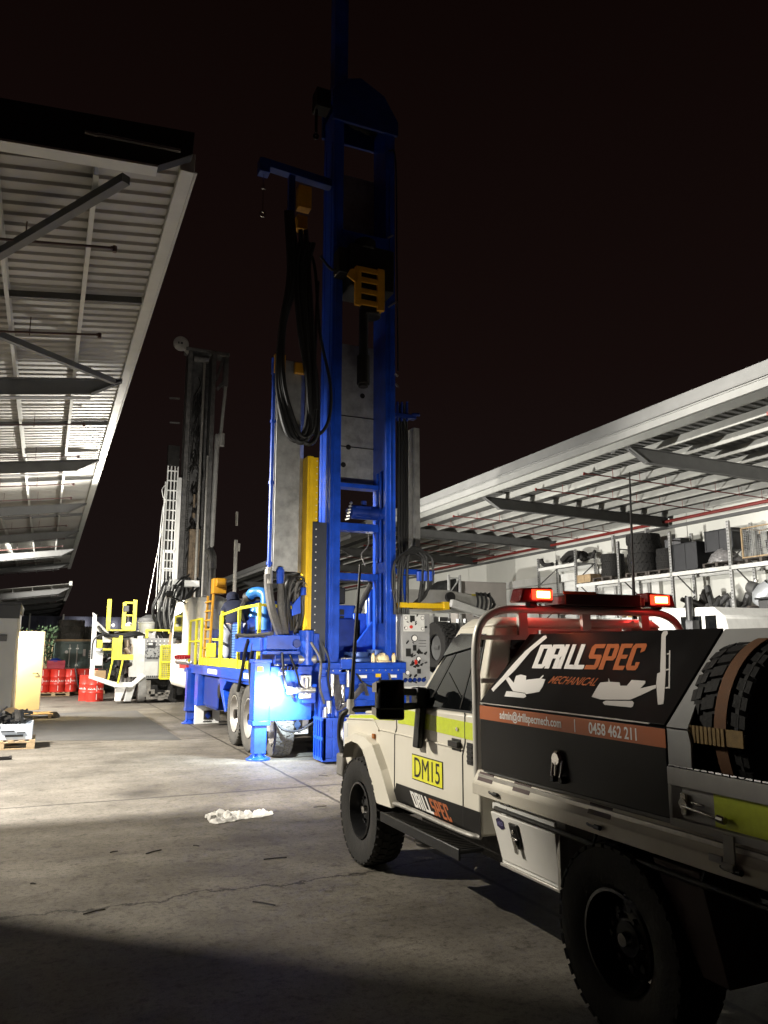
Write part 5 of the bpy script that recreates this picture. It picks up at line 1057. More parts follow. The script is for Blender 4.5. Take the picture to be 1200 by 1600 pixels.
for i in range(8): MB().box(a.x + .1 + i * .05, a.x + .135 + i * .05, 27.65, 27.70, c.z + wch * .48, c.z + wch * .53).build('switch', INK, wcp); MB().box(a.x + .12 + i * .06, a.x + .16 + i * .06, 27.65, 27.70, c.z + .04, c.z + .10).build('switch', INK, wcp)
b.box(a.x + .1, a.x + .38, 27.66, 27.70, c.z + wch * .76, c.z + wch * .90); b.build('display_frame', INK, wcp)
b = MB(); b.box(a.x + .13, a.x + .27, 27.65, 27.659, c.z + wch * .83, c.z + wch * .88); b.build('display', WHITEL, wcp)
# yellow pieces
b = MB(); wrect(b, 228, 983, 266, 986.5, 27.6, 27.68); wrect(b, 228, 986.5, 231.5, 997, 27.6, 27.68); wrect(b, 263, 986.5, 266, 990, 27.6, 27.68)
for (x0, y0_, x1, y1_) in ((168.5, 936, 172, 984), (192.5, 941, 196, 982), (209, 937, 212.5, 982)): wrect(b, x0, y0_, x1, y1_, 27.7, 27.8)
wrect(b, 196, 940, 209, 943.5, 27.7, 27.8); wrect(b, 196, 960, 209, 963, 27.7, 27.8); wrect(b, 192.5, 978, 212, 985, 27.66, 27.69); wrect(b, 168.5, 983, 212, 986, 27.7, 28.6); wp(b, 'top_rail', LYEL, .006)
b = MB()
for x in (176, 180, 184, 188): wrect(b, x, 993, x + 1.8, 1030, 27.5, 27.55)
wrect(b, 175, 1027, 191, 1031, 27.48, 27.6); wrect(b, 190, 1023, 208, 1031, 27.46, 27.6); wrect(b, 161, 1013, 176, 1016.5, 27.5, 27.6); b.bar(PY(176, 1031, 27.5), PY(169, 1062, 27.5), .05); b.bar(PY(192, 1031, 27.5), PY(184, 1068, 27.5), .05); wrect(b, 152, 1000, 160, 1012, 27.7, 27.75); wp(b, 'ladder_gate', LYEL, .004)
b = MB(); ca, cc = PY(252, 1009, 27.4), PY(275, 1060, 27.4)
for i in range(10): x = ca.x + (cc.x - ca.x) * i / 9; b.box(x - .012, x + .012, 27.4, 27.42, cc.z, ca.z)
for i in range(18): z = cc.z + (ca.z - cc.z) * i / 17; b.box(ca.x, cc.x, 27.38, 27.40, z - .012, z + .012)
for z in (cc.z, (cc.z + ca.z) / 2, ca.z): b.bar((ca.x, 27.39, z), (cc.x, 27.39, z), .06)
for x in (ca.x, cc.x): b.bar((x, 27.39, cc.z), (x, 27.39, ca.z), .06)
b.bar((cc.x + .06, 27.39, cc.z + .15), (cc.x + .10, 27.5, ca.z), .05); wp(b, 'guard_cage', LYEL, .003, smooth=0)
b = MB(); b.bar(PY(267, 1010, 27.5), PY(270, 988, 27.6), .16); wp(b, 'timber_prop', mat('brown timber', (.25, .17, .08), .7, 0, .3, 6), .01)
# tanks, innards
b = MB(); a = PY(230, 972, 28.0); b.lathe([(.001, 0), (.22, 0), (.25, .05), (.27, .30), (.30, .33), (.28, .38), (.001, .42)], (a.x, 28.1, 2.35), 'z', 24); b.lathe([(.001, 0), (.16, 0), (.18, .25), (.001, .34)], (PY(203, 972, 28.3).x, 28.4, 2.4), 'z', 20); wp(b, 'white_tank', WHT, .0)
b = MB(); a = PY(240, 960, 29.2); b.lathe([(.001, .30), (.25, .27), (.48, .15), (.55, 0), (.001, 0)], (a.x, 29.3, 2.75), 'z', 20); wp(b, 'dome_cover', mat('dark grey dome', (.09, .09, .09), .6), 0)
rnd = random.Random(4)
for i in range(46):
    b = MB(); x = rnd.uniform(155, 226); y = rnd.uniform(985, 1058); p = PY(x, y, 28.3 + rnd.random() * .5); k = rnd.random()
    if k < .5: b.cbox(p, (rnd.uniform(.08, .3), .2, rnd.uniform(.06, .35)))
    else: b.cyl(p, p + Vector((rnd.uniform(-.3, .3), .1, rnd.uniform(-.4, .2))), rnd.uniform(.03, .09), n=8)
    wp(b, 'engine_part', GREASE, .006)
b = MB(); wrect(b, 149, 1016, 160, 1040, 27.8, 28.2); wrect(b, 162, 992, 174, 1004, 27.8, 28.2); wrect(b, 148, 1012, 160, 1018, 27.75, 28.1); wp(b, 'grey_cabinet', mat('light grey cabinet', (.55, .56, .56), .5, 0, .1, 4), .01)
b = MB(); wrect(b, 149, 1048, 165, 1060, 27.8, 28.3); wp(b, 'cardboard_box', CARD, .006)
b = MB(); wrect(b, 206, 1000, 209, 1026, 27.7, 27.8); b.cyl(PY(199, 1000, 27.9), PY(199, 1022, 27.9), .1, n=12); b.cyl(PY(197, 1012, 27.8), PY(203, 1020, 27.8), .12, n=12); wp(b, 'valve_block', mat('brass grey valve', (.28, .22, .17), .4, .5, .4, 8), .005)
# lower steel under the panel
b = MB(); b.box(PY(228, 1095, 27.7).x, PY(262, 1095, 27.7).x, 27.7, 28.6, .12, .2); b.box(PY(226, 1060, 27.7).x, PY(236, 1060, 27.7).x, 27.7, 28.2, .2, .75)
for i in range(10): p = PY(rnd.uniform(232, 262), rnd.uniform(1080, 1092), 27.75); b.cbox(p, (rnd.uniform(.06, .2), .15, rnd.uniform(.05, .15)))
wp(b, 'foot_plate', mat('dusty steel', (.30, .28, .25), .7, .2, .5, 6), .006)
b = MB(); b.bar(PY(268, 1062, 27.8), PY(262, 1090, 27.8), .16); b.cyl(PY(270, 1075, 27.9), PY(268, 1090, 27.9), .14, n=12); b.bar(PY(262, 1090, 27.8), PY(275, 1096, 27.8), .14); b.box(2.95, 4.6, 28.3, 28.7, .2, .9); wp(b, 'jack', GREASE, .01)
# cab glass of the white carrier
b = MB(); wrect(b, 273, 963, 284, 1000, 28.1, 28.3); wcb = wp(b, 'cab_post', WHT, .01); b = MB(); wrect(b, 275, 967, 281, 990, 28.09, 28.098); b.build('cab_glass', mat('green tinted glass', (.02, .07, .06), .08), wcb)
# lamp added on the white rig to brighten the left canopy's underside
wlp = Vector((2.2, 26.6, 3.1))
b = MB(); b.box(wlp.x + .06, wlp.x + .24, 26.5, 26.7, 3.0, 3.2); b.cyl((2.38, 26.6, 3.1), (2.4, 27.75, 3.1), .03, n=8); wpl = wp(b, 'work_lamp', BLACKP, .01)
o = lamp('work_lamp_beam', 'SPOT', (0, 0, 0), 8000, (1, .96, .88), .06, None, 86, .75); o.parent = wr; o.location = wlp - wr.location
o.rotation_euler = (Vector((-1.6, 23.2, 7.0)) - wlp).to_track_quat('-Z', 'Y').to_euler()

# ================================================================== UTE
ute = thing('work_ute', 'cream single cab work ute with a black lettered service canopy and lit red beacons', 'ute', (3.5, 4.6, 0))
def up(mb, name, m, bevel=.006, parent=ute, **k): return mb.build(name, m, parent, bevel, **k)
UX0, UX1 = 2.63, 4.37
def mirx(mb): mb.mir = True; return mb                # ask build() for a second, right-hand object
# lower body with wheel arch
arch = [(6.40 + .50 * math.cos(R(a)), .47 + .50 * math.sin(R(a))) for a in range(30, 166, 9)]
poly = [(4.50, .60), (4.50, 1.36), (5.58, 1.345), (5.70, 1.27), (6.30, 1.235), (6.86, 1.19), (6.97, 1.12), (7.0, .84), (6.92, .74)] + arch + [(5.86, .60)]
b = MB(); b.prism(poly, 'x', UX0, UX1); body = up(b, 'body', UTE_W, .022)
b = MB(); b.box(2.92, 4.08, 5.7, 6.95, .45, 1.15); b.box(2.80, 4.2, 4.4, 5.7, .42, .62); b.box(3.0, 3.1, 1.9, 6.9, .50, .66); b.box(3.9, 4.0, 1.9, 6.9, .50, .66); b.cyl((2.7, 6.40, .43), (4.3, 6.40, .43), .07, n=12); b.cyl((2.7, 3.14, .43), (4.3, 3.14, .43), .07, n=12); b.lathe([(.001, -.13), (.13, -.1), (.16, 0), (.13, .1), (.001, .13)], (3.5, 3.14, .43), 'x', 18)
up(b, 'underbody', GREASE, .01)
# swage line along the sides, bonnet lid
b = MB(); b.box(UX0 - .010, UX0, 4.70, 6.12, 1.115, 1.125); b.prism([(6.14, 1.12), (6.26, 1.20), (6.92, 1.155), (6.92, 1.145), (6.27, 1.185), (6.15, 1.10)], 'x', UX0 - .012, UX0 + .001); mirx(b); up(b, 'swage', UTE_W, .003)
b = MB(); b.prism([(5.66, 1.30), (6.30, 1.262), (6.88, 1.215), (6.9, 1.19), (6.30, 1.237), (5.66, 1.275)], 'x', 2.80, 4.20); up(b, 'bonnet', UTE_W, .015)
# cab above the waist
def SX(z): return UX0 + .02 + .125 * (z - 1.34) / .60
b = MB(); b.hexa([(SX(1.34), 4.505, 1.34), (7 - SX(1.34), 4.505, 1.34), (7 - SX(1.34), 5.56, 1.34), (SX(1.34), 5.56, 1.34), (SX(1.94), 4.52, 1.94), (7 - SX(1.94), 4.52, 1.94), (7 - SX(1.94), 4.99, 1.94), (SX(1.94), 4.99, 1.94)]); up(b, 'cab', UTE_W, .02)
b = MB(); b.hexa([(SX(1.94) - .02, 4.49, 1.935), (7.02 - SX(1.94), 4.49, 1.935), (7.02 - SX(1.94), 5.02, 1.925), (SX(1.94) - .02, 5.02, 1.925), (SX(1.94) + .06, 4.53, 2.0), (6.94 - SX(1.94), 4.53, 2.0), (6.94 - SX(1.94), 4.93, 2.0), (SX(1.94) + .06, 4.93, 2.0)]); up(b, 'roof', UTE_W, .03)
def sidepoly(pts, th, off=.002): return MB().slab([(SX(z) - off, y, z) for y, z in pts], (-1, 0, .2), th)
wpts = [(5.42, 1.365), (4.63, 1.375), (4.615, 1.86), (4.95, 1.87), (5.01, 1.845)]
mirx(sidepoly([(5.46, 1.352), (4.61, 1.36), (4.595, 1.885), (4.95, 1.895), (5.03, 1.86)], .005)).build('window_rubber', INK, ute)
sw = up(mirx(sidepoly(wpts, .003, .008)), 'side_window', GLASS, 0)
up(mirx(sidepoly([(5.12, 1.73), (4.66, 1.80), (4.615, 1.80), (4.61, 1.875), (4.95, 1.885), (5.02, 1.85), (5.20, 1.66)], .014, .012)), 'weather_shield', mat('smoked acrylic', (.010, .010, .0105), .1, 0, spec=.6, coat=.3), .004)
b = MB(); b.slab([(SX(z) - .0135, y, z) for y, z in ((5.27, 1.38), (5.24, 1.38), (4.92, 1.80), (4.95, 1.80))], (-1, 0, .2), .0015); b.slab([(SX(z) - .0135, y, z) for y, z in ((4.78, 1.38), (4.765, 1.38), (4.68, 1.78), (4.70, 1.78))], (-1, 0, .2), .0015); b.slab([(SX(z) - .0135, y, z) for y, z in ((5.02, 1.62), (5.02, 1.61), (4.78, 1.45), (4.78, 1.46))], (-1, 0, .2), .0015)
b.build('painted_reflection', mat('window reflection tone', (.022, .021, .020), .25), sw)  # thin strips stand in for reflections in the side glass
b = MB(); b.slab([(2.74, 5.545, 1.375), (4.26, 5.545, 1.375), (4.14, 5.035, 1.90), (2.86, 5.035, 1.90)], Vector((0, .75, .66)), .012); b.build('windscreen', GLASS, ute)
b = MB(); b.slab([(2.85, 4.498, 1.42), (4.15, 4.498, 1.42), (4.1, 4.508, 1.85), (2.9, 4.508, 1.85)], (0, -1, 0), .006); b.build('rear_window', GLASS, ute)
# door gaps, vent, handle, lock, decals
b = MB()
for pts in (((5.80, 1.33), (5.79, 1.16), (5.83, 1.10), (5.84, .62)), ((4.68, 1.36), (4.68, 1.17), (4.72, 1.08), (4.725, .62))):
    b = mirx(MB())
    for (p, q_) in zip(pts[:-1], pts[1:]): b.bar((UX0 - .0015, p[0], p[1]), (UX0 - .0015, q_[0], q_[1]), .005, .009)
    b.build('door_gap', INK, ute)
b = MB(); b.box(UX0 - .004, UX0, 4.58, 4.655, 1.03, 1.17); vn = mirx(b).build('air_vent', BLACKP, ute)
b = MB()
for i in range(4): b.box(UX0 - .010, UX0 - .004, 4.585, 4.65, 1.045 + i * .03, 1.058 + i * .03)
mirx(b).build('vent_slat', BLACKP, vn)
b = MB(); b.box(UX0 - .035, UX0 - .012, 4.735, 4.87, 1.125, 1.165); b.box(UX0 - .012, UX0, 4.735, 4.76, 1.13, 1.16); b.box(UX0 - .006, UX0, 4.74, 4.865, 1.10, 1.18); hd_ = mirx(b).build('door_handle', BLACKP, ute, .006)
b = MB(); b.cyl((UX0 - .012, 4.78, 1.245), (UX0 - .002, 4.78, 1.245), .014, n=14); b.build('door_lock', CHROME, hd_)
b = MB(); b.prism([(4.56, 1.19), (5.62, 1.205), (5.76, 1.20), (5.76, 1.285), (5.60, 1.315), (4.56, 1.30)], 'x', UX0 - .0035, UX0 - .0005); mirx(b); b.build('reflective_stripe', HIVIS, ute); b = mirx(MB())
b.slab([(2.83, 5.86, 1.2905), (3.02, 5.86, 1.2905), (3.02, 6.80, 1.2265), (2.83, 6.80, 1.2265)], (0, .06, 1), .002); b.prism([(5.84, 1.215), (5.84, 1.262), (6.84, 1.182), (6.84, 1.15), (6.3, 1.19)], 'x', UX0 - .0035, UX0 - .0005)
b.build('reflective_stripe', HIVIS, ute)
b = MB(); b.prism([(5.865, .61), (5.80, .74), (4.50, .755), (4.50, .605)], 'x', UX0 - .003, UX0 - .0005); mirx(b); blk = b.build('black_sill', BLACKG, ute)
b = MB(); b.box(UX0 - .004, UX0 - .0005, 5.005, 5.505, .815, 1.0); sg = b.build('number_panel', INK, ute)
b = MB(); b.box(UX0 - .006, UX0 - .004, 5.012, 5.498, .822, .993); b.build('panel_face', SIGNY, sg)
text('panel_number', 'DM15', INK, sg, (UX0 - .0062, 5.455, .838), (0, -1, 0), (0, 0, 1), .142, .41, .0)
# lettering built from block strokes
GL = {'D': [[(0, 0), (.36, 0), (.36, 1), (0, 1)], [(.36, 0), (.82, 0), (1, .12), (1, .30), (.66, .17), (.36, .17)], [(.36, .84), (.66, .84), (1, .70), (1, .88), (.86, 1), (.36, 1)], [(.66, .17), (1, .30), (1, .70), (.66, .84)]],
      'R': [[(0, 0), (.36, 0), (.36, 1), (0, 1)], [(.36, .84), (.66, .84), (1, .70), (1, .88), (.86, 1), (.36, 1)], [(.66, .58), (1, .55), (1, .70), (.66, .84)], [(.36, .42), (.90, .42), (1, .55), (.66, .58), (.36, .58)], [(.62, 0), (.98, 0), (.98, .36), (.90, .42), (.62, .42)]],
      'I': [[(0, 0), (.36, 0), (.36, 1), (0, 1)]], 'L': [[(0, 0), (.36, 0), (.36, 1), (0, 1)], [(.36, 0), (.86, 0), (.93, .06), (.90, .17), (.36, .17)]],
      'S': [[(.16, 1), (0, .88), (0, .52), (.36, .58), (.36, .84), (.95, .84), (1, 1)], [(.12, .42), (.86, .42), (1, .50), (.9, .58), (.36, .58), (0, .52)], [(.66, .17), (.86, 0), (1, .12), (1, .50), (.86, .42), (.66, .42)], [(0, 0), (.86, 0), (.66, .17), (.04, .17)]],
      'P': [[(0, 0), (.36, 0), (.36, 1), (0, 1)], [(.36, .84), (.66, .84), (1, .70), (1, .88), (.86, 1), (.36, 1)], [(.66, .52), (1, .48), (1, .70), (.66, .84)], [(.36, .36), (.86, .36), (1, .48), (.66, .52), (.36, .52)]],
      'E': [[(0, 0), (.36, 0), (.36, 1), (0, 1)], [(.36, .84), (.92, .84), (.97, 1), (.36, 1)], [(.36, .43), (.8, .43), (.86, .58), (.36, .58)], [(.36, 0), (.86, 0), (.92, .16), (.36, .16)]],
      'C': [[(0, .12), (.16, 0), (.36, .17), (.36, .84), (.16, 1), (0, .88)], [(.16, 0), (.80, 0), (.92, .10), (.66, .17), (.36, .17)], [(.66, .17), (.92, .10), (.94, .30), (.64, .30)], [(.16, 1), (.36, .84), (.72, .84), (1.05, .92), (.95, 1)], [(.72, .66), (1.02, .72), (1.05, .92), (.72, .84)]]}
def blockword(word, spans, mapf, nrm, th, name, m, par):
    b = MB()
    for ch, (u0, u1) in zip(word, spans):
        for pg in GL[ch]: b.slab([mapf(u0 + (u1 - u0) * a, v) for a, v in pg], nrm, th)
    return b.build(name, m, par, smooth=0)
def sill_map(u, v): return Vector((UX0 - .0032, 5.50 - .60 * u + .10 * (1 - v) * 0 - .10 * (1 - v) + .05, 0.622 + .100 * v))
sp1 = [(0, .11), (.125, .235), (.25, .34), (.31, .42), (.415, .53)]; sp2 = [(.52, .62), (.635, .745), (.76, .865), (.875, .985)]
blockword('DRILL', sp1, sill_map, (-1, 0, 0), .0012, 'sill_lettering', WHITEL, blk); blockword('SPEC', sp2, sill_map, (-1, 0, 0), .0012, 'sill_lettering', ORANGEL, blk)
# flares
fo = [(6.82, .84), (6.79, 1.0), (6.60, 1.06), (6.32, 1.055), (6.15, 1.005), (5.97, .83), (5.76, .575)]; fi = [(6.77, .82), (6.72, .94), (6.56, .985), (6.40, .98), (6.30, .945), (6.21, .86), (5.98, .565)]
b = MB()
for i in range(6):
    a, c, d, e_ = fo[i], fo[i + 1], fi[i + 1], fi[i]
    b.hexa([(2.64, a[0], a[1]), (2.64, c[0], c[1]), (2.64, d[0], d[1]), (2.64, e_[0], e_[1]), (2.565, a[0] - .004, a[1] - .012), (2.565, c[0] - .004, c[1] - .012), (2.535, d[0], d[1]), (2.535, e_[0], e_[1])])
mirx(b); up(b, 'wheel_flare', UTE_W, 0, smooth=50)
b = MB(); b.box(UX0 - .02, UX0, 6.22, 6.27, 1.035, 1.075); mirx(b); up(b, 'side_indicator', AMBER, .006)
# front: headlamp, grille, bumper, bull bar, antenna
b = MB(); b.box(2.66, 2.86, 6.985, 7.02, .86, 1.10); b.box(2.625, 2.66, 6.88, 7.0, .88, 1.12); mirx(b); up(b, 'headlight', LAMPG, .015)
for x in (2.76, 4.24):
    o = lamp('headlight_beam', 'SPOT', (0, 0, 0), 800, (1, .95, .85), .04, None, 95, 1.0); o.parent = ute; o.location = Vector((x, 7.06, .98)) - ute.location; o.rotation_euler = (Vector((x + .3, 12.5, 1.3)) - Vector((x, 7.06, .98))).to_track_quat('-Z', 'Y').to_euler()
b = MB(); b.box(2.95, 4.05, 6.98, 7.02, .84, 1.12); up(b, 'grille', BLACKP, .01)
b = MB(); b.prism([(2.60, 6.95), (2.60, 7.12), (2.80, 7.22), (4.20, 7.22), (4.40, 7.12), (4.40, 6.95)], 'z', .62, .82); up(b, 'bumper', mat('grey bumper steel', (.24, .23, .22), .5, .2, .15, 6), .02)
b = MB(); b.tube(smoothpath([(2.66, 7.10, .82), (2.655, 7.16, .95), (2.66, 7.14, 1.14), (2.72, 7.10, 1.205), (2.85, 7.08, 1.215), (3.5, 7.08, 1.22), (4.15, 7.08, 1.215), (4.28, 7.10, 1.205), (4.34, 7.14, 1.14), (4.345, 7.16, .95), (4.34, 7.10, .82)], 6), .03, 10); b.tube([(2.95, 7.12, .82), (2.95, 7.12, 1.21)], .028, 8); b.tube([(4.05, 7.12, .82), (4.05, 7.12, 1.21)], .028, 8); up(b, 'bull_bar', BLACKP, 0)
def whip(base, top, r0, name='antenna'):
    b = MB(); base = Vector(base); top = Vector(top); b.tube([base, base.lerp(top, .08), base.lerp(top, .3), base.lerp(top, .65), top], [r0, r0 * .8, r0 * .55, r0 * .5, r0 * .36], 8); o = up(b, name, BLACKP, 0)
    b = MB(); b.cyl(base + Vector((0, 0, -.04)), base + Vector((0, 0, .10)), r0 * 1.15, r0 * .95, 12); b.build('antenna_base', WHT if name == 'antenna' else BLACKP, o); return o
whip((2.735, 7.10, 1.21), (2.83, 7.10, 2.62), .036)
# mirrors
for sgn in (0, 1):
    b = MB(); F_ = (lambda x: x) if sgn == 0 else (lambda x: 7 - x)
    b.hexa([(F_(2.265), 5.33, 1.27), (F_(2.475), 5.29, 1.26), (F_(2.475), 5.40, 1.28), (F_(2.275), 5.42, 1.29), (F_(2.265), 5.33, 1.565), (F_(2.475), 5.29, 1.565), (F_(2.475), 5.40, 1.545), (F_(2.275), 5.42, 1.545)])
    mm = up(b, 'mirror', BLACKP, .025)
    b = MB(); b.slab([(F_(2.285), 5.3225, 1.36), (F_(2.455), 5.2895, 1.355), (F_(2.455), 5.2895, 1.55), (F_(2.285), 5.3225, 1.55)], (0, -1, 0), .004); b.slab([(F_(2.285), 5.3225, 1.285), (F_(2.455), 5.2895, 1.28), (F_(2.455), 5.2895, 1.345), (F_(2.285), 5.3225, 1.345)], (0, -1, 0), .004); b.build('mirror_glass', mat('dark mirror glass', (.03, .03, .032), .08, .9), mm)
    b = MB(); b.hexa([(F_(2.258), 5.335, 1.47), (F_(2.262), 5.335, 1.47), (F_(2.262), 5.415, 1.47), (F_(2.258), 5.415, 1.47), (F_(2.258), 5.335, 1.55), (F_(2.262), 5.335, 1.55), (F_(2.262), 5.415, 1.53), (F_(2.258), 5.415, 1.53)]); b.hexa([(F_(2.256), 5.335, 1.30), (F_(2.262), 5.335, 1.30), (F_(2.262), 5.415, 1.31), (F_(2.256), 5.415, 1.31), (F_(2.256), 5.335, 1.36), (F_(2.262), 5.335, 1.36), (F_(2.262), 5.415, 1.36), (F_(2.256), 5.415, 1.36)]); b.build('mirror_trim', mat('grey mirror trim', (.22, .20, .18), .4), mm)
    b = MB(); b.bar((F_(2.47), 5.345, 1.47), (F_(2.66), 5.36, 1.46), .05, .05); b.bar((F_(2.47), 5.345, 1.36), (F_(2.66), 5.36, 1.37), .05, .05); b.box(F_(2.58), F_(2.66), 5.30, 5.42, 1.34, 1.50); b.build('mirror_arm', BLACKP, mm, .012)
b = MB(); b.hexa([(2.575, 5.30, 1.06), (2.62, 5.30, 1.06), (2.62, 5.40, 1.06), (2.575, 5.40, 1.06), (2.585, 5.26, 1.36), (2.635, 5.26, 1.36), (2.635, 5.36, 1.36), (2.585, 5.36, 1.36)]); up(b, 'mirror_strap', BLACKP, .012)
# side step
b = MB(); b.box(2.50, 2.68, 4.55, 5.82, .50, .525); b.box(2.495, 2.51, 4.55, 5.82, .46, .535); st = mirx(b).build('side_step', BLACKP, ute, .01)
b = MB()
for i in range(30): b.box(2.52, 2.66, 4.58 + i * .04, 4.60 + i * .04, .525, .530)
b.build('step_tread', GREASE, st)
b = MB(); b.tube(smoothpath([(2.60, 5.80, .585), (2.60, 5.6, .60), (2.60, 4.7, .60), (2.64, 4.52, .60)], 6), .018, 10); b.build('step_tube', ALU, st)
b = MB(); b.tube(smoothpath([(2.74, 5.5, .45), (2.62, 5.4, .40), (2.58, 5.2, .42), (2.7, 5.05, .47)], 6), .025, 8); b.build('step_bracket', BLACKP, st)
# wheels
for y in (6.40, 3.14):
    for x, s_ in ((2.665, -1), (4.335, 1)): wheel(ute, (x, y, .435), .435, .26, s_, RUBBER, STEELB, 10, 38, .225, .013)
# tray
TX0, TX1 = 2.55, 4.45
b = MB(); b.box(TX0 + .02, TX1 - .02, 1.9, 4.42, .985, 1.01); b.box(TX0 + .06, TX1 - .06, 1.9, 4.40, .90, .98); up(b, 'tray_floor', ALU, .004)
b = MB(); b.prism([(TX0, .885), (TX0, .952), (TX0 + .010, .960), (TX0 + .038, 1.030), (TX0 + .06, 1.030), (TX0 + .06, .885)], 'y', 1.9, 4.46); mirx(b); RAILM = mat('cream powder coat rail', (.60, .56, .47), .42, .1, .08, 5, dirt=.25, dcol=(.25, .22, .18)); ra = up(b, 'tray_rail', RAILM, .004); up(MB().box(TX0 + .06, TX1 - .06, 4.40, 4.46, .885, 1.02), 'tray_head_rail', RAILM, .004)
for y in (4.33, 3.93, 3.24):
    b = MB(); b.slab([(TX0 + .0135, y - .085, .970), (TX0 + .0135, y + .085, .970), (TX0 + .0345, y + .085, 1.0215), (TX0 + .0345, y - .085, 1.0215)], Vector((-.93, 0, .37)), .0025)
    b.build('rail_slot', mat('dark red brown recess', (.045, .015, .012), .6), ra)
for y in (4.20, 3.26, 2.42):
    b = MB(); b.tube([(TX0 - .004, y + .05, .925), (TX0 - .018, y + .02, .925), (TX0 - .018, y - .03, .925), (TX0 - .004, y - .06, .925)], .007, 6); b.cyl((TX0 - .014, y - .02, .925), (TX0 - .014, y - .06, .925), .012, n=8)
    b.build('tie_hook', STEELB, ra)
# headboard hoop behind the cab
b = MB(); yh = 4.47
b.tube(smoothpath([(2.60, yh, .98), (2.60, yh, 1.5), (2.605, yh, 1.82), (2.66, yh, 1.97), (2.80, yh, 2.04), (3.0, yh, 2.05), (3.5, yh, 2.05), (4.0, yh, 2.05), (4.2, yh, 2.04), (4.34, yh, 1.97), (4.395, yh, 1.82), (4.40, yh, 1.5), (4.40, yh, .98)], 7), .028, 12)
for z in (1.86, 1.58): b.bar((2.64, yh, z), (4.36, yh, z), .04, .03)
for x in (2.97, 3.5, 4.03): b.bar((x, yh, 1.86), (x, yh, 2.03), .07, .03)
up(b, 'headboard', mat('silver painted tube', (.60, .58, .53), .4, .3, .08, 6), 0)
# canopy: lower box, sloping upper lid, panels
yr, yf = 2.70, 4.34; A_ = Vector((2.55, 0, 1.44)); B_ = Vector((2.95, 0, 1.875)); NU = Vector((-.435, 0, .40)).normalized(); SL = (B_ - A_).normalized()
b = MB(); b.prism([(2.56, 1.03), (2.56, 1.44), (2.955, 1.868), (4.045, 1.868), (4.44, 1.44), (4.44, 1.03)], 'y', yr, yf); cn = up(b, 'canopy', mat('grey canopy paint', (.20, .20, .20), .5, 0, .1, 4), .006)
def pup(y, t): return Vector((2.553, y, 1.4405)) + SL * (t * .585) + NU * .004
b = MB(); b.slab([pup(yf - .004, 0), pup(yr + .03, 0), pup(yr + .03, 1), pup(yf - .004, 1)], NU, .012); lid = b.build('canopy_lid', BLACKG, cn, .004)
b = MB(); b.prism([(yf - .004, 1.045), (yr + .03, 1.055), (yr + .03, 1.4385), (yf - .004, 1.4385)], 'x', 2.545, 2.56); lw = b.build('canopy_panel', BLACKG, cn, .006)
b = MB(); b.bar(pup(yf - .02, 0) + NU * .014 + Vector((0, 0, -.002)), pup(yr + .12, 0) + NU * .014 + Vector((0, 0, -.002)), .006, .006); b.build('lid_edge', ALU, lid)
b = MB(); b.box(2.5425, 2.545, yr + .03, yf - .006, 1.352, 1.434); ob = b.build('orange_band', ORANGEL, lw)
pa = PX(781, 1120, 2.5425); pq = PX(877, 1131, 2.5425)
text('band_text', 'admin@drillspecmech.com', WHITEL, ob, (2.5423, pa.y, 1.356), (0, -1, 0), (0, 0, 1), .066, pa.y - pq.y, .022, th=.0012)
pa = PX(920, 1138, 2.5425); pq = PX(995, 1150, 2.5425)
text('band_text', '0458 462 211', WHITEL, ob, (2.5423, pa.y, 1.364), (0, -1, 0), (0, 0, 1), .058, pa.y - pq.y, .022, th=.0012)
b = MB(); pv = PX(898, 1130, 2.5425).y; b.box(2.5412, 2.5425, pv - .003, pv + .003, 1.36, 1.425); b.build('band_divider', WHITEL, ob)
P0 = pup(3.5, .5) + NU * .0125
def LP(x, y):                                     # sign layout: pixel of the lettering -> the sloping lid
    d = ray(x, y); t = (P0 - EYE).dot(NU) / d.dot(NU); return EYE + d * t
def LC(cx, cy): return LP(760 + cx / 3.871, 985 + cy / 3.871)
def lid_map(u, v):
    x = 275 + 665 * u; yb = 229 + .021 * (x - 275); yt = 88 - .012 * (x - 275); return LC(x + 55 * v, yb + (yt - yb) * v)
spA = [(0, .115), (.115, .228), (.228, .33), (.29, .385), (.37, .475)]; spB = [(.475, .595), (.605, .725), (.735, .845), (.845, .965)]
blockword('DRILL', spA, lid_map, NU, .0015, 'lid_lettering', WHITEL, lid); blockword('SPEC', spB, lid_map, NU, .0015, 'lid_lettering', ORANGEL, lid)
o0, o1 = LC(372, 321), LC(655, 338); xd = (o1 - o0); ht = (LC(376, 281) - LC(372, 321)).length
yd = NU.cross(xd.normalized()); text('lid_text', 'MECHANICAL', ORANGEL, lid, o0, xd, yd, ht * .92, xd.length, .008, .25, th=.0015)
def outline(polys, name, m):
    b = MB()
    for pg in polys: b.slab([LC(*p) for p in pg], NU, .0015)
    return b.build(name, m, lid, smooth=0)
outline([[(30, 355), (43, 372), (72, 340), (178, 236), (268, 128), (367, 45), (362, 31), (346, 34), (238, 124), (155, 212), (100, 278), (55, 328)],
         [(118, 296), (135, 281), (166, 318), (180, 276), (210, 268), (242, 276), (240, 300), (322, 291), (344, 270), (347, 276), (331, 292), (357, 297), (341, 340), (320, 372), (242, 386), (232, 378), (162, 368), (155, 358)],
         [(122, 368), (150, 370), (234, 383), (242, 400), (226, 409), (110, 399)]], 'rig_emblem', WHITEL)
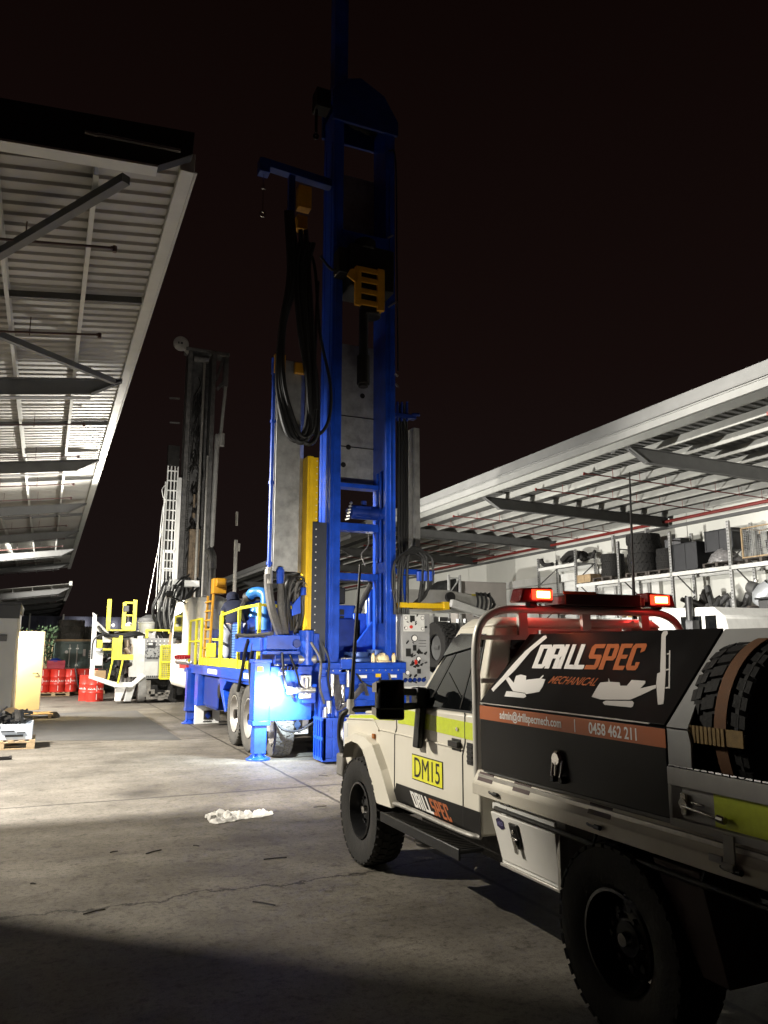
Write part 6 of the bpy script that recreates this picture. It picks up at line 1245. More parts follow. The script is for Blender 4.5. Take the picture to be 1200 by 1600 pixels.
outline([[(1060, 25), (1072, 5), (1095, 5), (1099, 20), (1086, 36), (1085, 255), (1076, 410), (1070, 446), (1038, 451), (1034, 400), (1030, 342), (1028, 325), (1034, 262), (1052, 255)],
         [(638, 402), (664, 356), (690, 316), (738, 312), (740, 289), (748, 312), (806, 316), (810, 336), (850, 336), (880, 301), (962, 306), (962, 320), (932, 352), (1026, 330), (1026, 350), (932, 394), (884, 414), (870, 420), (720, 420), (690, 418)],
         [(704, 436), (722, 426), (884, 428), (894, 438), (886, 461), (876, 467), (716, 451)], [(1106, 122), (1113, 122), (1110, 352), (1102, 352)], [(1087, 236), (1104, 232), (1104, 240), (1087, 244)], [(1084, 345), (1101, 342), (1101, 350), (1084, 353)], [(1092, 140), (1105, 138), (1105, 145), (1092, 147)]], 'rig_emblem', GREYL)
arch_px = [(1200, 1001), (1172, 1006), (1146, 1017), (1122, 1036), (1103, 1060), (1090, 1086)]
WELLM = mat('grey canopy panel', (.30, .30, .295), .5, 0, .1, 5)
b = MB(); top_ = [pup(yr + .026, 1) - NU * .004, pup(1.98, 1) - NU * .004, pup(1.98, .72) - NU * .004]; kk = [LP(*p) - NU * .0165 for p in arch_px]
b.slab(top_ + kk + [pup(2.60, 0) - NU * .004, pup(yr + .026, 0) - NU * .004], NU, .008); b.build('wheel_well_panel', WELLM, cn, .002)
b = MB(); b.prism([(yr + .026, 1.282), (yr + .026, 1.436), (2.602, 1.436), (2.588, 1.38), (2.594, 1.282)], 'x', 2.549, 2.56); b.build('wheel_well_panel', WELLM, cn, .002)
# canopy latch
b = MB(); ly, lz = PX(873, 1197, 2.54).y, 1.175
b.lathe([(.001, -.028), (.03, -.028), (.042, -.018), (.046, 0), (.001, 0)], (2.545, ly, lz + .035), 'x', 24); lt = b.build('whale_tail_latch', CHROME, lw)
b = MB(); b.tube([(2.535, ly + .040, lz + .03), (2.525, ly + .040, lz - .03), (2.52, ly + .035, lz - .055)], .008, 6); b.tube([(2.535, ly - .040, lz + .03), (2.525, ly - .040, lz - .03), (2.52, ly - .035, lz - .055)], .008, 6); b.tube([(2.525, ly, lz + .02), (2.52, ly, lz - .05)], .010, 6); b.build('latch_loop', CHROME, lt)
b = MB(); b.hexa([(2.515, ly + .055, lz - .085), (2.515, ly + .02, lz - .085), (2.545, ly + .02, lz - .085), (2.545, ly + .055, lz - .085), (2.52, ly + .045, lz - .05), (2.52, ly + .025, lz - .05), (2.545, ly + .025, lz - .05), (2.545, ly + .045, lz - .05)]); b.hexa([(2.515, ly - .055, lz - .085), (2.515, ly - .02, lz - .085), (2.545, ly - .02, lz - .085), (2.545, ly - .055, lz - .085), (2.52, ly - .045, lz - .05), (2.52, ly - .025, lz - .05), (2.545, ly - .025, lz - .05), (2.545, ly - .045, lz - .05)]); b.build('latch_handle', BLACKP, lt, .004)
# drop side with recess, latch, hinge
b = MB(); gy = 2.735
b.box(TX0 - .006, TX0 + .03, 1.9, gy, 1.20, 1.275); b.box(TX0 - .006, TX0 + .03, gy - .02, gy, 1.03, 1.20); b.box(TX0 - .006, TX0 + .03, 1.9, gy - .02, 1.03, 1.065); b.box(TX0 + .016, TX0 + .03, 1.9, gy - .02, 1.065, 1.20); b.hexa([(TX0 - .006, gy - .02, 1.065), (TX0 - .006, gy - .02, 1.20), (TX0 + .016, gy - .06, 1.20), (TX0 + .016, gy - .06, 1.065), (TX0 + .014, gy - .02, 1.065), (TX0 + .014, gy - .02, 1.20), (TX0 + .017, gy - .05, 1.20), (TX0 + .017, gy - .05, 1.065)])
gt = up(b, 'drop_side', mat('grey powder coat', (.36, .35, .33), .5, .1, .12, 8, .15, 300), .004)
b = MB(); b.box(TX0 + .0145, TX0 + .016, 1.9, gy - .235, 1.068, 1.198); b.build('reflective_stripe', HIVIS, gt)
b = MB()
for i in range(22): b.cyl((TX0 + .006, 1.905 + i * .038, 1.280), (TX0 + .006, 1.935 + i * .038, 1.280), .007, n=8)
b.build('piano_hinge', STEELB, gt)
b = MB(); b.box(TX0 - .004, TX0 + .015, gy - .10, gy - .065, 1.085, 1.175); b.cyl((TX0 - .006, gy - .08, 1.13), (TX0 + .014, gy - .08, 1.13), .026, n=14); b.bar((TX0 - .004, gy - .08, 1.125), (TX0 - .010, gy - .27, 1.11), .026, .012); b.cyl((TX0 - .01, gy - .27, 1.11), (TX0 - .01, gy - .31, 1.106), .016, n=10); b.bar((TX0 - .002, gy - .13, 1.145), (TX0 - .002, gy - .2, 1.142), .012); b.build('drop_latch', CHROME, gt, .004)
b = MB(); y_ = 2.415; b.box(TX0 - .014, TX0 - .006, y_ - .028, y_ + .028, .935, 1.055); b.cyl((TX0 - .016, y_ - .03, .935), (TX0 - .016, y_ + .03, .935), .016, n=10); b.box(TX0 - .012, TX0 - .002, y_ + .04, y_ + .11, .935, .965); b.build('side_hinge', mat('grey powder coat', (.36, .35, .33)), gt, .003)
# under tray: tool box, rope rail, mud guard
def tbx(z): return TX0 + .012 + .07 * (.815 - z) / .3
b = MB(); b.box(TX0 + .09, 3.0, 3.62, 4.27, .50, .87); tb = up(b, 'tool_box', WHT, .006)
b = MB(); b.hexa([(tbx(.53), 3.67, .53), (tbx(.53) + .025, 3.67, .53), (tbx(.53) + .025, 4.25, .53), (tbx(.53), 4.25, .53), (tbx(.81), 3.61, .81), (tbx(.81) + .025, 3.61, .81), (tbx(.81) + .025, 4.27, .81), (tbx(.81), 4.27, .81)]); bd = b.build('box_lid', mat('clean white powder coat', (.80, .78, .73), .42, 0, .04, 4), tb, .006)
b = MB(); b.box(TX0 + .07, TX0 + .10, 3.66, 4.26, .495, .512); b.box(TX0 + .035, TX0 + .09, 3.60, 3.63, .52, .81); b.build('box_frame', ALU, tb, .003)
def tbn(y, z, o): return Vector((tbx(z) - o, y, z))
tN = Vector((-1, 0, -.22)).normalized()
b = MB(); b.slab([tbn(4.215, .775, .001), tbn(4.18, .79, .001), tbn(4.135, .775, .001), tbn(4.135, .735, .001), tbn(4.17, .72, .001), tbn(4.215, .735, .001)], tN, .002); bg_ = b.build('box_badge', mat('dark purple badge', (.02, .012, .06), .4), bd)
text('badge_text', 'HRD', mat('lilac badge lettering', (.20, .18, .34), .5), bg_, tbn(4.205, .744, .0035), (0, -1, 0), (-.2, 0, 1), .024, .062, .02, th=.001)
b = MB(); b.slab([tbn(4.06, .785, .001), tbn(3.975, .785, .001), tbn(3.975, .665, .001), tbn(4.0, .645, .001), tbn(4.06, .66, .001)], tN, .012); b.slab([tbn(4.045, .775, .012), tbn(3.99, .775, .012), tbn(3.99, .68, .012), tbn(4.045, .68, .012)], tN, .004); bl = b.build('box_latch', STEELB, bd, .003)
b = MB(); b.slab([tbn(4.03, .70, .016), tbn(4.0, .70, .016), tbn(3.998, .62, .02), tbn(4.028, .625, .02)], tN, .012); b.cyl(tbn(4.018, .74, .016), tbn(4.018, .74, .024), .014, n=12); b.bar(tbn(4.05, .705, .02), tbn(3.985, .70, .02), .008); b.build('latch_handle', CHROME, bl, .003)
b = MB(); b.bar((TX0 + .03, 4.26, .845), (TX0 + .03, 3.63, .845), .012, .035); b.box(TX0 + .03, TX0 + .05, 4.18, 4.24, .83, .90); b.build('box_bracket', WHT, tb)
b = MB(); b.cyl((TX0 + .02, 4.22, .835), (TX0 + .02, 2.0, .815), .014, n=10)
for y in (4.1, 3.3, 2.6): b.bar((TX0 + .02, y, .83), (TX0 + .05, y, .89), .012)
up(b, 'rope_rail', GREASE, 0)
b = MB(); b.slab([(TX0 + .03, 2.90, .86), (TX0 + .03, 2.62, .86), (TX0 + .03, 2.50, .45), (TX0 + .03, 2.64, .45)], (1, 0, 0), .30); up(b, 'mud_guard', mat('brown mud flap', (.050, .028, .022), .7, 0, .3, 5), .006)
# beacons and light bar on the hoop
def beacon(x0, x1, y, z, nose):
    b = MB(); w = x1 - x0
    if nose < 0: pl_ = [(x0, z), (x0 + .03, z + .095), (x1, z + .105), (x1, z)]
    else: pl_ = [(x0, z), (x0, z + .105), (x1 - .03, z + .095), (x1, z)]
    b.prism(pl_, 'y', y - .07, y + .07); o = up(b, 'beacon', LENSD, .012)
    la_, lb_ = (x0 + w * .34, x1 - .012) if nose < 0 else (x0 + .012, x1 - w * .26)
    b = MB(); b.box(la_, lb_, y - .078, y - .0705, z + .018, z + .088); b.build('beacon_lens', LEDR, o, .004)
    b = MB(); b.box(la_ + (lb_ - la_) * .22, lb_ - (lb_ - la_) * .14, y - .083, y - .0785, z + .030, z + .076); b.build('beacon_core', LEDC, o, .003)
    b = MB(); b.box(x0 + w * .4, x0 + w * .6, y - .03, y + .03, 2.07, z); b.build('beacon_foot', BLACKP, o)
    for dy, pw in ((-.14, 1.1), (.14, 1.9)):
        l_ = lamp('beacon_light', 'POINT', (0, 0, 0), pw, (1, .035, .03), .04); l_.parent = ute; l_.location = Vector(((la_ + lb_) / 2, y + dy, z + .05)) - ute.location
beacon(2.90, 3.17, 4.45, 2.095, -1); beacon(4.005, 4.265, 4.45, 2.085, 1)
b = MB(); b.box(3.26, 3.95, 4.36, 4.62, 2.085, 2.15); b.box(3.24, 3.90, 4.34, 4.36, 2.08, 2.165); b.box(3.20, 3.97, 4.42, 4.52, 2.07, 2.085); up(b, 'light_bar', BLACKP, .01)
b = MB(); b.box(3.22, 3.50, 4.335, 4.339, 2.155, 2.175); up(b, 'work_light_lens', AMBER, .003)
whip((3.99, 4.52, 2.04), (4.02, 4.52, 3.12), .017, 'radio_antenna')
b = MB(); b.box(3.04, 3.75, 4.36, 4.40, 1.875, 1.91); b.box(3.76, 3.86, 4.30, 4.40, 1.872, 1.93); up(b, 'roof_conduit', WHT, .004)

# spare tyre behind the canopy, with its straps
sp_ = thing('spare_tyre', 'black knobbly spare tyre standing behind the canopy under two webbing straps', 'tyre', (3.03, 2.50, 1.45))
tyre_mb((3.03, 2.52, 1.42), .42, .30, 'y', 34, .22, .016).build('tread', mat('clean black tyre rubber', (.0085, .008, .0078), .8, 0, .3, 18, .4, 60), sp_)
b = MB(); b.lathe([(.225, -.12), (.20, -.10), (.12, -.06), (.001, -.05)], (3.03, 2.52, 1.42), 'y', 28); b.build('rim', STEELB, sp_)
def strap(pts, w, d, th=.004):
    b = MB(); vs = []; fs = []
    for i, p in enumerate(pts):
        p = Vector(p); t_ = (Vector(pts[min(i + 1, len(pts) - 1)]) - Vector(pts[max(i - 1, 0)])).normalized(); s_ = Vector(d); n_ = t_.cross(s_).normalized()
        for a, c in ((-.5, 0), (.5, 0), (.5, 1), (-.5, 1)): vs.append(p + s_ * w * a + n_ * th * c)
    for i in range(len(pts) - 1):
        for k in range(4): a = i * 4 + k; c = i * 4 + (k + 1) % 4; fs.append((a, c, c + 4, a + 4))
    return b.add(vs, fs)
cy_ = Vector((3.03, 2.475, 1.42)); pts = [cy_ + Vector((-.427 * math.cos(R(t)), 0, .427 * math.sin(R(t)))) for t in range(-62, 122, 6)]
strap(pts, .062, (0, 1, 0)).build('strap', STRAP, sp_, smooth=60)
b = MB(); zz = 1.425
b.box(2.568, 2.575, 2.33, 2.625, zz - .034, zz + .034)
for i in range(9): y = 2.42 + i * .022; b.box(2.562, 2.568, y, y + .017, zz - .036, zz + .036)
b.build('cross_strap', STRAPY, sp_, .002)

# ================================================================== RIGHT SIDE: racking
RX, RXB = 19.8, 20.8
ups = [PX(x, y, RX).y for x, y in ((1142, 880), (1049, 880), (967, 880), (900, 890))]; ups = [ups[0] - (ups[1] - ups[0])] + ups; lw_y = PX(842, 900, RX).y
rk = thing('pallet_rack', 'long galvanised pallet rack along the white workshop wall loaded with tyres and crates', 'rack', (20.3, 20, 0))
def upright(x, y, z):
    b = MB(); b.box(x - .04, x + .04, y - .05, y - .045, 0, z); b.box(x - .04, x + .04, y + .045, y + .05, 0, z); b.box(x - .04, x - .035, y - .045, y + .045, 0, z)
    b.k = 1; n = int(z / .1)
    for i in range(n): b.box(x - .042, x - .0401, y - .028, y - .008, .1 + i * .1, .14 + i * .1); b.box(x - .042, x - .0401, y + .008, y + .028, .1 + i * .1, .14 + i * .1)
    b.build('upright', [GALV, INK], rk, smooth=0)
ztop_r = 5.85
for y in ups: upright(RX, y, ztop_r); upright(RXB, y, ztop_r)
upright(RX, lw_y, 5.75); upright(RXB, lw_y, 5.75)
for y in ups + [lw_y]:
    b = MB(); z = .3; k = 0
    while z < 5.2: b.bar((RX, y, z if k % 2 else z + .8), (RXB, y, z + .8 if k % 2 else z), .035); z += .85; k += 1
    b.bar((RX, y, 5.55), (RXB, y, 5.55), .04); b.build('frame_brace', BEAMD, rk)
levels = (1.4, 2.82, 4.28)
for a, c in zip(ups[:-1], ups[1:]):
    for z in levels:
        b = MB(); b.box(RX - .05, RX - .01, a + .05, c - .05, z, z + .13); b.box(RXB, RXB + .04, a + .05, c - .05, z, z + .13)
        b.build('beam', WHT, rk, .004); b = MB()
        for i in range(9): y = a + .06 + i * (c - a - .2) / 8; b.box(RX - .005, RXB - .005, y, y + .09, z + .132, z + .15)
        b.build('shelf_slat', BEAMD, rk, smooth=0)
for z in (3.30, 5.18):
    a, c = ups[-1], lw_y; b = MB(); b.box(RX - .05, RX - .01, a + .05, c - .05, z, z + .13); b.box(RXB, RXB + .04, a + .05, c - .05, z, z + .13); b.build('beam', WHT, rk, .004)
    b = MB(); b.box(RX - .005, RXB - .005, a + .06, c - .06, z + .132, z + .15); b.build('shelf_slat', BEAMD, rk)
# loads
LZ = 4.432; xm = 20.3
def by(i, f): return ups[i] + (ups[i + 1] - ups[i]) * f                # position in a bay
def rackpallet(y, z, l): p = pallet((xm - .05, y, z), l, 'pallets on the rack', (.95, 1.15, .14), mat('grey weathered timber', (.10, .085, .075), .8, 0, .3, 6), 6); return p
rackpallet(by(3, .38), LZ, 'pallet under the three tyre stack in the third rack bay'); rackpallet(by(2, .66), LZ, 'pallet under the tall heavy tyre stack in the middle rack bay'); rackpallet(by(2, .22), LZ, 'pallet under the ribbed smaller tyres beside the black steel crate'); rackpallet(by(1, .22), LZ, 'pallet under the shrink wrapped load on the rack')
rackpallet(by(0, .55), LZ, 'pallet under the wire mesh cage on the rack')
t1 = flat_tyre('rack_tyre', 'bottom tyre of the three tyre stack on the rack', 'tyres on the rack', (xm, by(3, .36), LZ + .14), .46, .30, RUBBER, 30)
dup(t1, (xm + .03, by(3, .36), LZ + .44), 'middle tyre of the three tyre stack on the rack', .3); dup(t1, (xm - .02, by(3, .355), LZ + .74), 'top tyre of the three tyre stack on the rack', .7)
t2 = flat_tyre('rack_tyre', 'lowest tyre of the tall four tyre stack in the middle rack bay', 'tyres on the rack', (xm, by(2, .68), LZ + .14), .62, .36, RUBBER, 22)
for k, l in ((1, 'second lowest tyre of the tall four tyre stack on the rack'), (2, 'second highest tyre of the tall four tyre stack on the rack'), (3, 'uppermost tyre of the tall four tyre stack on the rack')): dup(t2, (xm + .02 * (-1) ** k, by(2, .68) + .03 * (k % 2), LZ + .14 + .36 * k), l, .5 * k)
t3 = flat_tyre('rack_tyre', 'bottom ribbed tyre beside the tall stack on the rack', 'tyres on the rack', (xm, by(2, .20), LZ + .14), .50, .25, RUBBER, 44)
dup(t3, (xm, by(2, .205), LZ + .39), 'middle ribbed tyre beside the tall stack on the rack', .4); dup(t3, (xm + .02, by(2, .2), LZ + .64), 'top ribbed tyre beside the tall stack on the rack', .8)
def crate(name, label, x0, x1, y0, y1, z0, z1, m, cat='crate'):
    t = thing(name, label, cat, ((x0 + x1) / 2, (y0 + y1) / 2, z0)); b = MB(); b.box(x0, x1, y0, y1, z0, z1 - .02); b.build('body', m, t, .015)
    b = MB(); b.box(x0 - .02, x1 + .02, y0 - .02, y1 + .02, z1 - .02, z1); b.bar((x0 - .01, y0, z0 + .02), (x0 - .01, y1, z0 + .02), .05)
    for y in (y0 + .02, y1 - .02, (y0 + y1) / 2): b.box(x0 - .016, x0 - .001, y - .025, y + .025, z0 + .05, z1 - .021)
    b.build('rim_and_ribs', m, t, .005); return t
crate('steel_crate', 'large charcoal steel crate at the front of the rack shelf', 19.85, 20.75, by(1, .55), by(1, .98), LZ + .02, LZ + .95, CRATE)
crate('steel_crate', 'black steel crate behind the large charcoal crate, standing higher', 20.1, 20.78, by(1, .05), by(1, .50), LZ + .55, LZ + 1.25, CRATE)
crate('flat_carton', 'dark grey carton standing behind the ribbed tyres', 20.35, 20.75, by(2, .02), by(2, .30), LZ + .9, LZ + 1.25, mat('dark grey carton', (.11, .11, .115), .8), 'carton')
t = thing('wrapped_load', 'heap wrapped in crinkled clear plastic on a pallet on the rack', 'wrapped load', (20.2, by(1, .22), LZ + .14))
b = MB(); vs = []; fs = []; nx, ny = 22, 14; rnd = random.Random(2); c_ = (20.2, by(1, .22), LZ + .145)
for i in range(nx):
    a = 2 * math.pi * i / nx
    for j in range(ny):
        f_ = j / (ny - 1); r_ = (1 - f_ ** 1.8) * (.46 + rnd.uniform(-.02, .02)) * (1 + .06 * math.sin(5 * a + 3 * j)); vs.append((c_[0] + r_ * math.cos(a) * .9, c_[1] + r_ * math.sin(a) * 1.35 + .12 * f_, c_[2] + .55 * f_ + rnd.uniform(-.015, .015)))
for i in range(nx):
    for j in range(ny - 1): k = (i + 1) % nx; fs.append((i * ny + j, k * ny + j, k * ny + j + 1, i * ny + j + 1))
b.add(vs, fs); b.build('plastic_wrap', WRAP, t, smooth=60)
t = thing('wire_cage', 'wire mesh stillage with a timber frame holding dark rods on the rack', 'cage', (20.2, by(0, .55), LZ + .14))
b = MB(); y0, y1 = by(0, .34), by(0, .82); z0 = LZ + .145; z1 = z0 + .95
for x in (19.85, 20.65):
    for y in (y0, y1): b.box(x - .025, x + .025, y - .025, y + .025, z0, z1)
    for z in (z0 + .03, z1): b.bar((x, y0, z), (x, y1, z), .04)
for y in (y0, y1):
    for z in (z0 + .03, z1): b.bar((19.85, y, z), (20.65, y, z), .04)
b.build('cage_frame', WOOD, t, .003)
b = MB()
for i in range(16): z = z0 + .05 + i * .055; b.bar((19.85, y0 + .3, z), (19.85, y1, z), .008)
for i in range(14): y = y0 + .3 + i * (y1 - y0 - .3) / 13; b.bar((19.845, y, z0), (19.845, y, z1), .008)
b.build('mesh', GALV, t, smooth=0)
b = MB()
for i in range(14): x = random.uniform(19.95, 20.55); y = random.uniform(y0 + .05, y1 - .4); b.cyl((x, y, z0), (x + random.uniform(-.1, .1), y + random.uniform(-.15, .15), z0 + random.uniform(.5, .9)), random.uniform(.02, .06), n=8)
b.build('rod', GREASE, t)
t = thing('machine_part', 'dark gearbox with a pale bracket beside the wire mesh cage on the rack', 'machine part', (20.2, by(0, .15), LZ + .02))
b = MB(); b.cbox((20.2, by(0, .1), LZ + .35), (.6, .5, .6)); b.cyl((19.9, by(0, .15), LZ + .5), (20.5, by(0, .15), LZ + .5), .22, n=18); b.cyl((20.1, by(0, .02), LZ + .6), (20.1, by(0, .02), LZ + .9), .12, n=14); b.build('casing', GREASE, t, .03)
b = MB(); b.bar((19.86, by(0, .05), LZ + .25), (19.86, by(0, .22), LZ + .7), .12, .03); b.build('bracket', GALV, t, .004)
# left low bay loads
t = thing('rubber_lining', 'folded black rubber lining heaped on the highest rack shelf', 'rubber lining', (20.3, (ups[-1] + lw_y) / 2, 5.33))
b = MB(); ya, yb_ = ups[-1] - .2, lw_y - .5
for i in range(3): b.tube(smoothpath([(20.1 + .2 * i, ya + .1 + .1 * i, 5.45), (20.1 + .15 * i, ya + .4, 5.72), (20.1 + .2 * i, ya + 1.0, 5.78 - .05 * i), (20.1 + .2 * i, ya + 1.5, 5.55)], 6), [.12] * 19, 10)
b.build('roll', RUBBER, t); b = MB(); b.tube(smoothpath([(19.9, yb_ - .4, 5.42), (19.9, yb_ + .1, 5.42), (19.9, yb_ + .35, 5.55), (19.9, yb_ + .42, 5.72)], 6), .09, 8); b.build('flap', RUBBER, t); b = MB(); b.tube(smoothpath([(20.1, ya - .3, 5.5), (20.05, ya - .55, 5.48), (20.05, ya - .75, 5.7)], 6), .07, 8); b.build('flap', RUBBER, t)
crate('wrapped_carton', 'plastic wrapped carton on the rack shelf below the rubber lining', 19.85, 20.6, lw_y - 1.25, lw_y - .55, 3.46, 4.15, mat('wrapped carton', (.30, .26, .25), .25, 0, .4, 6, .6, 8), 'carton')
crate('grey_carton', 'plain grey carton on the rack shelf below the rubber lining', 19.9, 20.7, ups[-1] + .1, ups[-1] + 1.0, 3.46, 4.1, mat('plain grey carton', (.16, .165, .17), .8), 'carton')
crate('timber_box', 'small open pale timber box at the shelf edge beside the three tyres', 19.82, 20.4, by(3, .66), by(3, .98), LZ + .02, LZ + .34, WOOD, 'box')
t = thing('timber_crate_frame', 'pale timber frame crate on the lower shelf between the beacons', 'crate', (20, by(2, .75), 2.97))
b = MB()
for y in (by(2, .62), by(2, .98)):
    for x in (19.8, 20.5): b.box(x, x + .08, y - .04, y + .04, 2.97, 3.75)
for z in (3.05, 3.68): b.bar((19.84, by(2, .62), z), (19.84, by(2, .98), z), .06); b.bar((20.54, by(2, .62), z), (20.54, by(2, .98), z), .06)
b.build('frame', WOOD, t, .004); b = MB(); b.box(19.95, 20.4, by(2, .66), by(2, .94), 2.98, 3.5); b.build('carton', mat('yellow carton', (.55, .40, .15), .7, 0, .2, 6), t, .01)
t = thing('hopper', 'silver grey mixer hopper on a small pallet on the lower rack shelf', 'hopper', (20.1, by(0, .55), 2.97)); c_ = Vector((20.0, by(0, .58), 3.42))
b = MB(); b.lathe([(.001, -.36), (.30, -.34), (.40, -.1), (.34, .18), (.22, .38), (.24, .40)], c_, 'z', 26); b.v = [tuple(c_ + Matrix.Rotation(R(35), 3, 'X') @ (Vector(p) - c_)) for p in b.v]; b.build('bowl', mat('silver grey hopper paint', (.48, .50, .52), .35, .3, .15, 5), t)
b = MB(); b.cyl(c_ + Vector((-.1, .25, .18)), c_ + Vector((-.1, .52, .28)), .19, n=20); b.build('inlet', BEAMD, t, .01); b = MB(); b.cyl(c_ + Vector((-.05, .3, .4)), c_ + Vector((-.05, .3, .48)), .07, n=12); b.bar(c_ + Vector((0, -.1, .35)), c_ + Vector((0, -.4, .42)), .12); b.build('fitting', ALU, t, .005)
rackpallet(by(0, .58), 2.965, 'small pallet under the silver grey hopper')
for i, (f0, l) in enumerate(((.05, 'jumble of grey castings on the lower rack shelf behind the white truck roof'), (.45, 'jumble of black castings on the lower rack shelf nearer the timber crate'))):
    t = thing('casting_heap', l, 'castings', (20.2, by(1, f0 + .2), 2.97)); b = MB(); rnd = random.Random(20 + i)
    for k in range(16):
        p = Vector((rnd.uniform(19.9, 20.6), by(1, f0 + rnd.uniform(0, .42)), 2.98 + rnd.uniform(.1, .45))); d = Vector((rnd.gauss(0, .15), rnd.gauss(0, .2), rnd.gauss(0, .15))); b.cyl(p - d, p + d, rnd.uniform(.05, .14), n=10)
    b.build('casting', mat('grey casting', (.13, .13, .13), .5, .4, .4, 6) if i == 0 else GREASE, t)
t = thing('black_bin', 'tall black bin standing beside the rack below the hopper shelf end', 'bin', (19.2, by(0, .05), 0)); b = MB(); b.hexa([(18.9, by(0, .0) - .8, 0), (19.5, by(0, .0) - .8, 0), (19.5, by(0, .28), 0), (18.9, by(0, .28), 0), (18.85, by(0, .0) - .85, 3.2), (19.55, by(0, .0) - .85, 3.2), (19.55, by(0, .33), 3.2), (18.85, by(0, .33), 3.2)]); b.build('body', INK, t, .03); b = MB(); b.box(18.8, 19.6, by(0, 0) - .9, by(0, .36), 3.2, 3.26); b.build('lid', INK, t, .02)

# white truck behind the ute
wt = thing('white_truck', 'white truck cab with a black exhaust stack parked before the racking', 'truck', (13.5, 12.4, 0))
ya, yb_ = PX(1134, 965, 13).y, PX(1046, 950, 13).y; zr = 2.72
b = MB(); b.prism([(ya - .05, .9), (ya - .05, 2.0), (ya + .05, zr - .25), (ya + .35, zr - .04), (yb_ + .6, zr), (yb_ + .6, .9)], 'x', 13.0, 14.9); wtb = b.build('cab', WHT, wt, .05)
b = MB()
for y0, y1 in ((ya + .25, ya + .55), (ya + .65, ya + .9), (ya + 1.0, ya + 1.25)): b.box(12.985, 12.998, y0, y1, 1.9, zr - .22)
b.build('cab_window', GLASS, wtb, .004)
b = MB(); b.cyl((12.9, PX(1077, 955, 12.9).y, 1.0), (12.9, PX(1077, 955, 12.9).y, PX(1077, 932, 12.9).z), .08, n=14); b.box(12.75, 12.95, PX(1084, 965, 12.9).y - .1, PX(1084, 965, 12.9).y + .1, 2.2, 2.4); b.build('exhaust_stack', BLACKP, wt, .004)
b = MB(); b.box(13.1, 14.8, yb_ + .62, yb_ + 4.5, .95, 1.3); b.build('tray', BEAMD, wt, .01)
for y in (ya + .7, yb_ + 3.2):
    for x, s_ in ((13.2, -1), (14.7, 1)): wheel(wt, (x, y, .45), .45, .26, s_, RUBBER, RIMG, 8, 30, .26, .01)
# large white machine behind the control panel
wm_ = thing('white_drill_truck', 'large dusty white machine with a boxed boom between the blue rig and the roller door', 'machine', (9.6, 18, 0))
bl0, br0_ = PY(655, 930, 17.5), PY(765, 935, 17.5); zb = PY(700, 957, 17.5).z; zt_ = PY(700, 923, 17.5).z
b = MB(); b.prism([(bl0.x - 1.2, zb - .05), (bl0.x - 1.2, zt_), (bl0.x + .8, zt_ + .02), (br0_.x - .12, zt_ - .12), (br0_.x, zt_ - .22), (br0_.x - .05, zb + .12), (br0_.x - .25, zb), (bl0.x + 1.5, zb + .02)], 'y', 17.5, 18.2); bo_ = b.build('boom', mat('dusty white boom paint', (.46, .45, .42), .5, 0, .2, 2.5, dirt=.3, dcol=(.25, .24, .22)), wm_, .03)
b = MB()
for i in range(4): b.tube(smoothpath([(br0_.x - .42 + .13 * i, 17.46, zt_ - .02), (br0_.x - .40 + .13 * i, 17.42, zt_ - .25), (br0_.x - .44 + .13 * i, 17.42, zb + .1), (br0_.x - .50 + .13 * i, 17.46, zb - .1)], 6), .03, 6)
b.tube(smoothpath([(br0_.x - .3, 17.6, zt_ - .05), (br0_.x - .02, 17.5, zt_ - .10), (br0_.x + .14, 17.5, zt_ - .3), (br0_.x + .12, 17.5, zb + .2), (br0_.x - .05, 17.5, zb - .05)], 6), .04, 8); b.build('boom_hose', HOSE, bo_)
b = MB(); p = PY(703, 933, 17.45); b.lathe([(.001, -.1), (.13, -.09), (.13, 0), (.001, 0)], (p.x, 17.48, p.z), 'y', 20); b.bar((p.x, 17.45, p.z - .1), (p.x - .02, 17.45, p.z - .3), .06); b.build('marker_disc', BLACKP, bo_)
b = MB(); p = PY(742, 930, 17.49); b.box(p.x - .09, p.x + .04, 17.494, 17.499, p.z - .02, p.z + .03); b.build('yellow_sticker', mat('faded yellow sticker', (.5, .42, .05), .5), bo_)
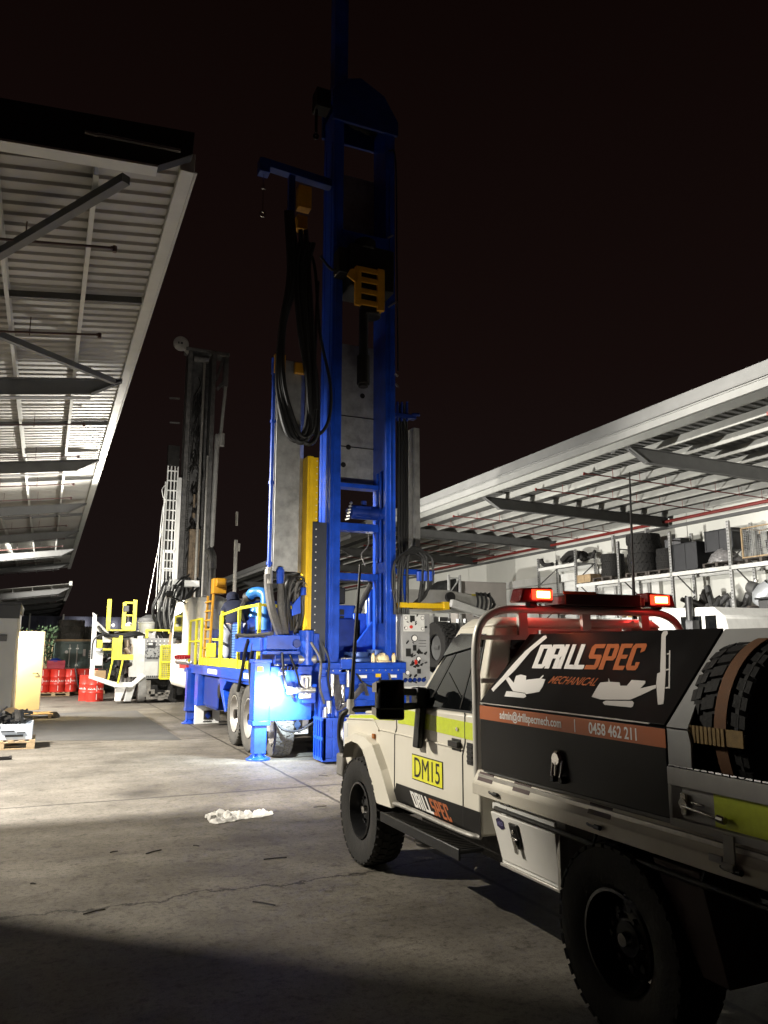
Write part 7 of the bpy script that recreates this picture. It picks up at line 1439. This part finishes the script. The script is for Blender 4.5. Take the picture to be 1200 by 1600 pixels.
b = MB(); a, c = PY(704, 942, 17.3), PY(762, 958, 17.3); b.bar((a.x, 17.3, a.z), (c.x, 17.3, c.z - .06), .16, .2); b.box(bl0.x - 1.0, br0_.x + .2, 17.6, 19.2, 1.3, zb - .25); b.box(bl0.x - .6, bl0.x + .4, 17.3, 17.6, 1.9, zb - .1); b.build('machine_body', WHT, wm_, .03)
b = MB()
for x in (704, 718, 729): p = PY(x, 975, 17.45); b.box(p.x - .02, p.x + .02, 17.46, 17.59, 1.9, zb - .15)
p = PY(697, 967, 17.45); b.box(p.x - .12, p.x + .12, 17.57, 17.598, p.z - .05, p.z + .05); p = PY(682, 970, 17.25); b.box(p.x - .06, p.x + .06, 17.27, 17.298, p.z - .1, p.z + .1); b.build('panel_strip', BEAMD, wm_)
p = PY(692, 1005, 16.6); tyre_mb((p.x, 16.7, p.z - .1), .62, .40, 'x', 30, .3, .03).build('spare_wheel', RUBBER, wm_); b = MB(); b.lathe([(.31, -.1), (.2, -.05), (.001, -.04)], (p.x, 16.7, p.z - .1), 'x', 20); b.cyl((p.x, 16.7, p.z - .1), (p.x, 17.6, p.z - .1), .08, n=10); b.build('wheel_carrier', BEAMD, wm_)
for x in (bl0.x - .7, br0_.x - .2): wheel(wm_, (x, 18.4, .6), .6, .4, -1, RUBBERD, RIMG, 8, 30, .34, .01)
# folded awning frame with a dark tarp on the wall side
t = thing('tarpaulin_frame', 'dark tarpaulin on a steel frame beyond the white boom', 'tarpaulin', (16.0, 27, 0)); a, c = PY(676, 902, 27), PY(752, 930, 27)
b = MB(); xs = PY(700, 905, 27).x; b.prism([(a.x, c.z - .3), (a.x + .3, a.z - .35), (a.x + .8, a.z - .05), (xs + .4, a.z), (xs + .45, c.z - .3)], 'y', 27, 28.2); b.build('cover', INK, t, .05)
b = MB()
for x in (xs, xs + .5): b.box(x - .04, x + .04, 26.9, 26.98, 0, a.z + .12)
b.bar((xs, 26.94, c.z), (xs + .5, 26.94, a.z), .04); b.bar((xs, 26.94, a.z), (xs + .5, 26.94, a.z), .05); b.build('frame', GALV, t)
b = MB(); b.box(xs + .55, c.x + 1.2, 27.0, 27.9, 0, a.z - .1); b.build('grey_screen', mat('grey screen sheet', (.25, .23, .21), .8, 0, .1, 2), t, .02)
